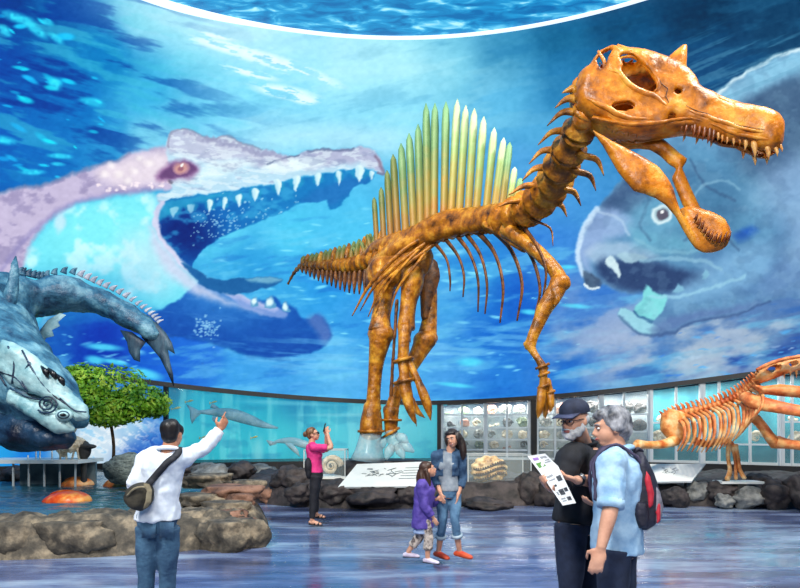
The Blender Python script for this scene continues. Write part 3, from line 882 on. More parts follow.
# ---- back with its sail
V_ = along(BACK, 15)
for k in range(15):
    vertebra(V_[k][0], V_[k + 1][0], V_[k][1] * .72, M_BONE, spino, 1.15, .92, 'back_vertebra')
tips = [(353,247),(361,241),(367,234),(374,197),(381,187),(387,170),(393,154),(401,143),(409,133),(418,124),(426,103),(435,103),(446,101.5),(457.5,99),(466,105),(474.5,108),(484,116.5),(494.5,127.5),(504,137.5),(510,142),(515,167),(521,178)]
bases = [(358,258),(365,255),(371,251),(377,245),(384,243),(391,241),(398,239),(406,237),(414,234),(421,231),(428,227),(434,224),(444,220),(451,218),(459,217),(468,216),(476,215),(486,213),(494,211),(502,209),(509,206),(516,200)]
full = catmull(TAIL + BACK[1:] + NECK[1:5], 12)
def depth_at(px):
    return min(full, key=lambda q: abs(q[0] - px))[2]
for k, (t, b_) in enumerate(zip(tips, bases)):
    Y = depth_at(b_[0])
    a, c = P(b_[0], b_[1], Y), P(t[0], t[1], Y + .05)
    w = (2.1 + 1.9 * sstep(0, 8, np.float64(k)) - .7 * sstep(16, 21, np.float64(k))) / FPX * Y
    m = M_SAIL[0] if k < 7 else (M_SAIL[1] if k < 13 else M_SAIL[2])
    if k in (18, 19, 20, 21): m = M_SAIL[1] if k % 2 else M_SAIL[2]
    d = c - a
    mb = MB().tube([a - d * .03, a + d * .1, a + d * .45, a + d * .8, a + d * .93, c], [w * 1.35, w * 1.0, w * .98, w * 1.02, w * .8, w * .08], 10, .62, up=(1, 0, 0))
    mb.build('sail_spine', m, spino)
# fused bone along the roots of the spines
mb = MB()
mb.tube([P(b_[0], b_[1] + 2, depth_at(b_[0])) for b_ in bases], [.16 + .12 * math.sin(PI * i / 21) for i in range(22)], 10, .8, sm=3)
mb.tube([P(x, y, Y - .1) for x, y, Y in ((372, 266, 12.9), (392, 254, 12.4), (412, 244, 12.0), (436, 234, 11.6), (462, 227, 11.1), (490, 222, 10.5), (506, 217, 10.0))], [.16, .22, .2, .18, .17, .17, .15], 10, sm=3)
mb.build('spine_roots', M_BONE, spino, remesh=.05, relax=4)

# ---- neck: eight drums, spines to the left, ribs to the right
V_ = along(NECK, 9)
for k in range(9):
    vertebra(V_[k][0], V_[k + 1][0], V_[k][1] * .95, M_BONE, spino, 1.16, .80, 'neck_vertebra')
for (bx, by, mx, my, tx, ty) in ((531,203,514,201,497,207),(541,187,524,186,509,195),(548,168,534,169,522,181),(558,151,542,151,529,164),(567,132,552,132,538,145),(574,112,561,113,547,126),(574,99,565,100,555,108),(575,90,569,90,562,93)):
    q = min(along(NECK, 40), key=lambda z: (P(bx, by, z[2]) - z[0]).length)
    Y = q[2]
    s_ = Y / FPX
    MB().tube([q[0], P(bx, by, Y), P(mx, my, Y), P(tx, ty, Y)], [5 * s_, 4.6 * s_, 3.3 * s_, .5 * s_], 10, .8, sm=4).build('neck_spine', M_BONE, spino)
for (bx, by, mx, my, tx, ty, r) in ((582,155,597,160,604,176,3.2),(576,171,590,176,596,191,3.2),(561,189,574,192,581,206,2.9),(548,202,561,205,567,217,2.6),(531,219,550,228,553,246,1.3)):
    q = min(along(NECK, 40), key=lambda z: (P(bx, by, z[2]) - z[0]).length)
    Y = q[2] - .15
    s_ = Y / FPX
    MB().tube([q[0], P(bx, by, Y), P(mx, my, Y), P(tx, ty, Y)], [r * 1.3 * s_, r * 1.25 * s_, r * s_, .4 * s_], 10, .8, sm=4).build('neck_rib', M_BONE, spino)

# ---- ribs
RIBS = [((432,240),(446,258),(450,278),(450,291),1.1),((443,236),(458,256),(464,276),(463,297),1.2),((455,233),(470,254),(478,280),(478,312),1.3),((464,231),(480,254),(487,284),(485,314),1.3),
        ((475,229),(494,252),(503,286),(500,323),1.5),((490,227),(511,250),(522,284),(517,321),1.6),((507,228),(530,254),(540,288),(535,315),1.5),((521,224),(537,246),(546,270),(543,296),1.3)]
for a, b_, c, d, r in RIBS:
    Y = depth_at(a[0])
    s_ = Y / FPX
    MB().tube([P(*a, Y), P(*b_, Y - .35), P(*c, Y - .45), P(*d, Y - .3)], [r * 1.5 * s_, r * 1.1 * s_, r * s_, r * .55 * s_], 8, 1.5, up=(1, 0, 0), sm=5).build('rib', M_BONE_DARK, spino)
for a, b_, c, d, r in (((440,232),(408,247),(372,282),(352,316),1.6),((446,232),(416,250),(378,282),(360,311),1.4),((452,231),(424,252),(385,282),(368,317),1.4),((428,240),(412,256),(388,284),(376,313),1.3),((436,238),(418,262),(397,290),(389,318),1.2),((470,226),(440,236),(412,262),(394,292),1.4)):
    Y = 11.6
    s_ = Y / FPX
    MB().tube([P(*a, Y + .1), P(*b_, Y), P(*c, Y + .2), P(*d, Y + .5)], [r * 1.2 * s_, r * 1.2 * s_, r * 1.0 * s_, r * .3 * s_], 8, 1.3, sm=5).build('hind_rib', M_BONE, spino)

# ---- hips
fwd = Vector((0.25, .97, 0)).normalized()
Yh = 12.3
pl = lambda x, y: P(x, y, 12.3 - (x - 400) * .012)
o = plate(MB(), [(366,270),(374,259),(390,248),(412,242),(428,241),(434,256),(430,270),(420,280),(408,284),(392,288),(378,290),(366,286)], pl, fwd, .30, step=4, round_px=16).build('pelvis', M_BONE, spino, remesh=.05, relax=4)
o = plate(MB(), [(412,252),(424,250),(438,262),(441,276),(434,300),(430,322),(421,322),(419,290)], lambda x, y: P(x, y, 12.9), fwd, .16, step=4, round_px=9).build('hip_blade', M_BONE_DARK, spino, remesh=.05, relax=3)

def limb(name, pts, m=M_BONE, n=14, flat=.85, knob=2):
    """long bone through (px, py, Y, radius in pixels)"""
    mb = MB().tube([P(x, y, Y) for x, y, Y, r in pts], [r * Y / FPX for x, y, Y, r in pts], n, flat, sm=5)
    for x, y, Y, r in (pts[0], pts[-1])[:knob]:
        if r > 2: mb.ball(P(x, y, Y), (r * 1.02 * Y / FPX, r * .95 * Y / FPX, r * .8 * Y / FPX), 14, 10)
    return mb.build(name, m, spino, remesh=.04, relax=3)
# standing hind leg on the left
limb('femur', [(383,268,12.5,14),(384,284,12.5,13),(383,300,12.5,10.5),(381,318,12.4,10.5),(380,332,12.4,13.5)], knob=1)
limb('tibia', [(381,334,12.4,13.5),(379,346,12.4,11),(376,365,12.5,8.2),(374,390,12.5,7.4),(373,408,12.5,8.5)])
limb('ankle', [(372,407,12.5,9),(371.5,418,12.5,11.5),(371,428,12.5,12.5),(371,431,12.5,12)])
MB().tube([P(371, 430, 12.5), P(371, 432.5, 12.5)], 13.6 * 12.5 / FPX, 20).build('foot_ring', M_BONE, spino)
MB().tube([P(371, 432, 12.5), P(370, 440, 12.5), P(369, 452, 12.5), P(368, 461, 12.5)], [.25, .27, .34, .42], 18).build('resin_foot', M_RESIN, spino)
# leg behind, shank slanting back to the left
limb('femur', [(426,268,13.0,9),(430,290,13.0,8),(430,315,13.0,8),(427,338,13.0,11)], M_BONE)
limb('tibia', [(425,340,12.9,12),(419,352,12.9,9.5),(407,374,12.8,7),(396,396,12.8,7),(391,412,12.8,8)])
for y in (419, 432):
    MB().tube([P(391 - (y - 419) * .1, y, 12.8), P(391, y + 2.2, 12.8)], 11 * 12.8 / FPX, 18).build('foot_ring', M_BONE, spino)
limb('ankle', [(391,410,12.8,8.5),(391,420,12.8,8),(391,430,12.8,7)])
MB().tube([P(391, 433, 12.8), P(393, 441, 12.7), P(397, 447, 12.6)], [.17, .14, .16], 12, sm=3).build('resin_foot', M_RESIN, spino)
for x, y, x2, y2 in ((397, 446, 404, 459), (400, 444, 414, 452), (392, 446, 386, 460), (398, 436, 408, 443), (384, 440, 377, 452)):
    MB().tube([P(x, y, 12.6), P((x + x2) / 2, (y + y2) / 2 - 1, 12.5), P(x2, y2, 12.45)], [.09, .12, .03], 10, sm=3).build('resin_toe', M_RESIN, spino)
# nearer lifted foot with hanging claws
limb('femur', [(413,270,12.0,13),(412,284,12.0,12.5),(409,300,12.0,9.5),(407,316,12.0,9),(406,330,12.0,10.5)], knob=1)
limb('metatarsal', [(405,328,11.9,8),(404,342,11.8,6.5),(403,358,11.8,6.2)])
for x, y, r in ((403.5, 360, 10.5), (405.5, 381, 12.5)):
    MB().tube([P(x - .4, y - 1.2, 11.75), P(x + .2, y + 1.4, 11.75)], r * 11.75 / FPX, 20).build('foot_ring', M_BONE, spino)
limb('toe_bone', [(403,361,11.75,6.5),(404,371,11.7,6),(405,382,11.7,7)])
limb('toe_bone', [(408,360,11.75,4.5),(413,370,11.7,4.2),(418,381,11.65,4.4)])
for pts in ([(404,383,11.7,7.5),(407,396,11.65,7),(411,411,11.6,5),(417.5,428,11.6,.6)], [(418,381,11.65,4),(423,393,11.6,5.5),(428,407,11.6,5),(431,422,11.6,.6)], [(411,400,11.8,4.5),(418,412,11.8,3.5),(427,419,11.85,.5)]):
    limb('toe_claw', pts, M_BONE)
MB().tube([P(422, 399, 11.62), P(424.5, 398.6, 11.62)], 6.4 * 11.6 / FPX, 16).build('foot_ring', M_BONE, spino)
for pts in ([(409,318,11.8,1.4),(410,345,11.7,1.2),(409,362,11.7,1.2)], [(397,300,12.1,2.4),(395,330,12.1,2.2),(393,360,12.2,2.2),(391,395,12.3,2.6)]):
    limb('fibula', pts, M_BONE_DARK)

# ---- shoulder and hanging fore limb
limb('shoulder_blade', [(486,224,10.3,4.5),(500,229,10.0,7),(514,238,9.7,8.5),(526,247,9.5,7.5)], M_BONE, flat=.5)
limb('humerus', [(508,230,9.7,9),(528,244,9.4,8.5),(544,258,9.2,8),(556,272,9.1,8.5),(561,284,9.0,10)])
limb('forearm', [(560,282,9.0,10.5),(553,296,9.0,10),(545,308,9.0,9),(539,322,9.0,7.5),(533,336,9.0,6.5),(530,346,9.0,6.5)])
limb('elbow_spur', [(555,290,8.9,6),(557,300,8.85,4),(553,306,8.85,2)])
limb('ulna', [(524,232,9.9,1.6),(537,250,9.6,1.7),(546,275,9.4,1.7),(544,300,9.3,1.8)], M_BONE_DARK)
limb('wrist_bone', [(529,344,9.0,6),(534,353,8.95,4.5),(540,362,8.9,4.5),(543,368,8.9,6)])
for x, y, r in ((542.5, 366, 7.5), (544, 374, 6.2), (543.5, 386, 6.5), (550.5, 392, 5)):
    MB().tube([P(x - .5, y - 1, 8.9), P(x + .4, y + 1.4, 8.9)], r * 8.9 / FPX, 18).build('hand_ring', M_BONE, spino)
limb('hand_bone', [(543,368,8.9,5.5),(543.5,378,8.9,5),(543.5,388,8.9,5.5)])
limb('finger_claw', [(542,388,8.9,5.5),(541,400,8.85,5.5),(539,412,8.85,4),(538,421,8.85,.6)])
limb('finger_bone', [(548,380,8.9,3.5),(550,388,8.9,3.5),(551,394,8.9,4.5)])
limb('finger_claw', [(550,394,8.9,4.8),(551,406,8.85,4),(549,414,8.85,.7)])
limb('finger_claw', [(545,390,8.95,5),(546,404,8.95,4.6),(545,416,8.95,2.6),(544.5,422,8.95,.5)])

# ---- skull, seen almost side on, its snout a little nearer
def sk(x, y): return P(x, y, 7.05 - (x - 575) * .0031)
sk_n = Vector((.262, .965, 0)).normalized()      # square to the plane the skull lies in
UP = [(574,95),(578,80.5),(588,74),(592,67),(597,61.5),(609.5,55),(632,55.6),(653,57.2),(664,62),(678,68),(692,77.5),(697,83),(698,89),(706,94),(716,98.5),(740,107.5),(764,113.5),(775,119),(781,127),(782,136),(780.5,146),(777,152),(767,155.5),(755,152.5),(748,148),(740,145),(723,143.5),(716,139),(710,136),(698,133.5),(688,131),(680,130),(668,131),(663,136),(650,138.5),(635,139.5),(614,137),(603,132),(593,127),(584,122),(576,115),(573,105)]
def sk_half(x, y):
    t = min(1, max(0, (x - 575) / 207))
    w = .29 * (1 - t) + .14 * t + .07 * math.exp(-((x - 765) / 18) ** 2) + .06 * math.exp(-((x - 600) / 30) ** 2)
    return w
ORB = [(616,70),(623,66.5),(631,68.5),(638,74),(645,80),(651,88),(655,96),(652,103),(643,104.5),(634,102.5),(625,97.5),(619,92),(618,85),(620,78)]
POST = [(594.5,72),(601,65),(607.5,61.5),(610,64.5),(606,71),(603,79),(600,86),(596,82)]
LOWW = [(606,119.5),(615,115.5),(625,113.5),(631,115.5),(632,120),(623,122.5),(612,122.8)]
NOSE = [(670,99),(675,97),(679,99),(677,103),(671,103)]
FEN = [(665,122),(671,121),(673,125),(669,128),(665,126)]
skull = plate(MB(), UP, sk, sk_n, sk_half, .07, holes=(ORB, POST, LOWW, NOSE, FEN), far_holes=([(641,83),(645,86),(648,92),(642,90)], POST, LOWW, NOSE, FEN), step=2.5, round_px=13, edge=.42).build('skull', M_SKULL, spino, remesh=.022, relax=2)
wrinkled(skull.data, .02, 3.2)
skull['label'] = 'golden long-snouted skull with open eye socket'
mb = MB()
for pts in ([(a, b, 2.6) for a, b in ORB[::2] + ORB[:1]], [(a, b, 2) for a, b in LOWW + LOWW[:1]], [(590,128,3.5),(612,132,3.5),(640,133,3),(662,130,3)], [(640,60,3),(660,70,3.5),(682,88,4),(706,101,3.5),(735,113,3)], [(596,64,3),(603,78,4),(600,96,4.5),(606,112,4)], [(614,58,3),(634,64,4),(648,76,4.5),(657,92,4),(662,104,3)], [(640,110,3),(655,108,4),(668,109,3)]):
    mb.tube([sk(x, y) - sk_n * (sk_half(x, y) * .78) for x, y, r in pts], [r * .0125 for x, y, r in pts], 10, .5, sm=4)
mb.build('skull_ridge', M_SKULL, skull, remesh=.022, relax=3)
crest = plate(MB(), [(660,65),(668,58),(676,51),(683,46),(686.8,45.2),(686.5,60),(685.5,76),(680,79),(672,73)], sk, sk_n, .10, step=3, round_px=9, off=-.02).build('crest', M_SKULL, skull, remesh=.02, relax=2)
mb = MB(); mb.tube([sk(659, 64) - sk_n * .12, sk(672, 73) - sk_n * .16, sk(686, 81) - sk_n * .14], .018, 8); mb.build('crest_seam', M_BONE_DARK, skull)
mb = MB().tube([sk(592, 122), sk(612, 131), sk(640, 133), sk(664, 130), sk(700, 128), sk(740, 138), sk(770, 147)], [.16, .20, .21, .19, .16, .14, .12], 14, .34, up=sk_n, sm=4)
mb.build('palate', M_SKULL, skull, remesh=.022, relax=2)
# braincase seen through the socket, and the back of the head
MB().ball(sk(622, 98) + sk_n * .05, (.20, .12, .14), 16, 10).build('braincase', M_SKULL, skull)
mb = MB(); mb.ball(sk(580, 100), (.13, .2, .24), 14, 10); mb.ball(sk(584, 118), (.15, .17, .15), 14, 10); mb.tube([sk(588, 72), sk(578, 84), sk(574, 100)], [.05, .09, .08], 10)
mb.build('back_of_skull', M_SKULL, skull, remesh=.03, relax=3)
def tooth(x, y, L, lean, off, m, parent, f=sk, w=None):
    a = f(x, y) + sk_n * off
    b_ = f(x + lean, y + L) + sk_n * off
    w = w or L * .27 * .0125
    MB().tube([a - (b_ - a) * .25, a, a.lerp(b_, .5) + Vector((.004, -.004, 0)), b_], [w, w, w * .7, w * .08], 8, .8).build('tooth', m, parent)
for i, (x, y, L, ln) in enumerate(((680,130,7,-1.5),(685,131,9,-3),(690,131.5,6,-1),(693,132,11,-2.5),(698,133,10,-3),(703,134,12,-3),(708,135.5,13,-3),(712,137,11,-3),(716,139,7,-1),(720,142,6,-1),(725,143,6,-1),(731,143.5,7,0),(737,144,6,0),(743,145.5,10,-1),(751,150,13,1),(764,154.5,11,1),(772,154,8,2),(777,151,6,2))):
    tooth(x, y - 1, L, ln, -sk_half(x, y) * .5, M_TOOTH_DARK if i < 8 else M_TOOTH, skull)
for x, y, L, ln in ((687,131,7,-2),(700,133,8,-2),(714,137,7,-1),(746,147,9,0),(758,153,9,1),(770,154,7,1)):
    tooth(x, y - 1, L, ln, sk_half(x, y) * .55, M_TOOTH, skull)
# sutures between the skull bones, lying on the surface
M_SUTURE = mat('dark_suture', (74, 34, 6), rough=.6)
def on_skull(o, pts, r, m, out, name):
    ln_, nn_ = snapped(o, [P(x, y, sk(x, y).y - .45) for x, y in pts], out, 36)
    MB().tube(ln_, [r * (.35 + .65 * math.sin(PI * i / 35)) for i in range(36)], 8).build(name, m, o)
for pts in ([(664,63),(672,76),(676,90)], [(694,90),(716,102),(742,111),(766,119)]):
    on_skull(skull, pts, .006, M_SUTURE, .001, 'suture')
for pts, r in (([(580,94),(592,100),(606,104),(622,110),(640,112),(658,110)], .035), ([(612,60),(634,62),(652,70),(664,84),(672,96)], .04), ([(690,96),(714,106),(740,115),(764,124)], .028), ([(596,124),(616,127),(640,127),(662,122),(680,120),(706,124)], .03), ([(706,124),(730,134),(756,143),(774,144)], .026)):
    on_skull(skull, pts, r, M_SKULL, -.012, 'skull_ridge')
# lower jaw: two branches meeting in a spoon-shaped tip
jaw_near = [(590,128),(600,134),(612,141),(628,149),(644,157),(658,166),(667,177),(673.5,188.5),(677,200),(681,212),(687,222),(692,232),(700,243),(708,247),(722,249),(716,251.5),(705,253.5),(696,249.5),(688,239),(681,227),(675,216),(666,205.5),(655.5,198.5),(645,194),(634,191.5),(625,181),(617,171),(609,157),(602,145)]
jaw = plate(MB(), jaw_near, lambda x, y: P(x, y, sk(x, y).y - .24 * max(0, min(1, (700 - x) / 60))), sk_n, .07, step=3.0, round_px=9)
jaw_far = [(596,130),(612,134),(626,140),(644,140),(662,137.5),(672,146),(680,153),(688,159),(685,165),(682.5,168),(687,178),(692.6,191),(697,200),(701,208),(707,211),(700,222),(690,216),(682,205),(676,190),(671,178),(676,169),(668,164),(660,156),(650,150),(638,149),(625,150),(608,143)]
plate(jaw, jaw_far, lambda x, y: sk(x, y) * 1 + (P(x, y, sk(x, y).y + .22) - sk(x, y)), sk_n, .06, step=3.0, round_px=9)
spoon = [(680,208),(690,205),(701,208),(714,212),(725,218),(731,228),(731,238),(728,245),(722,249.5),(712,252),(702,251),(694,244),(686,230)]
plate(jaw, spoon, sk, sk_n, .13, step=3.0, round_px=12, off=.03)
lower_jaw = jaw.build('lower_jaw', M_SKULL, spino, remesh=.022, relax=3)
lower_jaw['label'] = 'golden lower jaw dropped wide open'
for i, (x, y) in enumerate(((692,222),(695,227),(698,231),(701,235),(704,238.5),(707,241),(711,243),(715,244.5),(720,244),(724,242))):
    L = 4 + (i % 3) + (2 if i > 5 else 0)
    a = sk(x, y + 2) - sk_n * .13; b_ = sk(x + 2.5, y - L) - sk_n * .17
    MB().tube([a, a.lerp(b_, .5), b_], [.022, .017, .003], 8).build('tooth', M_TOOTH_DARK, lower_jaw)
# ================================================================== tank, lower screen and lit cases under the mural
def picture_strip(name, r, px0, px1, z0, z1, paint, m, step=1.0, rows=80):
    px = np.arange(px0, px1 + .01, step)
    t = np.arctan((px - CX) / FPX)
    T, Zv = np.meshgrid(t, np.linspace(0, 1, rows), indexing='ij')
    lo = np.array([z0(a) if callable(z0) else z0 for a in t])[:, None]; hi = np.array([z1(a) if callable(z1) else z1 for a in t])[:, None]
    Z = lo + (hi - lo) * Zv
    V = np.stack([r * np.sin(T), r * np.cos(T), Z], -1).reshape(-1, 3)
    X = (CX + FPX * np.tan(T)).ravel(); Y = (HY - FPX * (Z - EYE) / (r * np.cos(T))).ravel()
    i, j = np.meshgrid(np.arange(len(px) - 1), np.arange(rows - 1), indexing='ij')
    a = (i * rows + j).ravel()
    F = np.stack([a, a + rows, a + rows + 1, a + 1], -1)
    return link_mesh(grid_mesh(name, V, F, paint(X, Y)), name, m, None, False)

def paint_tank(X, Y):
    p = Picture(X, Y)
    p.C = p.idw([(170,390,30,110,150),(200,400,38,175,205),(250,395,30,160,200),(300,400,20,130,180),(350,410,40,165,205),(400,410,90,205,225),(430,420,70,190,210),
                 (180,440,60,205,218),(230,440,50,195,212),(280,440,60,200,216),(330,430,75,205,222),(400,450,70,190,205),(250,420,35,180,205),(300,455,40,170,190),(180,460,30,150,170),(430,455,60,170,190)])
    p.put(sstep(.5, .7, fbm(X / 7, Y / 60, 201, 4)) * .45, (140, 232, 238))
    p.put(sstep(.55, .75, fbm(X / 26, Y / 12, 207, 4)) * .4, (20, 120, 170))
    p.put(p.ell(258, 452, 5, 14, 0, .7) * .5, (170, 235, 235)); p.put(p.ell(385, 430, 40, 30, 0, .9) * .35, (170, 235, 240))
    p.put(p.ell(290, 403, 45, 2.2, 2, .6) * .5, (120, 215, 235)); p.put(p.ell(350, 415, 50, 1.6, 0, .6) * .4, (150, 225, 235))
    return np.clip(p.C, 0, 255)
def paint_splash(X, Y):
    p = Picture(X, Y)
    p.C = p.idw([(-60,400,10,90,170),(0,400,20,120,200),(60,410,10,70,160),(110,400,30,120,200),(160,400,20,110,200),(0,450,30,160,230),(30,455,20,120,220),(90,432,200,228,242),(110,440,225,240,248),(130,428,170,215,240),(150,440,60,130,215),(160,455,10,60,170),(135,458,15,70,180),(95,455,210,230,240),(70,455,150,190,215)])
    w = fbm((X + Y) / 12, (Y - X * .6) / 6, 211, 5)
    p.put(p.ell(112, 436, 42, 18, -12, .7) * sstep(.4, .58, w), (242, 248, 252))
    p.put(p.ell(148, 448, 22, 14, -25, .7) * sstep(.5, .62, w) * .9, (8, 50, 165))
    p.put(sstep(.52, .7, w) * .4, (60, 170, 235))
    return np.clip(p.C, 0, 255)
tank = empty('aquarium_tank', (-3.5, 19.0, .3), 'long turquoise aquarium tank window under the screen with big fish swimming inside', 'aquarium')
t0, t1 = bearing(166), bearing(439)
o = picture_strip('lit_backdrop', 21.9, 158, 447, .45, 3.4, paint_tank, M_SCREEN)
o.data.transform(Matrix.Translation(-tank.location)); o.parent = tank
M_PANE = mat('tinted_tank_glass', (120, 215, 228), rough=.05, alpha=.10, spec=.6)
arc_wall(20.05, .5, lambda t: zbot(t) - .1, t0, t1, .03).build('glass_pane', M_PANE, tank, False)
mb = arc_wall(19.9, .0, .5, t0 - .02, t1 + .02, 2.1)
for t in (t0, t1):
    d_ = Vector((math.sin(t), math.cos(t), 0))
    mb.bar(d_ * 19.98 + Vector((0, 0, .45)), d_ * 19.98 + Vector((0, 0, zbot(t) - .13)), .12, .14, (1, 0, 0))
mb.build('tank_surround', M_DARKTRIM, tank, False)

def fish_body(path, name, m, lab, cat, fins=(), eye=None, flat=.6, grp=None):
    pts = [P(x, y, Y) for x, y, Y, r in path]
    root = empty(name, pts[len(pts) // 2], lab, cat, grp)
    MB().tube(pts, [r * Y / FPX for x, y, Y, r in path], 14, flat, up=(0, 0, 1), sm=5).build('body', m, root)
    for nm, poly, Y in fins:
        plate(MB(), poly, lambda x, y: P(x, y, Y), Vector((0, 1, 0)), .05, step=3, round_px=3).build(nm, m, root)
    if eye:
        MB().ball(P(*eye[:3]), eye[3], 10, 8).build('eye', M_BLACK, root)
    return root
M_BLACK = mat('near_black', (14, 14, 18), rough=.35)
M_STURG = mat('slate_fish_skin', (104, 160, 178), (190, 226, 230), rough=.5, scale=2.5)
M_PALEFISH = mat('pale_fish_skin', (150, 205, 215), (225, 240, 240), rough=.4, scale=2)
fish_body([(190,412,19.5,1.2),(204,412,19.6,2.2),(218,412.5,19.7,4.2),(234,415,19.8,6),(250,420,19.9,5.2),(264,425,20.0,3.2),(278,428,20.1,.8)], 'sturgeon', M_STURG, 'long grey sturgeon-like fish inside the tank above the pointing hand', 'fish',
          (('tail_fin', [(190,411),(186,404),(198,410),(203,412),(196,418),(192,424),(190,417)], 19.5), ('dorsal_fin', [(210,408),(212,403),(218,407),(220,410)], 19.65), ('pelvic_fin', [(206,414),(210,421),(216,423),(216,415)], 20.7)), (268, 424.5, 20.45, .04))
fish_body([(272,443,20.6,.6),(280,441,20.6,2.2),(292,441,20.6,3.8),(303,444,20.6,4),(314,447,20.6,2.8),(326,450,20.6,1)], 'dolphin', M_PALEFISH, 'pale dolphin-shaped swimmer in the tank behind the person in pink', 'sea animal',
          (('flipper', [(284,443),(290,449),(300,457),(298,450),(292,443)], 20.5), ('tail_fin', [(272,441),(266,440),(270,446),(277,444)], 20.6)), (316, 446, 20.45, .035))
M_YELLOWFISH = mat('yellow_fish', (225, 214, 120), rough=.4)
for i, (x, y, a, lab) in enumerate(((177, 408, 4, 'small yellow fish in the tank nearest its top left corner'), (190, 401, 3.4, 'small yellow fish in the tank above the tail of the sturgeon'), (214, 402, 3, 'small yellow fish in the tank above the back of the sturgeon'), (205, 437, 4, 'small yellow fish in the tank beside the raised sleeve'), (255, 437, 3, 'small yellow fish in the tank below the snout of the sturgeon'))):
    Y = 19.2
    fish_body([(x - a, y + 1, Y, .3), (x - a * .4, y + .3, Y, a * .22), (x + a * .3, y - .3, Y, a * .3), (x + a, y - .7, Y, .2)], 'small_fish', M_YELLOWFISH, lab, 'fish', (('tail_fin', [(x - a, y + 1), (x - a * 1.5, y - .6), (x - a * 1.5, y + 2.6)], Y),), grp='small yellow fish in the tank')

o = picture_strip('splash_screen', 20.02, -60, 164, .55, lambda t: zbot(t) - .12, paint_splash, M_SCREEN)
tag(o, 'lower blue and white splashing water screen behind the green tree', 'screen')
o = arc_wall(19.9, 0, .56, bearing(-300), t0 - .02, 2.1).build('baseboard_left', M_DARKTRIM, None, False); o['kind'] = 'structure'
o = arc_wall(19.9, 0, .56, t1 + .02, bearing(1200), 2.1).build('baseboard_right', M_DARKTRIM, None, False); o['kind'] = 'structure'

# ---- glazed cases with fossils
M_FRAME = mat('pale_grey_frame', (176, 186, 190), (200, 206, 206), rough=.4, scale=3)
M_WHITEPOST = mat('white_post', (226, 230, 228), rough=.4)
M_CASEBACK = mat('pale_case_back', (128, 146, 158), (186, 194, 192), rough=.8, scale=1.2)
M_TEALBACK = mat('teal_case_back', (28, 116, 134), (64, 160, 172), rough=.7, scale=1.5, stretch=(1, 1, .4))
M_GLASS = mat('clear_case_glass', (220, 238, 240), rough=.04, alpha=.07, spec=.6)
M_SHELFGLASS = mat('glass_shelf', (210, 232, 234), rough=.08, alpha=.22, spec=.6)
FOSS = [mat('grey_fossil', (92, 96, 96), (168, 166, 158), rough=.8, scale=7, bump=.5), mat('rusty_fossil', (118, 72, 58), (196, 150, 130), rough=.8, scale=7, bump=.5),
        mat('cream_fossil', (168, 148, 116), (232, 222, 200), rough=.8, scale=8, bump=.5), mat('dark_fossil', (42, 44, 48), (96, 94, 92), rough=.8, scale=7, bump=.5), mat('mossy_fossil', (70, 92, 72), (150, 160, 130), rough=.8, scale=7, bump=.5)]
FNAME = ['grey', 'rust-pink', 'cream', 'dark', 'greenish']
ORD = ['first', 'second', 'third', 'fourth', 'fifth', 'sixth', 'seventh', 'eighth', 'ninth']
rng = random.Random(11)
def specimen(kind, c, s_, m, d_, tn):
    """one fossil standing at c (base), about s_ high; d_ = outward direction, tn = sideways"""
    mb = MB(); up = Vector((0, 0, 1))
    if kind == 'coiled shell':
        pts = []; rad = []
        for k in range(34):
            a = k * .42; r = s_ * .46 * math.exp(-.055 * k)
            pts.append(c + up * (s_ * .5 + r * math.sin(a)) + tn * (r * math.cos(a))); rad.append(r * .34)
        mb.tube(pts, rad, 8)
    elif kind == 'slab':
        poly = [(math.cos(k * .7) * s_ * rng.uniform(.5, .75), s_ * .5 + math.sin(k * .7) * s_ * .5) for k in range(9)]
        plate(mb, poly, lambda x, y: c + tn * x + up * y, d_, s_ * .10, step=s_ / 4, round_px=s_ * .2)
        mb.tube([c + tn * (-s_ * .3) + up * s_ * .3 - d_ * s_ * .1, c + up * s_ * .55 - d_ * s_ * .12, c + tn * (s_ * .32) + up * s_ * .6 - d_ * s_ * .1], s_ * .06, 6)
    elif kind == 'skull':
        mb.ball(c + up * s_ * .42, (s_ * .42, s_ * .34, s_ * .4), 12, 8, (tn, d_, up)); mb.ball(c + up * s_ * .28 + tn * s_ * .42, (s_ * .4, s_ * .22, s_ * .2), 10, 6, (tn, d_, up))
        mb.ball(c + up * s_ * .5 + tn * s_ * .15 - d_ * s_ * .3, s_ * .13, 8, 6)
    elif kind == 'bone':
        a, b = c + up * s_ * .15 - tn * s_ * .5, c + up * s_ * .4 + tn * s_ * .5
        mb.tube([a, a.lerp(b, .2), a.lerp(b, .8), b], [s_ * .16, s_ * .09, s_ * .09, s_ * .17], 8)
        mb.ball(a, s_ * .17, 8, 6); mb.ball(b, s_ * .19, 8, 6)
    else:
        mb.ball(c + up * s_ * .45, (s_ * .5, s_ * .36, s_ * .45), 14, 10, (tn, d_, up))
    me_o = mb.build('fossil', m, None, True, c, s_ * .05 if kind in ('skull', 'bone', 'slab') else None, 1)
    wrinkled(me_o.data, s_ * .12, 3.0 / s_, seed=rng.uniform(0, 50))
    return me_o
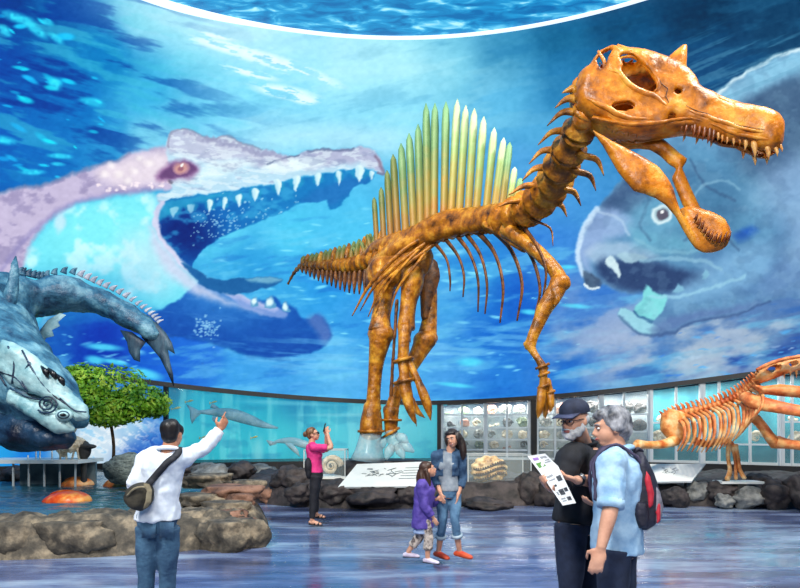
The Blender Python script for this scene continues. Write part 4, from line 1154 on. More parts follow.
def glazed_case(n, px0, px1, mull, back, frame, shelves, density, name_word):
    ta, tb = bearing(px0), bearing(px1)
    tm = (ta + tb) / 2
    d_ = Vector((math.sin(tm), math.cos(tm), 0)); base = d_ * 20.0 + Vector((0, 0, .56))
    ztop = lambda t: zbot(t) - .12
    root = empty('display_case', base, f'{name_word} glazed fossil case from the left in the wall under the screen', 'display case', 'glazed cases under the screen')
    arc_wall(21.0, .56, lambda t: ztop(t), ta, tb, .05, 6).build('back_panel', back, root, False)
    arc_wall(20.06, .58, lambda t: ztop(t) - .04, ta, tb, .015, 6).build('glass_pane', M_GLASS, root, False)
    for q in [px0, px1]:
        t = bearing(q); e = Vector((math.sin(t), math.cos(t), 0))
        mb = MB().bar(e * 20.02 + Vector((0, 0, .56)), e * 20.02 + Vector((0, 0, ztop(t))), .11, .1, (1, 0, 0))
        mb.build('frame_post', frame, root, False)
    for q in mull:
        t = bearing(q); e = Vector((math.sin(t), math.cos(t), 0))
        MB().bar(e * 20.02 + Vector((0, 0, .56)), e * 20.02 + Vector((0, 0, ztop(t))), .06, .07, (1, 0, 0)).build('mullion', frame, root, False)
    arc_wall(20.0, .56, .64, ta, tb, .1, 6).build('sill', frame, root, False)
    for si, z in enumerate(shelves):
        arc_wall(20.1, z - .02, z + .01, ta, tb, .8, 6).build('shelf', M_SHELFGLASS, root, False)
        arc_wall(20.02, z - .035, z + .02, ta, tb, .05, 6).build('rail', frame, root, False)
        cnt = max(2, int((px1 - px0) / density))
        top = shelves[si - 1] if si else ztop(tm)
        for k in range(cnt):
            t = ta + (tb - ta) * (k + .5 + rng.uniform(-.15, .15)) / cnt
            e = Vector((math.sin(t), math.cos(t), 0)); tn = Vector((math.cos(t), -math.sin(t), 0))
            kd = rng.choice(('coiled shell', 'slab', 'slab', 'skull', 'bone', 'lump'))
            mi = rng.choice((0, 0, 1, 2, 2, 3, 4))
            s_ = min((top - z) * .82, rng.uniform(.3, .52)) * (.75 if kd in ('bone', 'skull') else 1)
            f = specimen(kd, e * rng.uniform(20.45, 20.6) + Vector((0, 0, z + .012)), s_, FOSS[mi], e, tn)
            tag(f, f'{FNAME[mi]} {kd} fossil, number {k + 1} from left on {ORD[si]} shelf down, {name_word} case', 'fossil', 'fossils on the case shelves')
    l = lamp('AREA', 'case_lamp', d_ * 20.35 + Vector((0, 0, ztop(tm) - .1)), d_ * 20.5, 62 if back is M_CASEBACK else 45, (1.0, .97, .92), 0.5)
    l.data.shape = 'RECTANGLE'; l.data.size = max(.5, (px1 - px0) / FPX * 20 * .9); l.data.size_y = .3
    return root
glazed_case(0, 442, 485, (462,), M_CASEBACK, M_FRAME, (2.22, 1.74, 1.30, .92), 11, 'first')
glazed_case(1, 486, 529, (507,), M_CASEBACK, M_FRAME, (2.22, 1.74, 1.30, .92), 13, 'second')
glazed_case(2, 537, 600, (555, 578), M_CASEBACK, M_FRAME, (2.22, 1.74, 1.30, .92), 13, 'third')
glazed_case(3, 602, 649, (624,), M_CASEBACK, M_FRAME, (2.2, 1.6, 1.1), 13, 'fourth')
glazed_case(4, 651, 701, (676,), M_TEALBACK, M_WHITEPOST, (1.9, 1.2), 19, 'fifth')
glazed_case(5, 703, 780, (719, 750), M_TEALBACK, M_WHITEPOST, (1.2,), 32, 'sixth')
glazed_case(6, 782, 860, (792, 830), M_TEALBACK, M_WHITEPOST, (1.9, 1.2), 26, 'seventh')
t = bearing(533.5); e_ = Vector((math.sin(t), math.cos(t), 0))
o = MB().bar(e_ * 20.0 + Vector((0, 0, .5)), e_ * 20.0 + Vector((0, 0, zbot(t) - .12)), .2, .2, (1, 0, 0)).build('trim_3', M_DARKTRIM, None, False); o['kind'] = 'structure'

# ================================================================== rock banks, pool and boulders
M_ROCK = mat('tan_rock', (30, 28, 24), (150, 134, 110), rough=.8, scale=4.2, bump=1.0, bscale=10, c3=(84, 76, 64), lo=.32, hi=.7)
M_ROCK_RED = mat('reddish_rock', (50, 34, 30), (146, 108, 88), rough=.85, scale=3.0, bump=.9, bscale=9, c3=(112, 80, 64))
M_ROCK_DARK = mat('dark_rock', (18, 16, 18), (70, 62, 62), rough=.7, scale=3.4, bump=.9, bscale=9)
M_ROCK_GREY = mat('grey_rock', (58, 62, 64), (140, 142, 140), rough=.8, scale=3.2, bump=.9, bscale=10)

def heightfield(name, poly, hfun, res, m, zb=-.05):
    xs = [p[0] for p in poly]; ys = [p[1] for p in poly]
    pts = [Vector(p) for p in poly]; n0 = len(pts)
    edges = [(i, (i + 1) % n0) for i in range(n0)]
    r_ = random.Random(3)
    x = min(xs)
    while x < max(xs):
        y = min(ys)
        while y < max(ys):
            q = (x + r_.uniform(-.2, .2) * res, y + r_.uniform(-.2, .2) * res)
            if in_poly(*q, poly) and seg_dist(*q, poly) > res * .5: pts.append(Vector(q))
            y += res
        x += res
    Vv, _, Ff, *_ = delaunay_2d_cdt(pts, edges, [], 0, 1e-5)
    Ff = [f for f in Ff if in_poly(sum(Vv[i].x for i in f) / 3, sum(Vv[i].y for i in f) / 3, poly)]
    mb = MB()
    hs = [hfun(v.x, v.y, seg_dist(v.x, v.y, poly)) for v in Vv]
    mb.add([(v.x, v.y, h) for v, h in zip(Vv, hs)], [tuple(f) for f in Ff])
    return mb.build(name, m, None, True)
def nz3(x, y, z=0.0, s_=1.0): return mnoise.fractal(Vector((x * s_, y * s_, z)), 1.0, 2.0, 5)

# pool rim: a low ring of weathered rock around the water
POOL = [(-12.5, 6.5), (-9, 6.55), (-6.5, 6.62), (-5.0, 6.75), (-4.0, 6.9), (-3.2, 7.1), (-2.6, 7.45), (-2.15, 7.9), (-2.1, 8.6), (-2.35, 9.5), (-2.8, 10.6), (-3.3, 11.8), (-4.2, 13.2), (-5.2, 14.8), (-6.0, 16.3), (-9, 17.0), (-12.5, 15)]
INNER = [(-12.5, 7.9), (-9, 7.9), (-6.5, 7.85), (-5.0, 7.9), (-4.0, 8.05), (-3.5, 8.3), (-3.3, 8.8), (-3.5, 9.8), (-3.9, 10.9), (-4.5, 12.2), (-5.2, 13.4), (-6.2, 14.8), (-7, 15.4), (-9, 15.8), (-12.5, 14)]
WL = .40
def rim_h(x, y, d):
    h = .45 * min(1, (d / .30)) ** .5
    di = seg_dist(x, y, INNER)
    if in_poly(x, y, INNER): h = max(.08, .44 - di * .8)
    elif di < .4: h -= (.4 - di) * .25
    if y > 9 and x > -4.6: h *= .8
    return max(-.02, h + (.09 * nz3(x, y, 0, 1.3) + .08 * nz3(x, y, 3, 4.0) + .04 * abs(nz3(x, y, 7, 9.0))) * min(1, d / .2))
o = heightfield('pool_rim', POOL, rim_h, .10, M_ROCK); tag(o, 'broad tan weathered rock rim around the dark pool at the left', 'rock')
M_WATER = bpy.data.materials.new('rippled_pool_water')
M_WATER.use_nodes = True
nt = M_WATER.node_tree; b = nt.nodes['Principled BSDF']
b.inputs['Base Color'].default_value = (*srgb((44, 84, 96)), 1); b.inputs['Roughness'].default_value = .06; b.inputs['Specular IOR Level'].default_value = .9
tc = nt.nodes.new('ShaderNodeTexCoord'); mp = nt.nodes.new('ShaderNodeMapping'); mp.inputs['Scale'].default_value = (.45, 3.4, 1)
n1 = nt.nodes.new('ShaderNodeTexNoise'); n1.inputs['Scale'].default_value = 5.0; n1.inputs['Detail'].default_value = 5
bp = nt.nodes.new('ShaderNodeBump'); bp.inputs['Strength'].default_value = .5; bp.inputs['Distance'].default_value = .05
nt.links.new(tc.outputs['Object'], mp.inputs['Vector']); nt.links.new(mp.outputs[0], n1.inputs['Vector']); nt.links.new(n1.outputs['Fac'], bp.inputs['Height']); nt.links.new(bp.outputs['Normal'], b.inputs['Normal'])
mb = MB(); wl = [(x, y) for x, y in INNER]
mb = MB(); nx_, ny_ = 70, 210
gv = []
for i in range(nx_ + 1):
    for k in range(ny_ + 1):
        x, y = -12.5 + 9.7 * i / nx_, 7.55 + 8.6 * k / ny_
        gv.append((x, y, WL + .030 * nz3(x * .8, y * 3.6, 1) + .012 * nz3(x * 2.0, y * 8.0, 4)))
gf = [(i * (ny_ + 1) + k, (i + 1) * (ny_ + 1) + k, (i + 1) * (ny_ + 1) + k + 1, i * (ny_ + 1) + k + 1) for i in range(nx_) for k in range(ny_)]
big = [(x + (.35 if x > -5 else 0), y + (-.3 if y < 9 else .3)) for x, y in INNER]
gf = [f for f in gf if in_poly(gv[f[0]][0], gv[f[0]][1], big)]
mb.add(gv, gf)
o = mb.build('pool_water', M_WATER, None, True); tag(o, 'dark rippled water filling the rock pool at the left', 'water', kind='stuff')

def rock(c, size, m, label, name='boulder', rz=0.0, rough_=.22, seed=None, group=None, sub=4, flat=0.0, cat='rock'):
    bm = bmesh.new()
    bmesh.ops.create_icosphere(bm, subdivisions=sub, radius=1.0)
    sd = seed if seed is not None else rng.uniform(0, 100)
    for v in bm.verts:
        p = v.co.copy()
        f = 1 + rough_ * 1.6 * mnoise.fractal(p * 1.1 + Vector((sd, -sd, sd * .5)), 1.0, 2.0, 4)
        cell = mnoise.cell(p * 1.6 + Vector((sd, sd, 0)))
        f *= 1 + .07 * (cell - .5)
        q = p * f
        if flat: q.z = max(-1, min(1, q.z * (1 + flat))) if abs(q.z) < 2 else q.z
        v.co = Vector((q.x * size[0] / 2, q.y * size[1] / 2, q.z * size[2] / 2))
    me = bpy.data.meshes.new(name); bm.to_mesh(me); bm.free()
    o = link_mesh(me, name, m, None, True)
    o.location = c; o.rotation_euler = (0, 0, rz)
    return tag(o, label, cat, group)
def rock_px(x0, x1, ytop, ybot, Y, m, label, depth=1.0, **k):
    """boulder spanning pixel box at depth Y"""
    a = P((x0 + x1) / 2, (ytop + ybot) / 2, Y)
    w = (x1 - x0) / FPX * Y; h = (ybot - ytop) / FPX * Y
    return rock(a, (w, w * depth, h * 1.05), m, label, **k)

# layered slabs and boulders at the right end of the pool
SL = [(196,262,520,551,7.5,M_ROCK,'big tan slab at the right front corner of the pool rim',.7,.5),(150,214,510,530,7.9,M_ROCK,'flat tan ledge behind the pointing person on the pool rim',.6,.6),
      (205,252,502,518,8.4,M_ROCK,'flat ledge slab stacked above the right corner slab of the pool',.8,.7),(196,258,486,501,9.3,M_ROCK_RED,'long reddish slab on the right bank of the pool',.8,.6),
      (180,236,474,487,10.4,M_ROCK,'tan flat rock on the pool bank under the raised arm',.8,.6),(228,256,494,508,8.9,M_ROCK_RED,'reddish wedge rock at the waterside right of the pool',.8,.5),
      (236,262,518,546,7.95,M_ROCK_RED,'small reddish boulder against the right corner slab on the blue floor',.8,.2),
      (118,176,532,552,7.35,M_ROCK,'low broad slab at the foot of the pool rim just right of the pointing person',.5,.5),(30,112,522,552,7.05,M_ROCK,'wide tan slab in the front of the pool rim left of the pointing person',.4,.5),(-10,40,522,556,6.95,M_ROCK,'tan slab in the front of the pool rim cut by the left edge',.5,.4),
      (214,248,510,522,8.1,M_ROCK_RED,'thin reddish ledge on top of the right corner of the pool rim',.8,.7),(176,226,494,506,8.9,M_ROCK,'thin tan ledge on the right pool bank in front of the long reddish slab',.8,.7),(232,264,480,494,9.9,M_ROCK,'tan pointed rock where the pool bank meets the blue floor',.8,.4)]
for x0, x1, a, b_, Y, m, lab, dp, fl in SL: rock_px(x0, x1, a, b_, Y, m, lab, dp, flat=fl, rough_=.26)
RK = [(162,196,461,476,14.2,M_ROCK_DARK,'dark boulder behind the pool under the tank window, left of three'),(190,228,463,480,13.6,M_ROCK_GREY,'grey boulder behind the pool under the raised sleeve'),
      (224,256,462,474,14.0,M_ROCK_DARK,'dark boulder behind the pool at the far right of its back edge'),(246,276,464,476,15.6,M_ROCK_GREY,'small grey boulder far back between the pool and the dark bank'),
      (150,172,464,482,11.5,M_ROCK_GREY,'upright grey rock in the pool just right of the white-shirted shoulder'),(0,30,468,480,13.2,M_ROCK_DARK,'flat dark rock at the far left back of the pool')]
for x0, x1, a, b_, Y, m, lab in RK: rock_px(x0, x1, a, b_ + 6, Y, m, lab, .8)
M_RIBROCK = mat('ridged_grey_rock', (52, 62, 62), (128, 138, 130), rough=.8, scale=9, bump=1.0, bscale=22, stretch=(1, 1, 2.4))
rock_px(105, 148, 454, 484, 11.2, M_RIBROCK, 'rounded grey-green ridged boulder in the pool behind the left arm of the pointing person', .8, rough_=.12)

# orange domed shells lying in the pool
M_SHELL = mat('red_orange_shell', (190, 52, 14), (246, 170, 84), rough=.35, scale=4, c3=(228, 92, 26), bump=.3)
M_SHELL2 = mat('orange_shell', (190, 92, 34), (240, 184, 120), rough=.4, scale=5, c3=(222, 128, 60), bump=.4)
for x0, x1, yt, yb, Y, m, lab in ((44,90,487,501,9.39,M_SHELL,'glossy red-orange domed shell nearest in the pool'),(61,93,474.5,485,12.1,M_SHELL2,'pale orange domed shell behind the red-orange one in the pool'),(104,138,472,486,11.9,M_SHELL2,'orange peaked shell in the pool beside the pointing person')):
    a = P((x0 + x1) / 2, yb, Y); w = (x1 - x0) / FPX * Y; h = (yb - yt) / FPX * Y
    a.z = WL - .02
    root = empty('domed_shell', a, lab, 'shell')
    bm = bmesh.new(); bmesh.ops.create_uvsphere(bm, u_segments=40, v_segments=20, radius=1)
    for v in bm.verts:
        if v.co.z < 0: v.co.z *= .15
        rr = 1 + .03 * math.sin(9 * math.atan2(v.co.y, v.co.x))
        v.co = Vector((v.co.x * w / 2 * rr, v.co.y * w * .36 * rr, v.co.z * (h * .82))) + Vector((w * .06 * v.co.z, 0, 0))
    me = bpy.data.meshes.new('dome'); bm.to_mesh(me); bm.free()
    me.transform(Matrix.Translation(a))
    link_mesh(me, 'dome', m, root)
    mb = MB()
    mb.tube([a + Vector((w * (.5 - k / 8) * .92, -.02, (h * .82) * math.sqrt(max(0, 1 - (1 - k / 4) ** 2)) * 1.01)) for k in range(1, 8)], .02, 6, sm=3)
    mb.build('ridge', m, root)

# dark rock bank in the middle and on the right
def bank_h(hh):
    return lambda x, y, d: max(-.02, hh * min(1, d / .22) ** .45 + (.10 * nz3(x, y, 0, 1.4) + .06 * nz3(x, y, 5, 4.5)) * min(1, d / .25))
MID = [(-4.3, 15.8), (-4.0, 13.6), (-3.45, 12.3), (-2.6, 11.6), (-1.6, 11.25), (-.4, 11.15), (.6, 11.3), (1.6, 11.5), (2.6, 11.6), (3.6, 11.7), (4.0, 12.8), (3.8, 14.6), (2, 15.6), (-1.5, 16.2)]
o = heightfield('rock_bank', MID, bank_h(.50), .15, M_ROCK_DARK); tag(o, 'low dark rock bank in the middle under the big skeleton', 'rock')
RIGHT = [(4.6, 14), (4.7, 12.4), (5.4, 11.75), (6.6, 11.5), (8.2, 11.3), (9.8, 10.9), (11.5, 10.2), (13, 12), (12, 14.5), (9, 15.5), (6, 15.2)]
o = heightfield('rock_bank', RIGHT, bank_h(.48), .15, M_ROCK_DARK); tag(o, 'low dark rock bank at the right under the crawling skeleton', 'rock')
MR = [(272,318,466,492,12.0,M_ROCK_DARK,'dark boulder left of the person in pink'),(286,312,484,500,11.3,M_ROCK_DARK,'low dark rock at the floor left of the legs of the person in pink'),(318,352,483,500,11.4,M_ROCK_DARK,'dark rock right of the legs of the person in pink'),
      (346,398,486,503,11.2,M_ROCK_DARK,'long dark rock below the white sloping panel'),(392,420,484,500,11.3,M_ROCK_DARK,'dark rock behind the girl in purple'),(256,280,486,500,12.1,M_ROCK_RED,'small reddish rock at the left tip of the middle bank'),
      (511,545,472,507,11.9,M_ROCK_DARK,'tall dark brown boulder left of the person in the cap'),(536,566,478,508,11.6,M_ROCK_DARK,'dark boulder partly behind the person in the cap'),(462,512,497,509,11.3,M_ROCK_DARK,'flat dark rock below the round ribbed fossil'),
      (686,712,482,500,11.7,M_ROCK_GREY,'grey boulder right of the white panel under the crawling skeleton'),(706,736,482,500,11.5,M_ROCK_DARK,'dark boulder under the front foot of the crawling skeleton'),(734,764,488,506,11.2,M_ROCK_GREY,'slanted grey rock at the floor under the crawling skeleton'),(758,792,480,505,11.1,M_ROCK_DARK,'large dark rock at the right edge under the crawling skeleton'),(786,820,476,504,10.9,M_ROCK_DARK,'dark rock cut by the right edge of the picture'),
      (660,690,487,505,11.5,M_ROCK_DARK,'dark rock beside the backpack under the white panel'),(715,733,494,506,11.2,M_ROCK_GREY,'small grey stone at the floor between two dark boulders at right'),(744,772,474,488,12.0,M_ROCK_DARK,'dark rock behind the pale front foot of the crawling skeleton')]
for x0, x1, a, b_, Y, m, lab in MR: rock_px(x0, x1, a, b_ + 3, Y, m, lab, .8, rough_=.26)
# rocky footing of the big skeleton
a = P(380, 462, 12.6)
rock((a.x + .05, 12.95, .44), (2.5, 1.6, .98), M_ROCK_DARK, 'flat-topped dark rock under the clear feet of the big skeleton', 'footing_rock', flat=.5, rough_=.10)

# ---- sloping panels
M_PANEL = mat('white_panel', (206, 214, 214), (228, 232, 230), rough=.4, scale=1.5)
M_PRINT = mat('grey_print', (96, 108, 112), rough=.6)
def slope_panel(c, label, marks):
    """c = four pixel corners with depth: back left, back right, front right, front left"""
    q = [P(*t) for t in c]
    nrm = (q[1] - q[0]).cross(q[3] - q[0]).normalized()
    if nrm.z < 0: nrm = -nrm
    mid = sum(q, Vector()) / 4
    root = empty('information_panel', Vector((mid.x, mid.y, mid.z - .35)), label, 'information panel')
    mb = MB(); mb.add([v for v in q] + [v - nrm * .04 for v in q], [(0, 3, 2, 1), (4, 5, 6, 7), (0, 1, 5, 4), (1, 2, 6, 5), (2, 3, 7, 6), (3, 0, 4, 7)])
    recalc(mb.build('board', M_PANEL, root, False))
    mb = MB()
    for u0, v0, u1, v1, w in marks:
        f = lambda u, v: q[0].lerp(q[1], u).lerp(q[3].lerp(q[2], u), v) + nrm * .004
        mb.bar(f(u0, v0), f(u1, v1), w, .004, nrm)
    mb.build('printed_drawing', M_PRINT, root, False)
    mb = MB()
    for u in (.25, .75):
        t = q[0].lerp(q[1], u).lerp(q[3].lerp(q[2], u), .5)
        mb.tube([t - nrm * .04, Vector((t.x, t.y + .05, .40))], .03, 8)
    mb.build('stand', M_STEEL, root)
MK = []
for k in range(26):
    u = rng.uniform(.14, .56); v = rng.uniform(.2, .68)
    MK.append((u, v, u + rng.uniform(.02, .09), v + rng.uniform(-.12, .12), .012))
for k in range(5): MK.append((.62, .25 + k * .11, .62 + rng.uniform(.18, .28), .25 + k * .11, .010))
slope_panel(((357,464,11.9),(441,461,11.9),(428,486,11.15),(338,487,11.15)), 'white sloping information panel with grey drawing below the big skeleton', MK)
slope_panel(((650,464,12.2),(706,463.5,12.2),(692,481,11.5),(646,482,11.5)), 'white sloping information panel with small drawing beside the backpack', [(m_[0] * .8 + .1, m_[1], m_[2] * .8 + .1, m_[3], .01) for m_ in MK[:20]])

# ---- glass boxes on the bank
def glass_box(x0, x1, y0, y1, Y, depth, label):
    a, b_ = P(x0, y1, Y), P(x1, y0, Y)
    root = empty('glass_box', (a.x / 2 + b_.x / 2, Y + depth / 2, a.z), label, 'display case')
    mb = MB()
    for x in (a.x, b_.x):
        for y in (Y, Y + depth): mb.bar((x, y, a.z), (x, y, b_.z), .02, .02, (1, 0, 0))
    for z in (a.z, b_.z):
        for y in (Y, Y + depth): mb.bar((a.x, y, z), (b_.x, y, z), .02, .02)
        for x in (a.x, b_.x): mb.bar((x, Y, z), (x, Y + depth, z), .02, .02)
    mb.build('edge_frame', M_FRAME, root, False)
    for y in (Y, Y + depth):
        MB().box(((a.x + b_.x) / 2, y, (a.z + b_.z) / 2), (b_.x - a.x, .01, b_.z - a.z)).build('glass_pane', M_GLASS, root, False)
    MB().box(((a.x + b_.x) / 2, Y + depth / 2, a.z - .02), (b_.x - a.x + .06, depth + .06, .05)).build('base_board', M_PANEL, root, False)
    n_ = 0.42
    mb = MB().box(((a.x + b_.x) / 2, Y + depth / 2, (a.z - .045 + n_) / 2), ((b_.x - a.x) * .7, depth * .7, max(.02, a.z - .045 - n_)))
    mb.build('plinth', M_PLINTH, root, False)
    return root, a, b_
r0, a, b_ = glass_box(468, 531, 455, 485, 12.0, .8, 'glass box holding the round ribbed fossil beside the smiling person')
M_AMM = mat('cream_brown_fossil', (96, 56, 26), (240, 214, 158), rough=.45, scale=5, c3=(206, 160, 96), bump=.4, lo=.36, hi=.6)
c = P(489, 470, 12.35); r_ = 17 / FPX * 12.35
root = empty('coiled_fossil', (c.x, c.y, P(489, 484, 12.35).z), 'large round cream and brown ribbed coiled fossil inside the glass box', 'fossil')
bm = bmesh.new(); bmesh.ops.create_uvsphere(bm, u_segments=64, v_segments=32, radius=1)
for v in bm.verts:
    x, y, z = v.co
    ang = math.atan2(z, x); rr = math.hypot(x, z)
    g = 1 + .05 * math.cos(ang * 12 + rr * 4) * min(1, rr * 2)
    v.co = Vector((x * r_ * g * 1.08, y * r_ * .55 * g, z * r_ * .86 * g))
me = bpy.data.meshes.new('whorl'); bm.to_mesh(me); bm.free(); me.transform(Matrix.Translation(c)); link_mesh(me, 'whorl', M_AMM, root)
M_SEAM = mat('dark_brown_seam', (58, 34, 18), rough=.6)
for dz in (-.12, .0, .12):
    pts = [c + Vector((r_ * 1.05 * math.sin(t), -r_ * .57 * math.cos(t) * math.sqrt(1 - (dz / .36) ** 2), dz + .08 * math.sin(t * 2.2) - .03)) for t in [-1.1 + 2.2 * k / 16 for k in range(17)]]
    mb = MB().tube(pts, .018, 6)
    for k in range(2, 16): mb.ball(pts[k] + Vector((0, -.005, .03)), .022, 6, 5)
    mb.build('seam', M_SEAM, root)
r0, a, b_ = glass_box(304, 345, 450, 477, 12.2, .7, 'glass box with a pale shell fossil behind the person in pink')
mid = P(331, 466, 12.5)
root = empty('shell_fossil', (mid.x, mid.y, a.z + .005), 'pale round shell fossil in the glass box behind the person in pink', 'fossil')
pts = []; rad = []
for k in range(36):
    t = k * .4; r = .24 * math.exp(-.05 * k); pts.append(mid + Vector((r * math.cos(t), -.02 * k / 36, r * math.sin(t)))); rad.append(r * .33)
MB().tube(pts, rad, 10).build('whorl', FOSS[2], root)
plate(MB(), [(308,453),(322,453),(322,474),(308,474)], lambda x, y: P(x, y, 12.75), Vector((0, 1, 0)), .02, step=6, round_px=1).build('backing_card', M_FRAME, root)

# ================================================================== green tree over the lower screen
M_LEAF = mat('bright_leaf', (66, 124, 14), (216, 236, 76), rough=.5, scale=2.6, c3=(136, 192, 32))
M_BARK = mat('bark', (52, 38, 26), (100, 78, 54), rough=.9, scale=8)
tree = empty('leafy_tree', (P(112, 462, 15.5).x, 15.5, .35), 'bright green leafy tree with low spreading crown below the blue fish tail', 'tree')
rl = random.Random(21)
mb = MB()
lobes = [(112,386,15.5,1.05,.62),(86,382,15.3,.75,.55),(140,400,15.5,.85,.45),(96,404,15.2,.8,.5),(124,408,15.4,.8,.45),(74,398,15.2,.5,.6),(154,408,15.6,.42,.28),(108,416,15.3,.7,.3),(76,376,15.4,.4,.3)]
for k in range(7200):
    x, y, Y, a, h = rl.choice(lobes)
    c = P(x, y, Y)
    d_ = Vector((rl.gauss(0, 1), rl.gauss(0, 1), rl.gauss(0, 1))).normalized() * rl.uniform(.72, 1.04)
    p = c + Vector((d_.x * a, d_.y * a * .8, d_.z * h))
    s_ = rl.uniform(.05, .10)
    n_ = (d_ + Vector((rl.uniform(-.7, .7), rl.uniform(-.7, .7), rl.uniform(-.2, .9)))).normalized()
    u = n_.orthogonal().normalized(); u = (Matrix.Rotation(rl.uniform(0, 6.28), 3, n_) @ u); v = n_.cross(u)
    mb.add([p - u * s_, p + v * s_ * .5 + n_ * s_ * .1, p + u * s_ * 1.2, p - v * s_ * .5 + n_ * s_ * .1], [(0, 1, 2, 3)])
mb.build('crown', M_LEAF, tree, False)
mb = MB()
b0 = Vector((P(112, 462, 15.5).x, 15.5, .35)); f0 = P(110, 418, 15.5)
mb.tube([b0, b0.lerp(f0, .5) + Vector((.08, 0, 0)), f0], [.05, .045, .045], 8, sm=4)
for x, y, Y in ((86,392,15.3),(136,404,15.5),(120,392,15.5),(98,400,15.2),(150,412,15.6)): mb.tube([f0 - Vector((0, 0, .1)), f0.lerp(P(x, y, Y), .5) + Vector((0, 0, .05)), P(x, y, Y)], [.05, .04, .02], 6, sm=3)
mb.build('trunk', M_BARK, tree)

# ================================================================== hanging armoured fish model at the left
M_FISH = mat('blue_grey_fish_skin', (16, 40, 72), (128, 176, 190), rough=.42, scale=2.6, c3=(62, 112, 138), bump=.7, bscale=16, lo=.32, hi=.66)
M_FISHDARK = mat('dark_blue_belly', (8, 18, 40), (40, 74, 104), rough=.4, scale=3.5, bump=.6, bscale=16)
M_FISHPLATE = mat('pale_teal_plate', (92, 142, 152), (172, 206, 206), rough=.4, scale=2.4, bump=.4, bscale=14, lo=.3, hi=.6)
M_FIN = mat('dark_fin', (18, 34, 58), (66, 96, 112), rough=.5, scale=5, stretch=(1, 1, .3), bump=.4)
M_FISHPINK = mat('pale_scute', (150, 160, 176), (206, 206, 214), rough=.5, scale=6)
fish = empty('armoured_fish_model', (P(20, 380, 9.4).x, 9.4, P(20, 380, 9.4).z), 'huge blue-grey armoured fish model diving head down with its tail arched over at the left', 'fish model')
def fr(r, Y): return r / FPX * Y
FP = [(78,420,8.5,13),(66,412,8.6,24),(50,402,8.7,36),(33,388,8.8,44),(16,370,9.0,47),(3,350,9.3,46),(-4,328,9.7,42),(2,309,10.2,36),(20,299,10.6,28),(42,298,10.9,23),(66,294,11.1,24),(90,299,11.3,19),(114,308,11.4,17),(136,321,11.5,15.5),(150,330,11.5,12.5),(160,337,11.5,7)]
mb = MB().tube([P(x, y, Y) for x, y, Y, r in FP], [fr(r, Y) for x, y, Y, r in FP], 22, .72, up=(0, -1, 0), sm=5)
mb.ball(P(38, 424, 8.75), (fr(34, 8.7), .42, fr(24, 8.7)), 18, 12)
mb.ball(P(14, 418, 8.9), (fr(30, 8.9), .42, fr(26, 8.9)), 18, 12)
body = mb.build('body', M_FISH, fish, remesh=.05, relax=3); wrinkled(body.data, .045, 3.5); 
# dark jaw under the head
mb = MB(); mb.ball(P(30, 432, 8.6), (fr(36, 8.6), .40, fr(20, 8.6)), 18, 12); mb.ball(P(52, 438, 8.55), (fr(22, 8.6), .33, fr(13, 8.6)), 16, 10); mb.ball(P(4, 424, 8.75), (fr(24, 8.7), .4, fr(22, 8.7)), 16, 10)
o = mb.build('lower_jaw', M_FISHDARK, fish, remesh=.04, relax=3); wrinkled(o.data, .04, 4.0); o['label'] = 'dark blue underslung jaw'
# head shield: overlapping plates on the near side
pd = lambda dY: (lambda x, y: P(x, y, dY))
for poly, dY in (([(2,338),(22,346),(40,360),(58,378),(74,394),(86,406),(88,418),(78,422),(60,408),(44,398),(26,392),(10,384),(-4,366)], 8.16), ([(-30,340),(-6,336),(0,362),(10,388),(0,404),(-20,400),(-40,370)], 8.42), ([(10,388),(30,396),(50,404),(70,420),(76,432),(58,434),(40,424),(22,412),(8,404)], 8.13)):
    o = plate(MB(), poly, pd(dY), Vector((.05, 1, .05)).normalized(), .13, step=4, round_px=10).build('head_plate', M_FISHPLATE, fish, remesh=.03, relax=3); wrinkled(o.data, .03, 5)
for x0, y0, x1, y1 in ((41,366,48,378),(48,368,56,380),(56,374,64,386)):
    MB().tube([P(x0, y0, 8.02), P((x0 + x1) / 2 + 1.5, (y0 + y1) / 2, 7.98), P(x1, y1, 8.02)], [.012, .045, .012], 8, sm=3).build('gill_slot', M_BLACK, fish)
for r, m, dy in ((8.5, M_FISHPLATE, 0), (6.2, M_FISHDARK, -.03), (4.4, M_FISHPLATE, -.06), (2.6, M_BLACK, -.09)):
    MB().ball(P(64, 415, 8.0 + dy), (fr(r, 8), .08, fr(r * .72, 8)), 20, 10).build('eye_ring' if r > 3 else 'eye', m, fish)
mb = MB()
for k in range(40):
    t = k * .33; r = 1.2 + k * .22; mb.v
pts = [P(47 + (1 + k * .24) * math.cos(k * .35), 404 + (1 + k * .2) * math.sin(k * .35), 7.98) for k in range(44)]
MB().tube(pts, .014, 6).build('swirl_groove', M_FISHDARK, fish)
for ln in ([(8,346),(14,362),(12,384)], [(22,350),(34,372),(50,392),(66,404)], [(10,388),(30,398),(52,400)], [(0,372),(16,378),(26,390)], [(30,362),(22,378),(28,392)], [(60,398),(74,410),(86,412)], [(-10,350),(-2,372),(6,386)]):
    MB().tube([P(x, y, 8.04) for x, y in ln], .014, 6, sm=4).build('plate_seam', M_FISHDARK, fish)
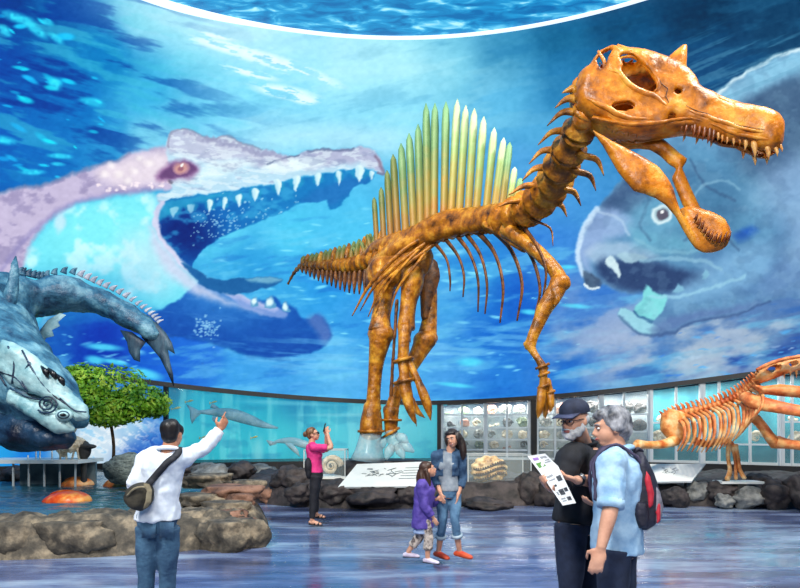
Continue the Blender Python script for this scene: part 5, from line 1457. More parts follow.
# fins and tail
def fin(name, poly, Y, m=M_FIN, t=.05): return plate(MB(), poly, pd(Y), Vector((0, 1, 0)), t, step=3, round_px=5).build(name, m, fish)
fin('tail_fin', [(146,318),(156,322),(166,333),(172,343),(175,354),(168,350),(170,362),(173,374),(174,387),(168,374),(160,358),(150,346),(142,338),(140,328)], 11.5)
fin('anal_fin', [(120,330),(132,332),(146,342),(140,350),(140,362),(134,360),(129,352),(127,342)], 11.45)
fin('pectoral_spine', [(3,300),(8,286),(12,268),(16,256),(18,270),(17,290),(14,312),(6,316)], 9.7, M_FISH, .12)
fin('belly_frill', [(40,330),(48,320),(60,313),(66,315),(58,322),(60,326),(52,330),(54,336),(46,338),(42,346),(38,345)], 10.9, mat('pale_frill', (96, 140, 156), (150, 186, 194), rough=.5, scale=5), .03)
for k in range(26):
    f = k / 25
    q = catmull(FP[8:], 8)
    a = q[min(len(q) - 1, int(f * (len(q) - 8)))]; a2 = q[min(len(q) - 1, int(f * (len(q) - 8)) + 2)]
    dx, dy = a2[0] - a[0], a2[1] - a[1]; L = math.hypot(dx, dy) or 1
    nx, ny = dy / L, -dx / L
    if ny > 0: nx, ny = -nx, -ny
    h = (8 - 4.5 * f)
    bx, by = a[0] + nx * a[3] * .86, a[1] + ny * a[3] * .86
    MB().tube([P(bx, by, a[2]), P(bx + nx * h * .5 + 1.5, by + ny * h * .6, a[2]), P(bx + nx * h + 4.5, by + ny * h, a[2])], [fr(3.4 - f, 11), fr(2.4 - f * .6, 11), .008], 8, .6, sm=3).build('back_scute', M_FISHPINK if k > 9 else M_FISH, fish)
MB().tube([P(-34, 372, 9.4), Vector((P(-34, 372, 9.4).x, 9.4, .3))], .06, 10).build('mounting_post', M_STEEL, fish)

M_FRAMEDARK = mat('slate_skirt', (70, 92, 104), (104, 126, 134), rough=.5, scale=3)
# white low platform with a pale fossil by the fish's mouth
c0, c1 = P(-30, 460, 11.6), P(78, 460, 11.6)
root = empty('low_platform', ((c0.x + c1.x) / 2, 12.1, .2), 'low white-topped platform behind the pool under the fish head', 'platform')
MB().box(((c0.x + c1.x) / 2, 12.1, c0.z - .04), (c1.x - c0.x, 1.0, .08)).build('top', M_PANEL, root, False)
for k in range(7):
    x = c0.x + .15 + (c1.x - c0.x - .3) * k / 6
    MB().box((x, 11.75, (c0.z - .08 + .2) / 2), (.03, .03, c0.z - .28)).build('leg', M_FRAME, root, False)
MB().box(((c0.x + c1.x) / 2 + .3, 12.3, (c0.z - .08 + .2) / 2), (c1.x - c0.x - .6, .05, c0.z - .28)).build('skirt', M_FRAMEDARK, root, False)
zt = c0.z
root = empty('jaw_fossil', (P(66, 445, 11.9).x, 11.9, zt), 'pale ragged fossil jaw propped on thin legs beside the fish mouth', 'fossil')
mb = MB()
mb.ball(P(64, 440, 11.9), (.26, .2, .16), 14, 10); mb.ball(P(72, 445, 11.9), (.22, .2, .2), 14, 10); mb.tube([P(57, 433, 11.9), P(60, 446, 11.9), P(64, 458, 11.9)], [.1, .09, .05], 10, sm=3); mb.tube([P(58, 436, 11.8), P(72, 431, 11.8), P(74, 428, 11.8)], [.1, .07, .015], 10, sm=3)
o = mb.build('bone', FOSS[2], root, remesh=.03, relax=1); wrinkled(o.data, .08, 6)
for x0, x1 in ((62, 60), (66, 66.5), (76, 72), (76, 79)): MB().tube([P(x0, 443, 11.85), Vector((P(x1, 460, 11.85).x, 11.85, zt))], .022, 8).build('prop_leg', FOSS[2], root)
for x, hgt in ((36, 450), (40, 449), (52, 447), (28, 455)):
    MB().tube([Vector((P(x, 460, 11.75).x, 11.75, zt)), P(x, hgt, 11.75)], .015, 6).build('railing_post', M_WHITEPOST, root)
mb = MB(); mb.ball(P(84, 450, 12.0), (.16, .12, .22), 12, 8); mb.ball(P(88, 446.5, 11.95), (.2, .1, .06), 12, 8); mb.tube([Vector((P(84, 462, 12).x, 12.0, .2)), P(84, 454, 12)], .07, 8)
tag(mb.build('dark_cast', M_PLINTH, None, True, (P(84, 462, 12).x, 12.0, .2), .025, 2), 'small dark capped cast on a stem right of the pale fossil jaw', 'model')

# ================================================================== crawling reptile skeleton at the right
M_RB = mat('orange_cream_bone', (190, 92, 34), (248, 216, 160), rough=.5, scale=3.5, c3=(232, 158, 84), bump=.4, bscale=14)
M_RR = mat('reddish_bone', (168, 74, 26), (242, 180, 110), rough=.5, scale=4, c3=(222, 122, 60), bump=.4, bscale=14)
rep = empty('crawling_reptile_skeleton', (P(720, 482, 11.5).x, 11.5, .5), 'orange and cream crawling reptile skeleton with long skull above the right rock bank', 'dinosaur skeleton')
def rlimb(name, pts, m=M_RB, n=12, fl=.85):
    mb = MB().tube([P(x, y, Y) for x, y, Y, r in pts], [r * Y / FPX for x, y, Y, r in pts], n, fl, sm=5)
    return mb.build(name, m, rep, remesh=.03, relax=2)
RSP = [(664,420,12.2),(680,413,12.0),(700,409,11.8),(718,404,11.6),(735,397,11.4),(748,389,11.2),(758,380,11.0)]
q = catmull([(*t, 0) for t in RSP], 12)
ptsR = [P(a[0], a[1], a[2]) for a in q]
NB = 24
for k in range(NB):
    i0 = int(k * (len(ptsR) - 1) / NB); i1 = int((k + 1) * (len(ptsR) - 1) / NB)
    vertebra(ptsR[i0], ptsR[i1], .085, M_RR, rep, 1.2, .85, 'vertebra')
    p = ptsR[i0]
    MB().tube([p, p + Vector((-.05, -.02, .13)), p + Vector((-.12, -.03, .2))], [.06, .05, .015], 8, .6, sm=2).build('neural_spine', M_RR, rep)
for k in range(19):
    f = k / 18
    i0 = int((.12 + .80 * f) * (len(ptsR) - 1)); p = ptsR[i0]; Y = p.y
    x0 = CX + p.x / Y * FPX; y0 = HY - (p.z - EYE) / Y * FPX
    ln = 38 + 10 * math.sin(PI * f)
    s_ = Y / FPX
    MB().tube([P(x0, y0 + 2, Y - .05), P(x0 + 9, y0 + 9, Y - .55), P(x0 + 10 - 2 * f, y0 + ln * .6, Y - .7), P(x0 + 3 - 6 * f, y0 + ln * .95, Y - .55)], [1.7 * s_, 1.6 * s_, 1.4 * s_, .6 * s_], 8, .7, sm=4).build('rib', M_RB if k % 3 else M_RR, rep)
    if k % 2 == 0:
        MB().tube([P(x0, y0 + 2, Y + .05), P(x0 - 3, y0 + 10, Y + .5), P(x0 - 1, y0 + ln * .6, Y + .6), P(x0 - 1, y0 + ln * .85, Y + .4)], [1.5 * s_, 1.4 * s_, 1.2 * s_, .5 * s_], 8, .7, sm=4).build('rib', M_RR, rep)
o = plate(MB(), [(661,414),(670,408),(684,412),(690,424),(684,438),(676,447),(668,440),(660,430)], lambda x, y: P(x, y, 11.9), Vector((.1, .99, 0)).normalized(), .17, step=4, round_px=8).build('pelvis', M_RB, rep, remesh=.035, relax=3)
rlimb('femur', [(676,440,11.8,6),(664,444,11.6,5),(650,445,11.4,4.5),(637,444,11.2,5.5)])
rlimb('tibia', [(637,443,11.2,4.5),(633,452,11.2,3.2),(630,464,11.2,3.6)])
rlimb('femur', [(694,440,12.2,4.5),(706,444,12.2,4),(724,441,12.2,4),(732,446,12.2,4.5)], M_RR)
for pts in ([(729,444,11.6,3.4),(728,458,11.55,2.3),(730,470,11.5,2.6),(727,480,11.4,3.2)], [(735,444,11.6,3.2),(738,458,11.55,2.2),(740,470,11.5,2.4),(745,479,11.4,2.6)], [(732,446,11.62,2.4),(735,460,11.6,1.8),(736,480,11.45,2.2)]): rlimb('lower_leg', pts)
MB().box(P(738, 482, 11.5), (.9, .35, .05)).build('foot_plate', M_WHITEPOST, rep, False)
MB().bar(P(738, 482, 11.5), Vector((P(738, 482, 11.5).x, 11.5, .40)), .3, .2, (1, 0, 0)).build('foot_block', M_PLINTH, rep, False)
rlimb('shoulder_blade', [(742,395,10.9,5),(756,402,10.6,8),(778,407,10.3,7),(800,411,10.1,6.5),(824,416,9.9,7)], M_RR, fl=.6)
rlimb('humerus', [(754,417,10.8,6),(762,426,10.7,5.5),(770,437,10.6,6),(777,444,10.6,8)])
rlimb('forearm', [(776,442,10.6,7.5),(788,444,10.4,5.5),(804,446,10.2,5.5),(826,450,10.0,7)], M_RR)
rlimb('hand', [(826,450,10.0,5),(834,466,9.9,4),(838,478,9.9,5)])
sr = lambda x, y: P(x, y, 10.7 - (x - 755) * .006)
n_r = Vector((.3, .95, 0)).normalized()
o = plate(MB(), [(752,380),(756,371),(762,365),(770,362),(780,359),(792,357),(806,356),(826,354),(846,355),(858,361),(856,369),(838,370),(815,370),(798,371),(784,375),(770,381),(760,384)], sr, n_r, .19, .05, holes=([(764,370),(771,366),(779,366),(777,371),(769,374)], [(785,364),(793,362),(796,365),(788,368)]), step=2.5, round_px=9).build('skull', M_RB, rep, remesh=.02, relax=2)
skr = o
rlimb('skull_ridge', [(756,370,10.45,2.2),(774,362,10.35,2.4),(796,357,10.2,2.4),(830,354,10.0,2)], M_RR)
o = plate(MB(), [(752,384),(764,386),(780,384),(800,386),(826,392),(850,400),(852,406),(830,404),(800,398),(778,396),(760,394)], lambda x, y: P(x, y, 10.6 - (x - 755) * .006), n_r, .14, step=3, round_px=6).build('lower_jaw', M_RR, rep, remesh=.025, relax=2)
for k in range(12):
    x = 776 + k * 6
    y = 374 - max(0, (x - 776)) * .07
    a = sr(x, y) - n_r * .12
    MB().tube([a + Vector((0, 0, .03)), a - Vector((0, 0, .07 + .04 * (k % 2)))], [.022, .004], 6).build('tooth', M_RB, skr)
# ================================================================== visitors
M_SKIN = mat('light_skin', (196, 138, 110), (222, 168, 138), rough=.5, scale=9)
M_SKIN_TAN = mat('tan_skin', (172, 112, 84), (202, 142, 110), rough=.5, scale=9)
M_EYEWHITE = mat('eye_white', (228, 224, 218), rough=.3)
M_IRIS = mat('dark_iris', (40, 28, 20), rough=.2)
M_LIP = mat('lip', (176, 96, 88), rough=.45)
M_HAIRBLACK = mat('black_hair', (12, 10, 10), (30, 24, 22), rough=.45, scale=30, stretch=(1, 1, .25))
M_HAIRBROWN = mat('brown_hair', (40, 24, 16), (82, 50, 32), rough=.45, scale=30, stretch=(1, 1, .25))
M_HAIRDARK = mat('dark_brown_hair', (18, 12, 10), (46, 30, 24), rough=.42, scale=30, stretch=(1, 1, .25))
M_HAIRLIGHT = mat('light_brown_hair', (74, 46, 28), (140, 96, 60), rough=.5, scale=30, stretch=(1, 1, .25))
M_HAIRGREY = mat('grey_hair', (58, 58, 62), (168, 168, 172), rough=.5, scale=26, stretch=(1, .6, .5))
M_BEARD = mat('white_beard', (190, 188, 184), (236, 234, 232), rough=.7, scale=40)

def horiz(v): return Vector((v[0], v[1], 0)).normalized()
def polyline_at(pts, f):
    """points of a polyline up to a fraction f of its length"""
    L = [(pts[i + 1] - pts[i]).length for i in range(len(pts) - 1)]
    T = sum(L) * f
    out = [pts[0]]
    for i, l in enumerate(L):
        if T <= l + 1e-9:
            out.append(pts[i].lerp(pts[i + 1], max(1e-3, T / l))); return out
        out.append(pts[i + 1]); T -= l
    return out
def interp(tab, t):
    for (a, x), (b, y) in zip(tab, tab[1:]):
        if t <= b: return x + (y - x) * (t - a) / (b - a)
    return tab[-1][1]
ARM_R = [(0, .056), (.2, .050), (.45, .042), (.55, .042), (.68, .040), (1, .026)]
LEG_R = [(0, .088), (.25, .078), (.48, .056), (.6, .056), (.72, .054), (1, .037)]
TOR_W = [(-.30, .150), (0, .168), (.28, .150), (.5, .152), (.75, .172), (.88, .165), (.95, .12), (1.0, .062)]
TOR_D = [(-.30, .105), (0, .118), (.28, .104), (.5, .112), (.75, .120), (.88, .105), (.95, .08), (1.0, .060)]

def hand(mb, w, d, n, thumb, S=1.0, curl=(.5, .5, .5, .5), tc=.4, r=.0088):
    """palm, four unequal bent fingers and a thumb off the side of the palm; w wrist, d along the hand, n where the palm faces"""
    d = d.normalized(); n = (n - d * n.dot(d)).normalized(); a = d.cross(n) * thumb
    mb.ball(w + d * .048 * S, (.041 * S, .054 * S, .015 * S), 14, 10, (a, d, n))
    mb.tube([w - d * .03 * S, w + d * .02 * S], [.026 * S, .028 * S], 10, .7, up=a)
    for k, (L, cu) in enumerate(zip((.072, .080, .074, .058), curl)):
        off = (.030 - .0195 * k) * S
        p = w + d * (.088 - .004 * abs(k - 1)) * S + a * off
        ang = cu * .45
        pts = [p - d * .03 * S, p]
        for seg in (.44, .32, .24):
            dd = d * math.cos(ang) + n * math.sin(ang) + a * (.05 - .035 * k)
            pts.append(pts[-1] + dd.normalized() * L * seg * S)
            ang += cu * .75
        mb.tube(pts, [r * S, r * 1.05 * S, r * S, r * .95 * S, r * .7 * S], 8)
    t0 = w + d * .022 * S + a * .030 * S
    t1 = t0 + (d * .55 + a * .75 + n * .25).normalized() * .036 * S
    t2 = t1 + (d * .9 + a * (.45 - tc) + n * (.2 + tc)).normalized() * .030 * S
    t3 = t2 + (d * .95 + a * (.2 - tc) + n * (.2 + tc)).normalized() * .024 * S
    mb.tube([t0, t1, t2, t3], [.014 * S, .0115 * S, .010 * S, .007 * S], 8)

def person(label, Y, J, g, f, S=1.0, skin=None, female=False, tilt=0.0, roll=0.0, hands=None, foot_dirs=None, head_h=.228, vox=.0075, W=1.0, LW=1.0):
    """continuous body from joints (px, py, depth offset); g = chest direction, f = face direction"""
    skin = skin or M_SKIN
    j = {k: P(v[0], v[1], Y + v[2]) for k, v in J.items()}
    g, fh = horiz(g), horiz(f)
    up = Vector((0, 0, 1))
    side = g.cross(up)                        # the person's right
    low = min(j['ankle_l'].z, j['ankle_r'].z) - .08 * S
    root = empty('person', (j['pelvis'].x, j['pelvis'].y, 0.0), label, 'person', 'visitors')
    fo = (fh * math.cos(tilt) + up * math.sin(tilt)).normalized()
    hr = fo.cross(up).normalized()
    hu = hr.cross(fo).normalized()
    if roll:
        M_ = Matrix.Rotation(roll, 3, fo); hr = M_ @ hr; hu = M_ @ hu
    h = head_h / .228
    c = j['head']
    mb = MB()
    # trunk
    spine = resample([Vector(a) for a in catmull([tuple(j['pelvis'] - up * .0), tuple(j['waist']), tuple(j['chest']), tuple(j['neck'])], 8)], 24)
    rings = []
    def ring(p, w, d_, n=20): return [p + side * (w * math.cos(2 * PI * k / n)) + g * (d_ * math.sin(2 * PI * k / n)) for k in range(n)]
    wf = (.90 if female else 1.0) * S * W
    rings.append(ring(spine[0] - up * .12 * S, .10 * wf, .09 * S)); rings.append(ring(spine[0] - up * .05 * S, .150 * wf, .108 * S))
    for i, p in enumerate(spine):
        t = i / 23
        rings.append(ring(p, interp(TOR_W, t) * wf, interp(TOR_D, t) * S))
    mb.loft(rings)
    if female:
        for s_ in (-1, 1): mb.ball(j['chest'] + g * .075 * S + side * (.068 * S * s_) - up * .02 * S, (.062 * S, .06 * S, .065 * S), 12, 8)
    mb.tube([j['neck'] - up * .04 * S, j['neck'].lerp(c, .55), c - hu * .04 * h], [.066 * S, .054 * S, .050 * S], 14)
    arms = {}; legs = {}
    for q in 'lr':
        sh, el, wr = j['shoulder_' + q], j['elbow_' + q], j['wrist_' + q]
        mb.tube([j['neck'] - up * .07 * S, sh.lerp(j['neck'], .35) - up * .01 * S, sh], [.06 * S, .062 * S, .058 * S], 12)
        mb.ball(sh, .060 * S, 12, 8)
        arms[q] = resample([Vector(a) for a in catmull([tuple(sh), tuple(sh.lerp(el, .5)), tuple(el), tuple(el.lerp(wr, .5)), tuple(wr)], 5)], 22)
        mb.tube(arms[q], [interp(ARM_R, k / 21) * S for k in range(22)], 12)
        hp, kn, an = j['hip_' + q], j['knee_' + q], j['ankle_' + q]
        legs[q] = resample([Vector(a) for a in catmull([tuple(hp), tuple(hp.lerp(kn, .5)), tuple(kn), tuple(kn.lerp(an, .4)), tuple(an)], 5)], 24)
        mb.tube(legs[q], [interp(LEG_R, k / 23) * S * LW for k in range(24)], 14)
        fd = horiz((foot_dirs or {}).get(q, g))
        a = j['ankle_' + q]; gz = a.z - .075 * S
        mb.tube([a - fd * .055 * S - up * .035 * S, a - up * .03 * S + fd * .02 * S, a + fd * .11 * S - up * .048 * S, a + fd * .18 * S - up * .058 * S], [.030 * S, .040 * S, .036 * S, .016 * S], 12, [1.0, .95, 1.2, 1.6], up=(0, 0, 1))
        dd, n_, th, cu = (hands or {}).get(q, (arms[q][-1] - arms[q][-4], g, 1, (.5, .55, .6, .65)))
        hand(mb, wr, Vector(dd), Vector(n_), th, S * .98, cu)
    # head
    k = h
    mb.ball(c + hu * .024 * k - fo * .012 * k, (.076 * k, .094 * k, .094 * k), 24, 18, (hr, fo, hu))
    mb.ball(c - hu * .030 * k + fo * .020 * k, (.063 * k, .072 * k, .074 * k), 22, 16, (hr, fo, hu))
    mb.ball(c - hu * .084 * k + fo * .046 * k, (.034 * k, .036 * k, .026 * k), 14, 10, (hr, fo, hu))        # chin
    mb.tube([c + hu * .016 * k + fo * .082 * k, c - hu * .012 * k + fo * .098 * k, c - hu * .030 * k + fo * .106 * k], [.009 * k, .011 * k, .014 * k], 10)       # nose
    mb.ball(c - hu * .034 * k + fo * .096 * k, (.018 * k, .014 * k, .011 * k), 12, 8, (hr, fo, hu))
    mb.tube([c + hr * .045 * k + hu * .026 * k + fo * .074 * k, c + hu * .028 * k + fo * .088 * k, c - hr * .045 * k + hu * .026 * k + fo * .074 * k], .010 * k, 8)   # brow
    mb.ball(c - hu * .060 * k + fo * .082 * k, (.024 * k, .012 * k, .014 * k), 12, 8, (hr, fo, hu))
    for s_ in (-1, 1):
        mb.ball(c + hr * (s_ * .077 * k) - hu * .012 * k - fo * .006 * k, (.011 * k, .020 * k, .031 * k), 12, 8, (hr, fo, hu))
    body = mb.build('body', skin, root, remesh=vox, relax=3)
    # eyes, brows, mouth
    for s_ in (-1, 1):
        MB().ball(c + hr * (s_ * .031 * k) + hu * .004 * k + fo * .0815 * k, (.0125 * k, .0095 * k, .0072 * k), 12, 8, (hr, fo, hu)).build('eye', M_EYEWHITE, body)
        MB().ball(c + hr * (s_ * .031 * k) + hu * .004 * k + fo * .0890 * k, (.0062 * k, .0045 * k, .0070 * k), 10, 8, (hr, fo, hu)).build('iris', M_IRIS, body)
    MB().tube([c - hr * .023 * k - hu * .058 * k + fo * .088 * k, c - hu * .0605 * k + fo * .0965 * k, c + hr * .023 * k - hu * .058 * k + fo * .088 * k], [.003 * k, .0068 * k, .003 * k], 8, sm=3).build('lips', M_LIP, body)
    return dict(root=root, body=body, j=j, g=g, side=side, up=up, fo=fo, hr=hr, hu=hu, c=c, k=k, S=S, W=wf, spine=spine, arms=arms, legs=legs, ring=ring, female=female, LW=LW)

def brows(p, m):
    for s_ in (-1, 1):
        c, k, hr, hu, fo = p['c'], p['k'], p['hr'], p['hu'], p['fo']
        MB().tube([c + hr * (s_ * .016 * k) + hu * .024 * k + fo * .0945 * k, c + hr * (s_ * .034 * k) + hu * .028 * k + fo * .0895 * k, c + hr * (s_ * .050 * k) + hu * .022 * k + fo * .075 * k], [.004 * k, .0045 * k, .002 * k], 6, sm=2).build('eyebrow', m, p['body'])

def garment_top(p, name, m, hem=-.18, sleeve=(1.0, 1.0), loose=.016, sl_loose=.014, wr=.006, hem_flare=.0, vox=.011, top=.992, seed=1.0, open_front=None):
    """shirt over the trunk down to hem (metres below the pelvis point) with sleeves to a fraction of the arms"""
    S, up, g, side = p['S'], p['up'], p['g'], p['side']
    mb = MB()
    rings = []
    low = p['spine'][0]
    n = 5
    if hem < 0:
        for i in range(n):
            t = i / n
            q = low + up * (hem * (1 - t))
            rings.append(p['ring'](q, (interp(TOR_W, 0) * (1 + hem_flare * (1 - t))) * p['W'] + loose, interp(TOR_D, 0) * S * (1 + hem_flare * (1 - t)) + loose, 28))
    for i, q in enumerate(p['spine']):
        t = i / 23
        if t > top or (hem > 0 and (q - low).length < hem): continue
        rings.append(p['ring'](q, interp(TOR_W, t) * p['W'] + loose, interp(TOR_D, t) * S + loose * (1.1 if t < .8 else .8), 28))
    mb.loft(rings)
    if p['female']:
        for s_ in (-1, 1): mb.ball(p['j']['chest'] + g * .078 * S + side * (.068 * S * s_) - up * .02 * S, (.072 * S, .068 * S, .075 * S), 12, 8)
    for q, fr_ in zip('lr', sleeve):
        sh = p['j']['shoulder_' + q]
        nk = p['j']['neck']
        mb.tube([nk - up * .06 * S, sh.lerp(nk, .35) - up * .004 * S, sh], [.062 * S + loose, .062 * S + loose, .062 * S + loose * .8], 12)
        mb.ball(sh, .063 * S + loose * .8, 12, 8)
        a = resample(polyline_at(p['arms'][q], fr_), 20)
        mb.tube(a, [interp(ARM_R, k / 19 * fr_) * S + sl_loose * (1 + .10 * math.sin(k * 1.1 + seed)) for k in range(20)], 14)
    o = mb.build(name, m, p['root'], remesh=vox, relax=2)
    wrinkled(o.data, wr, 8.0, (1, 1, 1), seed)
    wrinkled(o.data, wr * .6, 16.0, (1, 1, .6), seed + 5)
    return o

def garment_legs(p, name, m, frac=.98, loose=.012, top=.10, wr=.004, seed=2.0, vox=.011, flare=0.0):
    S, up = p['S'], p['up']
    mb = MB()
    low = p['spine'][0]
    rings = [p['ring'](low - up * .11 * S, .11 * p['W'] + loose, .10 * S + loose), p['ring'](low - up * .05 * S, .155 * p['W'] + loose, .112 * S + loose)]
    for i, q in enumerate(p['spine']):
        if (q - low).length > top * S: break
        rings.append(p['ring'](q, interp(TOR_W, i / 23) * p['W'] + loose, interp(TOR_D, i / 23) * S + loose))
    mb.loft(rings)
    for q in 'lr':
        a = resample(polyline_at(p['legs'][q], frac), 24)
        mb.tube(a, [interp(LEG_R, k / 23 * frac) * S * p['LW'] + loose * (1 + .15 * math.sin(k * 1.0 + seed)) + flare * k / 23 for k in range(24)], 16)
    o = mb.build(name, m, p['root'], remesh=vox, relax=2)
    wrinkled(o.data, wr, 9.0, (1, 1, 1), seed)
    return o

def shoes(p, m, foot_dirs=None, sole=None, name='shoe', open_=False):
    S, up = p['S'], p['up']
    for q in 'lr':
        fd = horiz((foot_dirs or {}).get(q, p['g']))
        a = p['j']['ankle_' + q]
        sd = fd.cross(up)
        mb = MB()
        if open_:
            mb.tube([a - fd * .06 * S - up * .066 * S, a - up * .072 * S + fd * .06 * S, a + fd * .20 * S - up * .074 * S], [.014 * S, .012 * S, .010 * S], 10, [2.6, 3.4, 3.2], up=(0, 0, 1))
            mb.tube([a + fd * .06 * S + sd * .042 * S - up * .06 * S, a + fd * .075 * S - up * .018 * S, a + fd * .06 * S - sd * .042 * S - up * .06 * S], .013 * S, 8, 1.6, sm=3)
            mb.tube([a + fd * .13 * S + sd * .045 * S - up * .066 * S, a + fd * .13 * S - up * .028 * S, a + fd * .13 * S - sd * .045 * S - up * .066 * S], .012 * S, 8, 1.6, sm=3)
            mb.tube([a - fd * .02 * S + sd * .04 * S - up * .05 * S, a - fd * .066 * S - up * .02 * S, a - fd * .02 * S - sd * .04 * S - up * .05 * S], .009 * S, 8, sm=3)
            mb.build(name, m, p['root'], remesh=.006, relax=1)
        else:
            mb.tube([a - fd * .075 * S - up * .045 * S, a - fd * .01 * S - up * .030 * S, a + fd * .09 * S - up * .046 * S, a + fd * .17 * S - up * .056 * S, a + fd * .205 * S - up * .062 * S], [.030 * S, .050 * S, .040 * S, .030 * S, .014 * S], 14, [1.2, .9, 1.15, 1.45, 1.8], up=(0, 0, 1))
            o = mb.build(name, m, p['root'], remesh=.007, relax=2)
            if sole: MB().tube([a - fd * .078 * S - up * .076 * S, a + fd * .05 * S - up * .078 * S, a + fd * .205 * S - up * .078 * S], [.010 * S] * 3, 12, [3.4, 3.8, 3.0], up=(0, 0, 1)).build('sole', sole, o)

def hair(p, m, balls=(), tubes=(), name='hair', vox=.008, wr=.006, base=True, seed=3.0, stretch=(1, 1, .3)):
    """scalp cap plus extra locks given in head coordinates (right, forward, up) of a 0.228 m head"""
    c, k, hr, hu, fo = p['c'], p['k'], p['hr'], p['hu'], p['fo']
    H = lambda v: c + hr * (v[0] * k) + fo * (v[1] * k) + hu * (v[2] * k)
    mb = MB()
    if base:
        mb.ball(H((0, -.024, .040)), (.084 * k, .096 * k, .092 * k), 22, 16, (hr, fo, hu))
        mb.ball(H((0, -.050, -.005)), (.074 * k, .062 * k, .075 * k), 18, 12, (hr, fo, hu))
    for v, r in balls: mb.ball(H(v), tuple(x * k for x in r), 14, 10, (hr, fo, hu))
    for pts, rad in tubes: mb.tube([H(v) for v in pts], [r * k for r in rad], 10, sm=4)
    o = mb.build(name, m, p['body'], remesh=vox, relax=2)
    wrinkled(o.data, wr, 22.0, stretch, seed)
    return o

# ---------------------------------------------------------------- the person pointing, seen from behind (left)
M_SHIRTW = mat('white_shirt_cloth', (206, 216, 228), (236, 240, 244), rough=.8, scale=6, bump=.15)
M_JEANS = mat('blue_denim', (28, 56, 88), (74, 112, 138), rough=.85, scale=7, bump=.3, bscale=40, lo=.3, hi=.7)
M_STRAP = mat('dark_webbing', (22, 24, 32), (38, 40, 48), rough=.7, scale=30)
M_BAG = mat('dark_olive_bag', (28, 26, 20), (62, 56, 42), rough=.75, scale=8, bump=.3)
M_BAGTAN = mat('tan_canvas', (104, 94, 72), (146, 134, 106), rough=.8, scale=12)
A = person('dark-haired person in white shirt and jeans seen from behind, pointing up at the tank', 3.95, dict(
    head=(172.6, 434.0, 0), neck=(169, 451.5, -.02), chest=(162, 470, .0), waist=(159, 497, .0), pelvis=(157.5, 517, .0),
    shoulder_l=(147, 459, 0), elbow_l=(136, 482, -.02), wrist_l=(139, 501, .26), shoulder_r=(185, 458, .02), elbow_r=(205, 447.5, .16), wrist_r=(219.5, 430, .22),
    hip_l=(148, 527, 0), knee_l=(146, 585, .02), ankle_l=(144, 636, .0), hip_r=(168, 527, 0), knee_r=(167.5, 586, .05), ankle_r=(169, 637, .03)),
    (.10, 1, 0), (.16, .98, 0), .98, M_SKIN_TAN, False, .10, head_h=.196, W=.86, LW=.88,
    hands={'r': ((.42, .25, .86), (-.6, .2, -.4), 1, (.05, 1.3, 1.4, 1.45)), 'l': ((.1, .9, -.2), (.9, 0, -.2), -1, (.5, .6, .6, .6))})
sh = garment_top(A, 'shirt', M_SHIRTW, -.02, (.93, .97), .020, .016, .013, .02, seed=1.3)
c_ = A['j']['neck']
MB().tube([c_ + Vector((math.cos(t) * .066, math.sin(t) * .062, .018 - .014 * math.sin(t))) for t in [2 * PI * i / 16 for i in range(17)]], .016, 8, 1.6).build('collar', M_SHIRTW, sh)
for q, f0 in (('r', .955),):
    e = A['arms'][q]; i = int(f0 * 21)
    MB().tube([e[i - 1], e[i + 1]], [.044, .042], 14).build('cuff', M_SHIRTW, sh)
garment_legs(A, 'jeans', M_JEANS, .985, .011, .05, .006)
pk = garment_legs
for x, y in ((149, 530), (167, 530)):
    a = P(x, y, 3.95 - .118)
    MB().box(a, (.10, .012, .11)).build('back_pocket', M_JEANS, A['root'])
shoes(A, M_BLACK, None)
hair(A, M_HAIRBLACK, balls=(((0, -.03, .06), (.082, .09, .078)), ((.06, .02, .03), (.028, .04, .05)), ((-.06, .02, .03), (.028, .04, .05))), wr=.004)
strap = [P(179, 449, 3.93), P(178, 451, 3.85), P(171, 458, 3.80), P(161, 469, 3.785), P(152, 480, 3.80), P(147, 486, 3.80)]
bag = empty('shoulder_bag', P(139, 498, 3.76), 'dark olive round shoulder bag hanging at the hip of the pointing person', 'bag')
ln_, nn_ = snapped(sh, strap[:-1], .010)
ribbon(MB(), ln_ + [P(146, 487, 3.76)], nn_ + [nn_[-1]], .024, .004).build('strap', M_STRAP, bag)
bo = [(126.5,497),(129,489),(134,484),(141,482),(148,483),(151.5,490),(151,501),(147,508),(141,511.5),(134,509),(128,504)]
plate(MB(), bo, lambda x, y: P(x, y, 3.76), Vector((.35, .93, 0)).normalized(), .065, step=3, round_px=7).build('pouch', M_BAG, bag, remesh=.010, relax=2)
plate(MB(), [(143,483),(149,484),(152,491),(151,502),(147,508),(143,510),(146,500),(147,491)], lambda x, y: P(x, y, 3.70), Vector((.35, .93, 0)).normalized(), .02, step=2, round_px=3).build('side_panel', M_BAGTAN, bag, remesh=.006, relax=2)
MB().tube([P(127, 496, 3.70), P(134, 489, 3.685), P(142, 487, 3.69), P(149, 488, 3.70)], .008, 8, sm=4).build('zip', M_BAGTAN, bag)

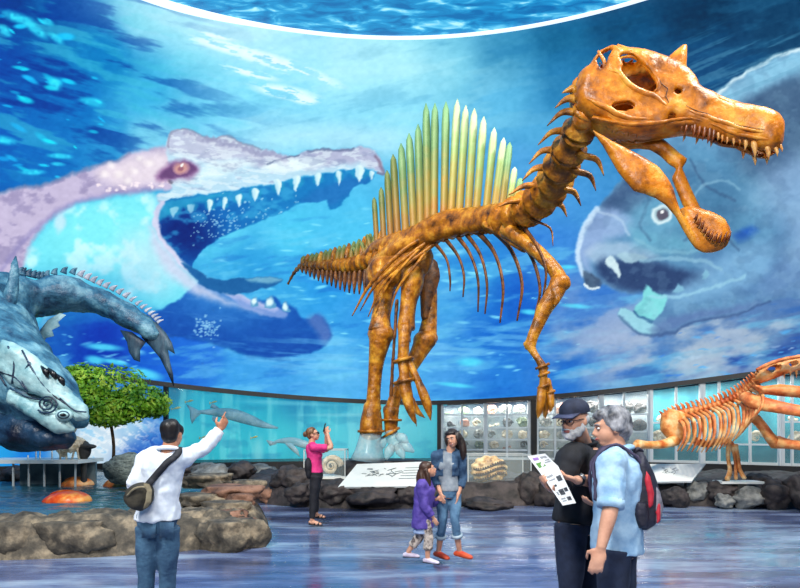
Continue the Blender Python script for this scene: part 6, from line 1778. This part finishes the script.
# ---------------------------------------------------------------- the person in pink photographing
M_PINK = mat('pink_cloth', (206, 30, 110), (240, 66, 140), rough=.75, scale=8)
M_BLACKCLOTH = mat('black_cloth', (18, 18, 24), (34, 34, 42), rough=.8, scale=10)
fdB = {'l': (.95, -.3, 0), 'r': (.95, -.25, 0)}
B = person('person in pink top and black trousers lifting a phone in front of the tank', 9.2, dict(
    head=(313, 434.5, 0), neck=(311.5, 443.5, 0), chest=(314, 454, 0), waist=(315, 466, 0), pelvis=(316, 473.5, 0),
    shoulder_l=(312.5, 447, .17), elbow_l=(327, 450, .20), wrist_l=(326, 435, .06), shoulder_r=(313.5, 447.5, -.17), elbow_r=(331, 447.5, -.14), wrist_r=(327.5, 433.5, -.02),
    hip_l=(316.5, 476, .09), knee_l=(315.5, 496, .09), ankle_l=(316, 513.5, .13), hip_r=(315.5, 476, -.09), knee_r=(313.5, 498, -.09), ankle_r=(312, 520.5, -.09)),
    (1, .05, 0), (1, .0, 0), .97, M_SKIN, True, .22, foot_dirs=fdB,
    hands={'r': ((-.18, .1, .96), (.2, .9, .1), -1, (.9, .9, 1.0, 1.0)), 'l': ((-.15, -.1, .96), (.2, -.9, .1), 1, (.9, .9, 1.0, 1.0))})
garment_top(B, 'pink_top', M_PINK, .02, (.40, .40), .016, .018, .006, seed=4.1)
garment_legs(B, 'trousers', M_BLACKCLOTH, .95, .010, .11, .004)
shoes(B, M_BLACKCLOTH, fdB, None, 'sandal', True)
hair(B, M_HAIRLIGHT, balls=(((0, -.125, .03), (.048, .048, .048)), ((0, -.02, .085), (.07, .08, .05)))); brows(B, M_HAIRLIGHT)
mb = MB()
H = lambda v, p: p['c'] + p['hr'] * (v[0] * p['k']) + p['fo'] * (v[1] * p['k']) + p['hu'] * (v[2] * p['k'])
for s_ in (-1, 1):
    mb.ball(H((s_ * .033, .098, .006), B), (.030, .010, .024), 12, 8, (B['hr'], B['fo'], B['hu']))
    mb.tube([H((s_ * .06, .09, .012), B), H((s_ * .082, .03, .012), B), H((s_ * .082, -.01, .006), B)], .005, 6)
mb.tube([H((-.02, .1, .01), B), H((.02, .1, .01), B)], .005, 6)
tag(mb.build('sunglasses', M_BLACK, None, True, B['c']), 'dark sunglasses on the face of the person in pink', 'sunglasses')
ph = empty('phone', P(324.5, 427.5, 9.2), 'black phone held up by the person in pink', 'phone')
ax_ = (Vector((.25, 0, .97)), Vector((0, 1, 0)), Vector((.97, 0, -.25)))
MB().box(P(324.5, 427.5, 9.2), (.15, .075, .010), (ax_[0], ax_[1], ax_[2])).build('case', M_BLACK, ph, False)
MB().box(P(324.4, 427.5, 9.2) - ax_[2] * .006, (.135, .066, .002), ax_).build('glass_screen', mat('phone_glass', (60, 90, 110), rough=.1), ph, False)
mb = MB(); mb.ball(P(308.5, 466, 9.1), (.07, .12, .15), 14, 10); mb.ball(P(309, 472, 9.1), (.06, .1, .12), 14, 10)
o = mb.build('hip_bag', M_BLACKCLOTH, None, True, P(308.5, 466, 9.1), .012, 2); tag(o, 'black bag on the back of the person in pink', 'bag')

# ---------------------------------------------------------------- adult and girl walking
M_DENIM = mat('dark_denim', (34, 62, 92), (74, 106, 138), rough=.85, scale=8, bump=.3, bscale=50)
M_DENIM2 = mat('mid_denim', (48, 84, 118), (98, 136, 166), rough=.85, scale=8, bump=.3, bscale=50)
M_GREYTEE = mat('grey_tee', (124, 134, 144), (158, 166, 172), rough=.8, scale=10)
M_CUFF = mat('pale_denim_cuff', (150, 172, 186), (182, 198, 206), rough=.8, scale=10)
M_REDSHOE = mat('red_shoe', (196, 58, 30), (226, 98, 54), rough=.5, scale=8)
fdC = {'l': (.75, -.65, 0), 'r': (.6, -.75, 0)}
Cc_ = person('long-haired adult in denim jacket and rolled jeans bending towards the girl', 6.6, dict(
    head=(452.5, 438.5, -.06), neck=(450, 451.5, 0), chest=(448, 464, 0), waist=(448, 478, .0), pelvis=(448.5, 489, .0),
    shoulder_l=(461, 456.5, .0), elbow_l=(462.5, 478, .05), wrist_l=(458, 495, -.06), shoulder_r=(436.5, 456.5, -.02), elbow_r=(435, 479, .02), wrist_r=(440.5, 493, -.14),
    hip_l=(455, 494, .02), knee_l=(455, 522, -.10), ankle_l=(459.5, 551, .0), hip_r=(442, 494, 0), knee_r=(442.5, 522, .0), ankle_r=(438.5, 551.5, .14)),
    (-.15, -1, 0), (-.45, -.89, 0), .93, M_SKIN, True, -.16, roll=.22, foot_dirs=fdC, head_h=.215, W=.86, LW=.88,
    hands={'r': ((.25, -.2, -.9), (.7, .5, -.1), -1, (.4, .5, .5, .6)), 'l': ((-.15, -.1, -.95), (-.9, .2, 0), 1, (.4, .45, .5, .5))})
garment_top(Cc_, 'grey_top', M_GREYTEE, -.02, (.2, .2), .012, .010, .005, seed=6.1)
jk = garment_top(Cc_, 'denim_jacket', M_DENIM, .15, (.80, .80), .024, .020, .006, seed=7.7)
# the jacket hangs open: clear a strip down the front
bm = bmesh.new(); bm.from_mesh(jk.data)
o_ = wpos(jk)
kill = [fc for fc in bm.faces if (fc.calc_center_median() + o_ - Cc_['j']['chest']).dot(Cc_['g']) > .05 and abs((fc.calc_center_median() + o_ - Cc_['j']['chest']).dot(Cc_['side'])) < .055]
bmesh.ops.delete(bm, geom=kill, context='FACES'); bm.to_mesh(jk.data); bm.free()
MB().tube([Cc_['j']['neck'] + Vector((math.cos(t) * .085, math.sin(t) * .08, -.012 + .03 * math.sin(t))) for t in [-.9 + 2 * PI * .78 * i / 16 for i in range(17)]], .016, 8, 1.8).build('jacket_collar', M_DENIM, jk)
garment_legs(Cc_, 'rolled_jeans', M_DENIM2, .72, .008, .08, .006, seed=8.8)
for q in 'lr':
    a = resample(polyline_at(Cc_['legs'][q], .74), 20)
    MB().tube([a[-2] + (a[-2] - a[-1]) * .3, a[-1]], [.068, .070], 16).build('jean_cuff', M_CUFF, Cc_['root'])
shoes(Cc_, M_REDSHOE, fdC, None, 'shoe', False)
hair(Cc_, M_HAIRDARK, balls=(((0, .035, .078), (.074, .05, .035)), ((.082, .0, -.02), (.026, .055, .085)), ((-.082, .0, -.02), (.026, .055, .085))), tubes=(([(-.06, -.02, .06), (-.092, -.03, -.03), (-.098, -.02, -.13), (-.085, .0, -.24), (-.07, .02, -.30)], [.04, .046, .050, .042, .015]), ([(.06, -.02, .06), (.088, -.02, -.02), (.086, -.02, -.09), (.07, -.03, -.16)], [.03, .03, .03, .012]), ([(0, -.06, .05), (-.03, -.09, -.06), (-.05, -.09, -.18), (-.05, -.06, -.28)], [.06, .07, .06, .02])), wr=.005)
brows(Cc_, M_HAIRDARK)
MB().tube([H((-.022, .090, -.058), Cc_), H((0, .098, -.062), Cc_), H((.022, .090, -.058), Cc_)], .004, 6, sm=2).build('teeth', M_EYEWHITE, Cc_['body'])

M_PURPLE = mat('purple_jacket_cloth', (48, 34, 112), (104, 82, 176), rough=.7, scale=6, bump=.4, bscale=30, lo=.3, hi=.7)
M_PATTERN = mat('patterned_trouser_cloth', (96, 84, 80), (206, 190, 176), rough=.8, scale=16, lo=.42, hi=.55)
M_LILACSHOE = mat('lilac_shoe', (196, 180, 200), (228, 218, 230), rough=.5, scale=8)
M_BLUETEE = mat('pale_blue_dress', (140, 164, 206), (186, 202, 226), rough=.8, scale=10)
fdD = {'l': (.97, -.1, 0), 'r': (.9, -.4, 0)}
D = person('girl in shiny purple jacket and patterned trousers walking beside the denim-clad adult', 6.4, dict(
    head=(428, 470, -.02), neck=(425.5, 481.5, 0), chest=(424, 492, 0), waist=(423, 505, .0), pelvis=(422.5, 514, .0),
    shoulder_l=(427, 486, .12), elbow_l=(431, 503, .16), wrist_l=(437, 499, .05), shoulder_r=(421.5, 486.5, -.12), elbow_r=(424, 505, -.15), wrist_r=(433.5, 518, -.14),
    hip_l=(421.5, 518, .06), knee_l=(419.5, 536, .06), ankle_l=(407.5, 552.5, .08), hip_r=(423.5, 518, -.06), knee_r=(428.5, 537, -.07), ankle_r=(427.5, 558, -.06)),
    (.95, -.3, 0), (.9, .12, 0), .72, M_SKIN, False, .30, foot_dirs=fdD, head_h=.20, W=.94,
    hands={'r': ((.5, 0, -.85), (.2, .9, 0), -1, (.5, .55, .6, .6)), 'l': ((.7, .1, .3), (.2, -.9, 0), 1, (.5, .55, .6, .6))})
garment_top(D, 'pale_dress', M_BLUETEE, -.22, (.2, .2), .016, .010, .004, .10, seed=9.3)
garment_top(D, 'purple_jacket', M_PURPLE, -.16, (.92, .92), .036, .026, .010, .14, seed=10.1)
garment_legs(D, 'patterned_trousers', M_PATTERN, .80, .018, .06, .005, seed=11.2)
shoes(D, M_LILACSHOE, fdD, M_BLACK, 'shoe')
hair(D, M_HAIRBROWN, balls=(((0, .04, .075), (.065, .04, .03)), ((0, -.05, .0), (.085, .06, .09))), tubes=(([(0, -.07, .02), (0, -.11, -.08), (0, -.13, -.20), (0, -.13, -.33)], [.07, .085, .08, .03]), ([(.07, -.04, .02), (.085, -.04, -.08), (.08, -.07, -.2), (.05, -.1, -.30)], [.03, .034, .034, .012]), ([(-.07, -.04, .02), (-.085, -.04, -.08), (-.08, -.07, -.2), (-.05, -.1, -.30)], [.03, .034, .034, .012])), wr=.005)
brows(D, M_HAIRBROWN)

# ---------------------------------------------------------------- two readers of a leaflet (right)
M_BLACKSHIRT = mat('black_polo_cloth', (14, 15, 20), (32, 34, 42), rough=.85, scale=8)
M_NAVY = mat('navy_trouser_cloth', (16, 24, 44), (34, 46, 72), rough=.85, scale=8)
M_CAP = mat('navy_cap_cloth', (18, 24, 44), (36, 44, 68), rough=.8, scale=14)
M_STEELWATCH = mat('steel_watch', (150, 150, 150), rough=.3, metal=.8)
E = person('bearded person in dark cap and black shirt reading a leaflet', 3.4, dict(
    head=(574, 420, -.03), neck=(584, 446, .08), chest=(583, 468, .06), waist=(582, 495, .05), pelvis=(581, 514, .05),
    shoulder_l=(604, 459, .16), elbow_l=(604, 482, .02), wrist_l=(576.5, 480, -.28), shoulder_r=(569, 459, -.10), elbow_r=(561.5, 484, -.14), wrist_r=(551, 488, -.34),
    hip_l=(589, 523, .12), knee_l=(587, 592, .10), ankle_l=(588, 655, .14), hip_r=(571, 523, -.02), knee_r=(570, 592, -.05), ankle_r=(568, 658, .02)),
    (-.72, -.68, 0), (-.80, -.60, 0), 1.03, M_SKIN, False, -.16, head_h=.222, W=.92,
    hands={'l': ((-.93, -.1, .28), (.1, .1, .95), 1, (.35, .4, .4, .45)), 'r': ((-.55, -.5, .3), (.5, -.3, .6), -1, (.7, .8, .85, .9))})
garment_top(E, 'polo_shirt', M_BLACKSHIRT, -.05, (.50, .50), .026, .028, .006, .03, seed=12.4)
c_ = E['j']['neck']
MB().tube([c_ + E['side'] * (math.cos(t) * .070) + E['g'] * (math.sin(t) * .068) + Vector((0, 0, .012 - .016 * math.sin(t))) for t in [2 * PI * i / 16 for i in range(17)]], .015, 8, 1.6).build('collar', M_BLACKSHIRT, E['root'])
garment_legs(E, 'trousers', M_NAVY, .985, .012, .07, .005, seed=13.1)
shoes(E, M_BLACK)
hair(E, M_BEARD, balls=(((0, -.05, .0), (.076, .05, .05)), ((.05, -.02, .0), (.03, .04, .04)), ((-.05, -.02, .0), (.03, .04, .04))), base=False, wr=.003)
hair(E, M_BEARD, balls=(((0, .055, -.092), (.044, .040, .036)), ((.048, .032, -.068), (.020, .036, .040)), ((-.048, .032, -.068), (.020, .036, .040)), ((.03, .075, -.07), (.018, .018, .024)), ((-.03, .075, -.07), (.018, .018, .024)), ((0, .094, -.046), (.026, .010, .008)), ((.066, .0, -.04), (.012, .022, .04)), ((-.066, .0, -.04), (.012, .022, .04))), name='beard', base=False, vox=.006, wr=.003)
brows(E, M_BEARD)
mb = MB(); hr, fo, hu, k = E['hr'], E['fo'], E['hu'], E['k']
mb.ball(H((0, -.012, .062), E), (.090, .106, .078), 24, 14, (hr, fo, hu)); mb.ball(H((0, -.012, .045), E), (.091, .107, .05), 24, 12, (hr, fo, hu))
cap = empty('cap', H((0, 0, .06), E), 'dark navy peaked cap on the head of the bearded person', 'cap')
# cut the crown flat below the brim line
o = mb.build('crown', M_CAP, cap, remesh=.008, relax=2)
bm = bmesh.new(); bm.from_mesh(o.data); off = wpos(o)
bmesh.ops.bisect_plane(bm, geom=bm.verts[:] + bm.edges[:] + bm.faces[:], plane_co=H((0, 0, .046), E) - off, plane_no=hu, clear_inner=True)
bm.to_mesh(o.data); bm.free()
mb = MB(); rows = []
for i in range(9):
    a = -1.15 + 2.3 * i / 8
    e1 = H((.088 * math.sin(a), .080 * math.cos(a) + .012, .048), E); e2 = H((.084 * math.sin(a), .085 + .085 * math.cos(a), .038 - .012 * abs(math.sin(a)) ** 2), E)
    rows.append([e1 + hu * .004, e2 + hu * .003, e2 - hu * .003, e1 - hu * .004])
mb.loft(rows); o = mb.build('peak', mat('cap_peak_cloth', (40, 46, 74), (66, 72, 104), rough=.7, scale=14), cap)
mb = MB()
for s_ in (-1, 1):
    pts = [H((s_ * .033 + .026 * math.cos(t), .100 - .012 * abs(math.cos(t) * .5 + s_ * .5), .002 + .021 * math.sin(t)), E) for t in [2 * PI * i / 14 for i in range(15)]]
    mb.tube(pts, .0024, 6); mb.tube([H((s_ * .058, .092, .006), E), H((s_ * .080, .03, .010), E), H((s_ * .080, -.01, .004), E)], .0026, 6)
mb.tube([H((-.008, .1, .006), E), H((.008, .1, .006), E)], .0024, 6)
tag(mb.build('glasses', M_BLACK, None, True, E['c']), 'thin dark-framed glasses on the bearded face', 'glasses')
wa = E['arms']['l']; wt = empty('wristwatch', wa[-2], 'dark wristwatch on the forearm reaching under the leaflet', 'watch')
MB().tube([wa[-2] + (wa[-3] - wa[-2]).normalized() * .012, wa[-2] - (wa[-3] - wa[-2]).normalized() * .012], .036, 16).build('band', M_BLACK, wt)
d_ = (wa[-2] - wa[-3]).normalized(); n_ = Vector((0, -.8, .6)); n_ = (n_ - d_ * n_.dot(d_)).normalized()
MB().tube([wa[-2] + n_ * .028, wa[-2] + n_ * .042], .020, 16).build('dial', M_STEELWATCH, wt)

# the leaflet: two folded leaves with printed pictures
M_PAPER = mat('white_paper', (226, 228, 228), (238, 238, 234), rough=.7, scale=3)
leaf = empty('leaflet', P(550, 480, 3.0), 'unfolded white printed leaflet held between the two readers', 'leaflet')
q = [P(527.5, 456, 2.98), P(545, 453.5, 3.03), P(558, 466, 3.06), P(541, 474, 2.98)]
r_ = [P(541, 474, 2.98), P(558, 466, 3.06), P(576, 503, 3.0), P(563, 505.5, 2.95)]
def sheet(nm, c, marks):
    n_ = (c[1] - c[0]).cross(c[3] - c[0]).normalized()
    if n_.y > 0: n_ = -n_
    mb = MB(); mb.add(list(c) + [v - n_ * .002 for v in c], [(0, 1, 2, 3), (7, 6, 5, 4), (0, 4, 5, 1), (1, 5, 6, 2), (2, 6, 7, 3), (3, 7, 4, 0)])
    o = recalc(mb.build(nm, M_PAPER, leaf, False))
    for i, (u0, v0, u1, v1, m) in enumerate(marks):
        f_ = lambda u, v: c[0].lerp(c[1], u).lerp(c[3].lerp(c[2], u), v) + n_ * .0012
        MB().add([f_(u0, v0), f_(u1, v0), f_(u1, v1), f_(u0, v1)], [(0, 1, 2, 3)]).build('printed_picture', m, o, False)
M_GRN, M_PHOTO = mat('printed_green', (96, 150, 70), rough=.7), mat('printed_dark', (40, 44, 52), (90, 92, 96), rough=.7, scale=60)
M_TXT = mat('printed_grey', (150, 154, 158), rough=.7)
sheet('upper_leaf', q, [(.12, .45, .5, .72, M_GRN), (.55, .15, .9, .3, M_TXT), (.55, .4, .9, .46, M_TXT), (.55, .52, .9, .58, M_TXT), (.15, .15, .45, .3, mat('printed_lilac', (160, 120, 190), rough=.7))])
sheet('lower_leaf', r_, [(.15, .12, .5, .18, M_TXT), (.15, .24, .5, .28, M_TXT), (.6, .22, .88, .36, M_PHOTO), (.15, .40, .40, .46, M_PHOTO), (.3, .56, .62, .72, M_PHOTO), (.12, .60, .24, .70, M_TXT), (.66, .56, .9, .66, M_PHOTO), (.55, .80, .84, .90, M_PHOTO), (.15, .80, .45, .84, M_TXT), (.15, .87, .45, .90, M_TXT)])

M_SHIRTBLUE = mat('pale_blue_shirt_cloth', (116, 160, 198), (176, 206, 226), rough=.8, scale=7, bump=.2)
F_ = person('grey-haired person in pale blue shirt seen from the side wearing a backpack', 3.05, dict(
    head=(611.5, 427.5, 0), neck=(617, 452, .0), chest=(618, 474, .0), waist=(617, 508, .0), pelvis=(617, 536, .0),
    shoulder_l=(611, 465, -.16), elbow_l=(610.5, 508, -.24), wrist_l=(601, 548, -.26), shoulder_r=(624, 462, .17), elbow_r=(616, 506, .22), wrist_r=(603, 506, .12),
    hip_l=(614, 548, -.09), knee_l=(612, 622, -.09), ankle_l=(613, 690, -.06), hip_r=(620, 548, .09), knee_r=(621, 622, .09), ankle_r=(624, 688, .10)),
    (-.93, .25, 0), (-.90, .14, 0), 1.0, M_SKIN, False, -.12, head_h=.218, W=.92,
    hands={'l': ((-.25, .0, -.96), (.4, .8, 0), -1, (.4, .45, .5, .5)), 'r': ((-.9, -.2, .2), (0, .1, 1), -1, (.5, .5, .5, .5))})
bs = garment_top(F_, 'blue_shirt', M_SHIRTBLUE, -.08, (.50, .55), .022, .022, .010, .05, seed=14.2)
el = F_['arms']['l']
MB().tube([el[9], el[11]], [.070, .069], 16).build('rolled_cuff', M_SHIRTBLUE, F_['root'])
c_ = F_['j']['neck']
MB().tube([c_ + F_['side'] * (math.cos(t) * .072) + F_['g'] * (math.sin(t) * .070) + Vector((0, 0, .016 - .016 * math.sin(t))) for t in [2 * PI * i / 16 for i in range(17)]], .016, 8, 1.7).build('collar', M_SHIRTBLUE, F_['root'])
garment_legs(F_, 'trousers', M_NAVY, .985, .008, .02, .005, seed=15.4)
shoes(F_, M_BLACK)
hair(F_, M_HAIRGREY, balls=(((0, -.02, .058), (.086, .094, .080)), ((0, -.06, -.03), (.070, .048, .060)), ((.075, -.012, .01), (.018, .042, .042)), ((-.075, -.012, .01), (.018, .042, .042)), ((0, .052, .085), (.062, .045, .030))), wr=.013, stretch=(1, 1, .7))
brows(F_, M_HAIRGREY)
M_PACK = mat('dark_backpack_cloth', (20, 20, 32), (44, 42, 58), rough=.6, scale=8, bump=.3)
M_PACKRED = mat('red_panel', (170, 26, 46), (206, 54, 66), rough=.6, scale=10)
M_PACKGREY = mat('grey_mesh_pocket', (96, 94, 104), (140, 136, 146), rough=.7, scale=26)
pack = empty('backpack', P(640, 500, 3.05), 'dark backpack with red panels on the back of the grey-haired person', 'backpack')
nrm = Vector((.25, .97, 0)).normalized()
po = [(629,466),(631,456),(637,450.5),(643,452),(648,462),(654,474),(659.5,492),(660,510),(655,523),(646,530),(635,529),(629,520),(627,500),(627,480)]
plate(MB(), po, lambda x, y: P(x, y, 3.05), nrm, .15, step=4, round_px=11).build('main_bag', M_PACK, pack, remesh=.012, relax=3)
for nm, poly, off, m, t in (('red_panel', [(641,468),(645,474),(649,490),(648,502),(643,506),(642,492),(639,478)], -.145, M_PACKRED, .02), ('side_pocket', [(631,498),(642,498),(645,512),(642,524),(634,524),(630,512)], -.135, M_PACK, .035), ('front_pocket', [(650,480),(656,490),(659,504),(656,518),(650,522),(648,505)], -.11, M_PACKGREY, .045), ('red_stripe', [(652,498),(655,500),(655,516),(651,520),(650,508)], -.15, M_PACKRED, .015)):
    plate(MB(), poly, lambda x, y: P(x, y, 3.05), nrm, t, step=2.5, round_px=4, off=off).build(nm, m, pack, remesh=.007, relax=2)
MB().tube([P(633, 458, 3.05), P(637, 449, 3.03), P(642, 452, 3.05)], .012, 8, sm=4).build('grab_loop', M_PACK, pack)
for dy in (-.105, .105):
    ln_, nn_ = snapped(bs, [P(645, 480, 3.05 + dy), P(643, 462, 3.05 + dy), P(634, 452, 3.05 + dy), P(620, 447, 3.05 + dy), P(604, 452, 3.05 + dy), P(595, 466, 3.05 + dy), P(592, 486, 3.05 + dy), P(596, 503, 3.05 + dy * 1.5)], .012)
    ribbon(MB(), ln_, nn_, .030, .007).build('shoulder_strap', mat('purple_grey_webbing', (46, 40, 62), (72, 64, 92), rough=.7, scale=20), pack)
MB().tube([P(629, 518, 2.93), P(624, 528, 2.92), P(623, 545, 2.90)], .010, 8, .3).build('loose_strap', M_STRAP, pack)
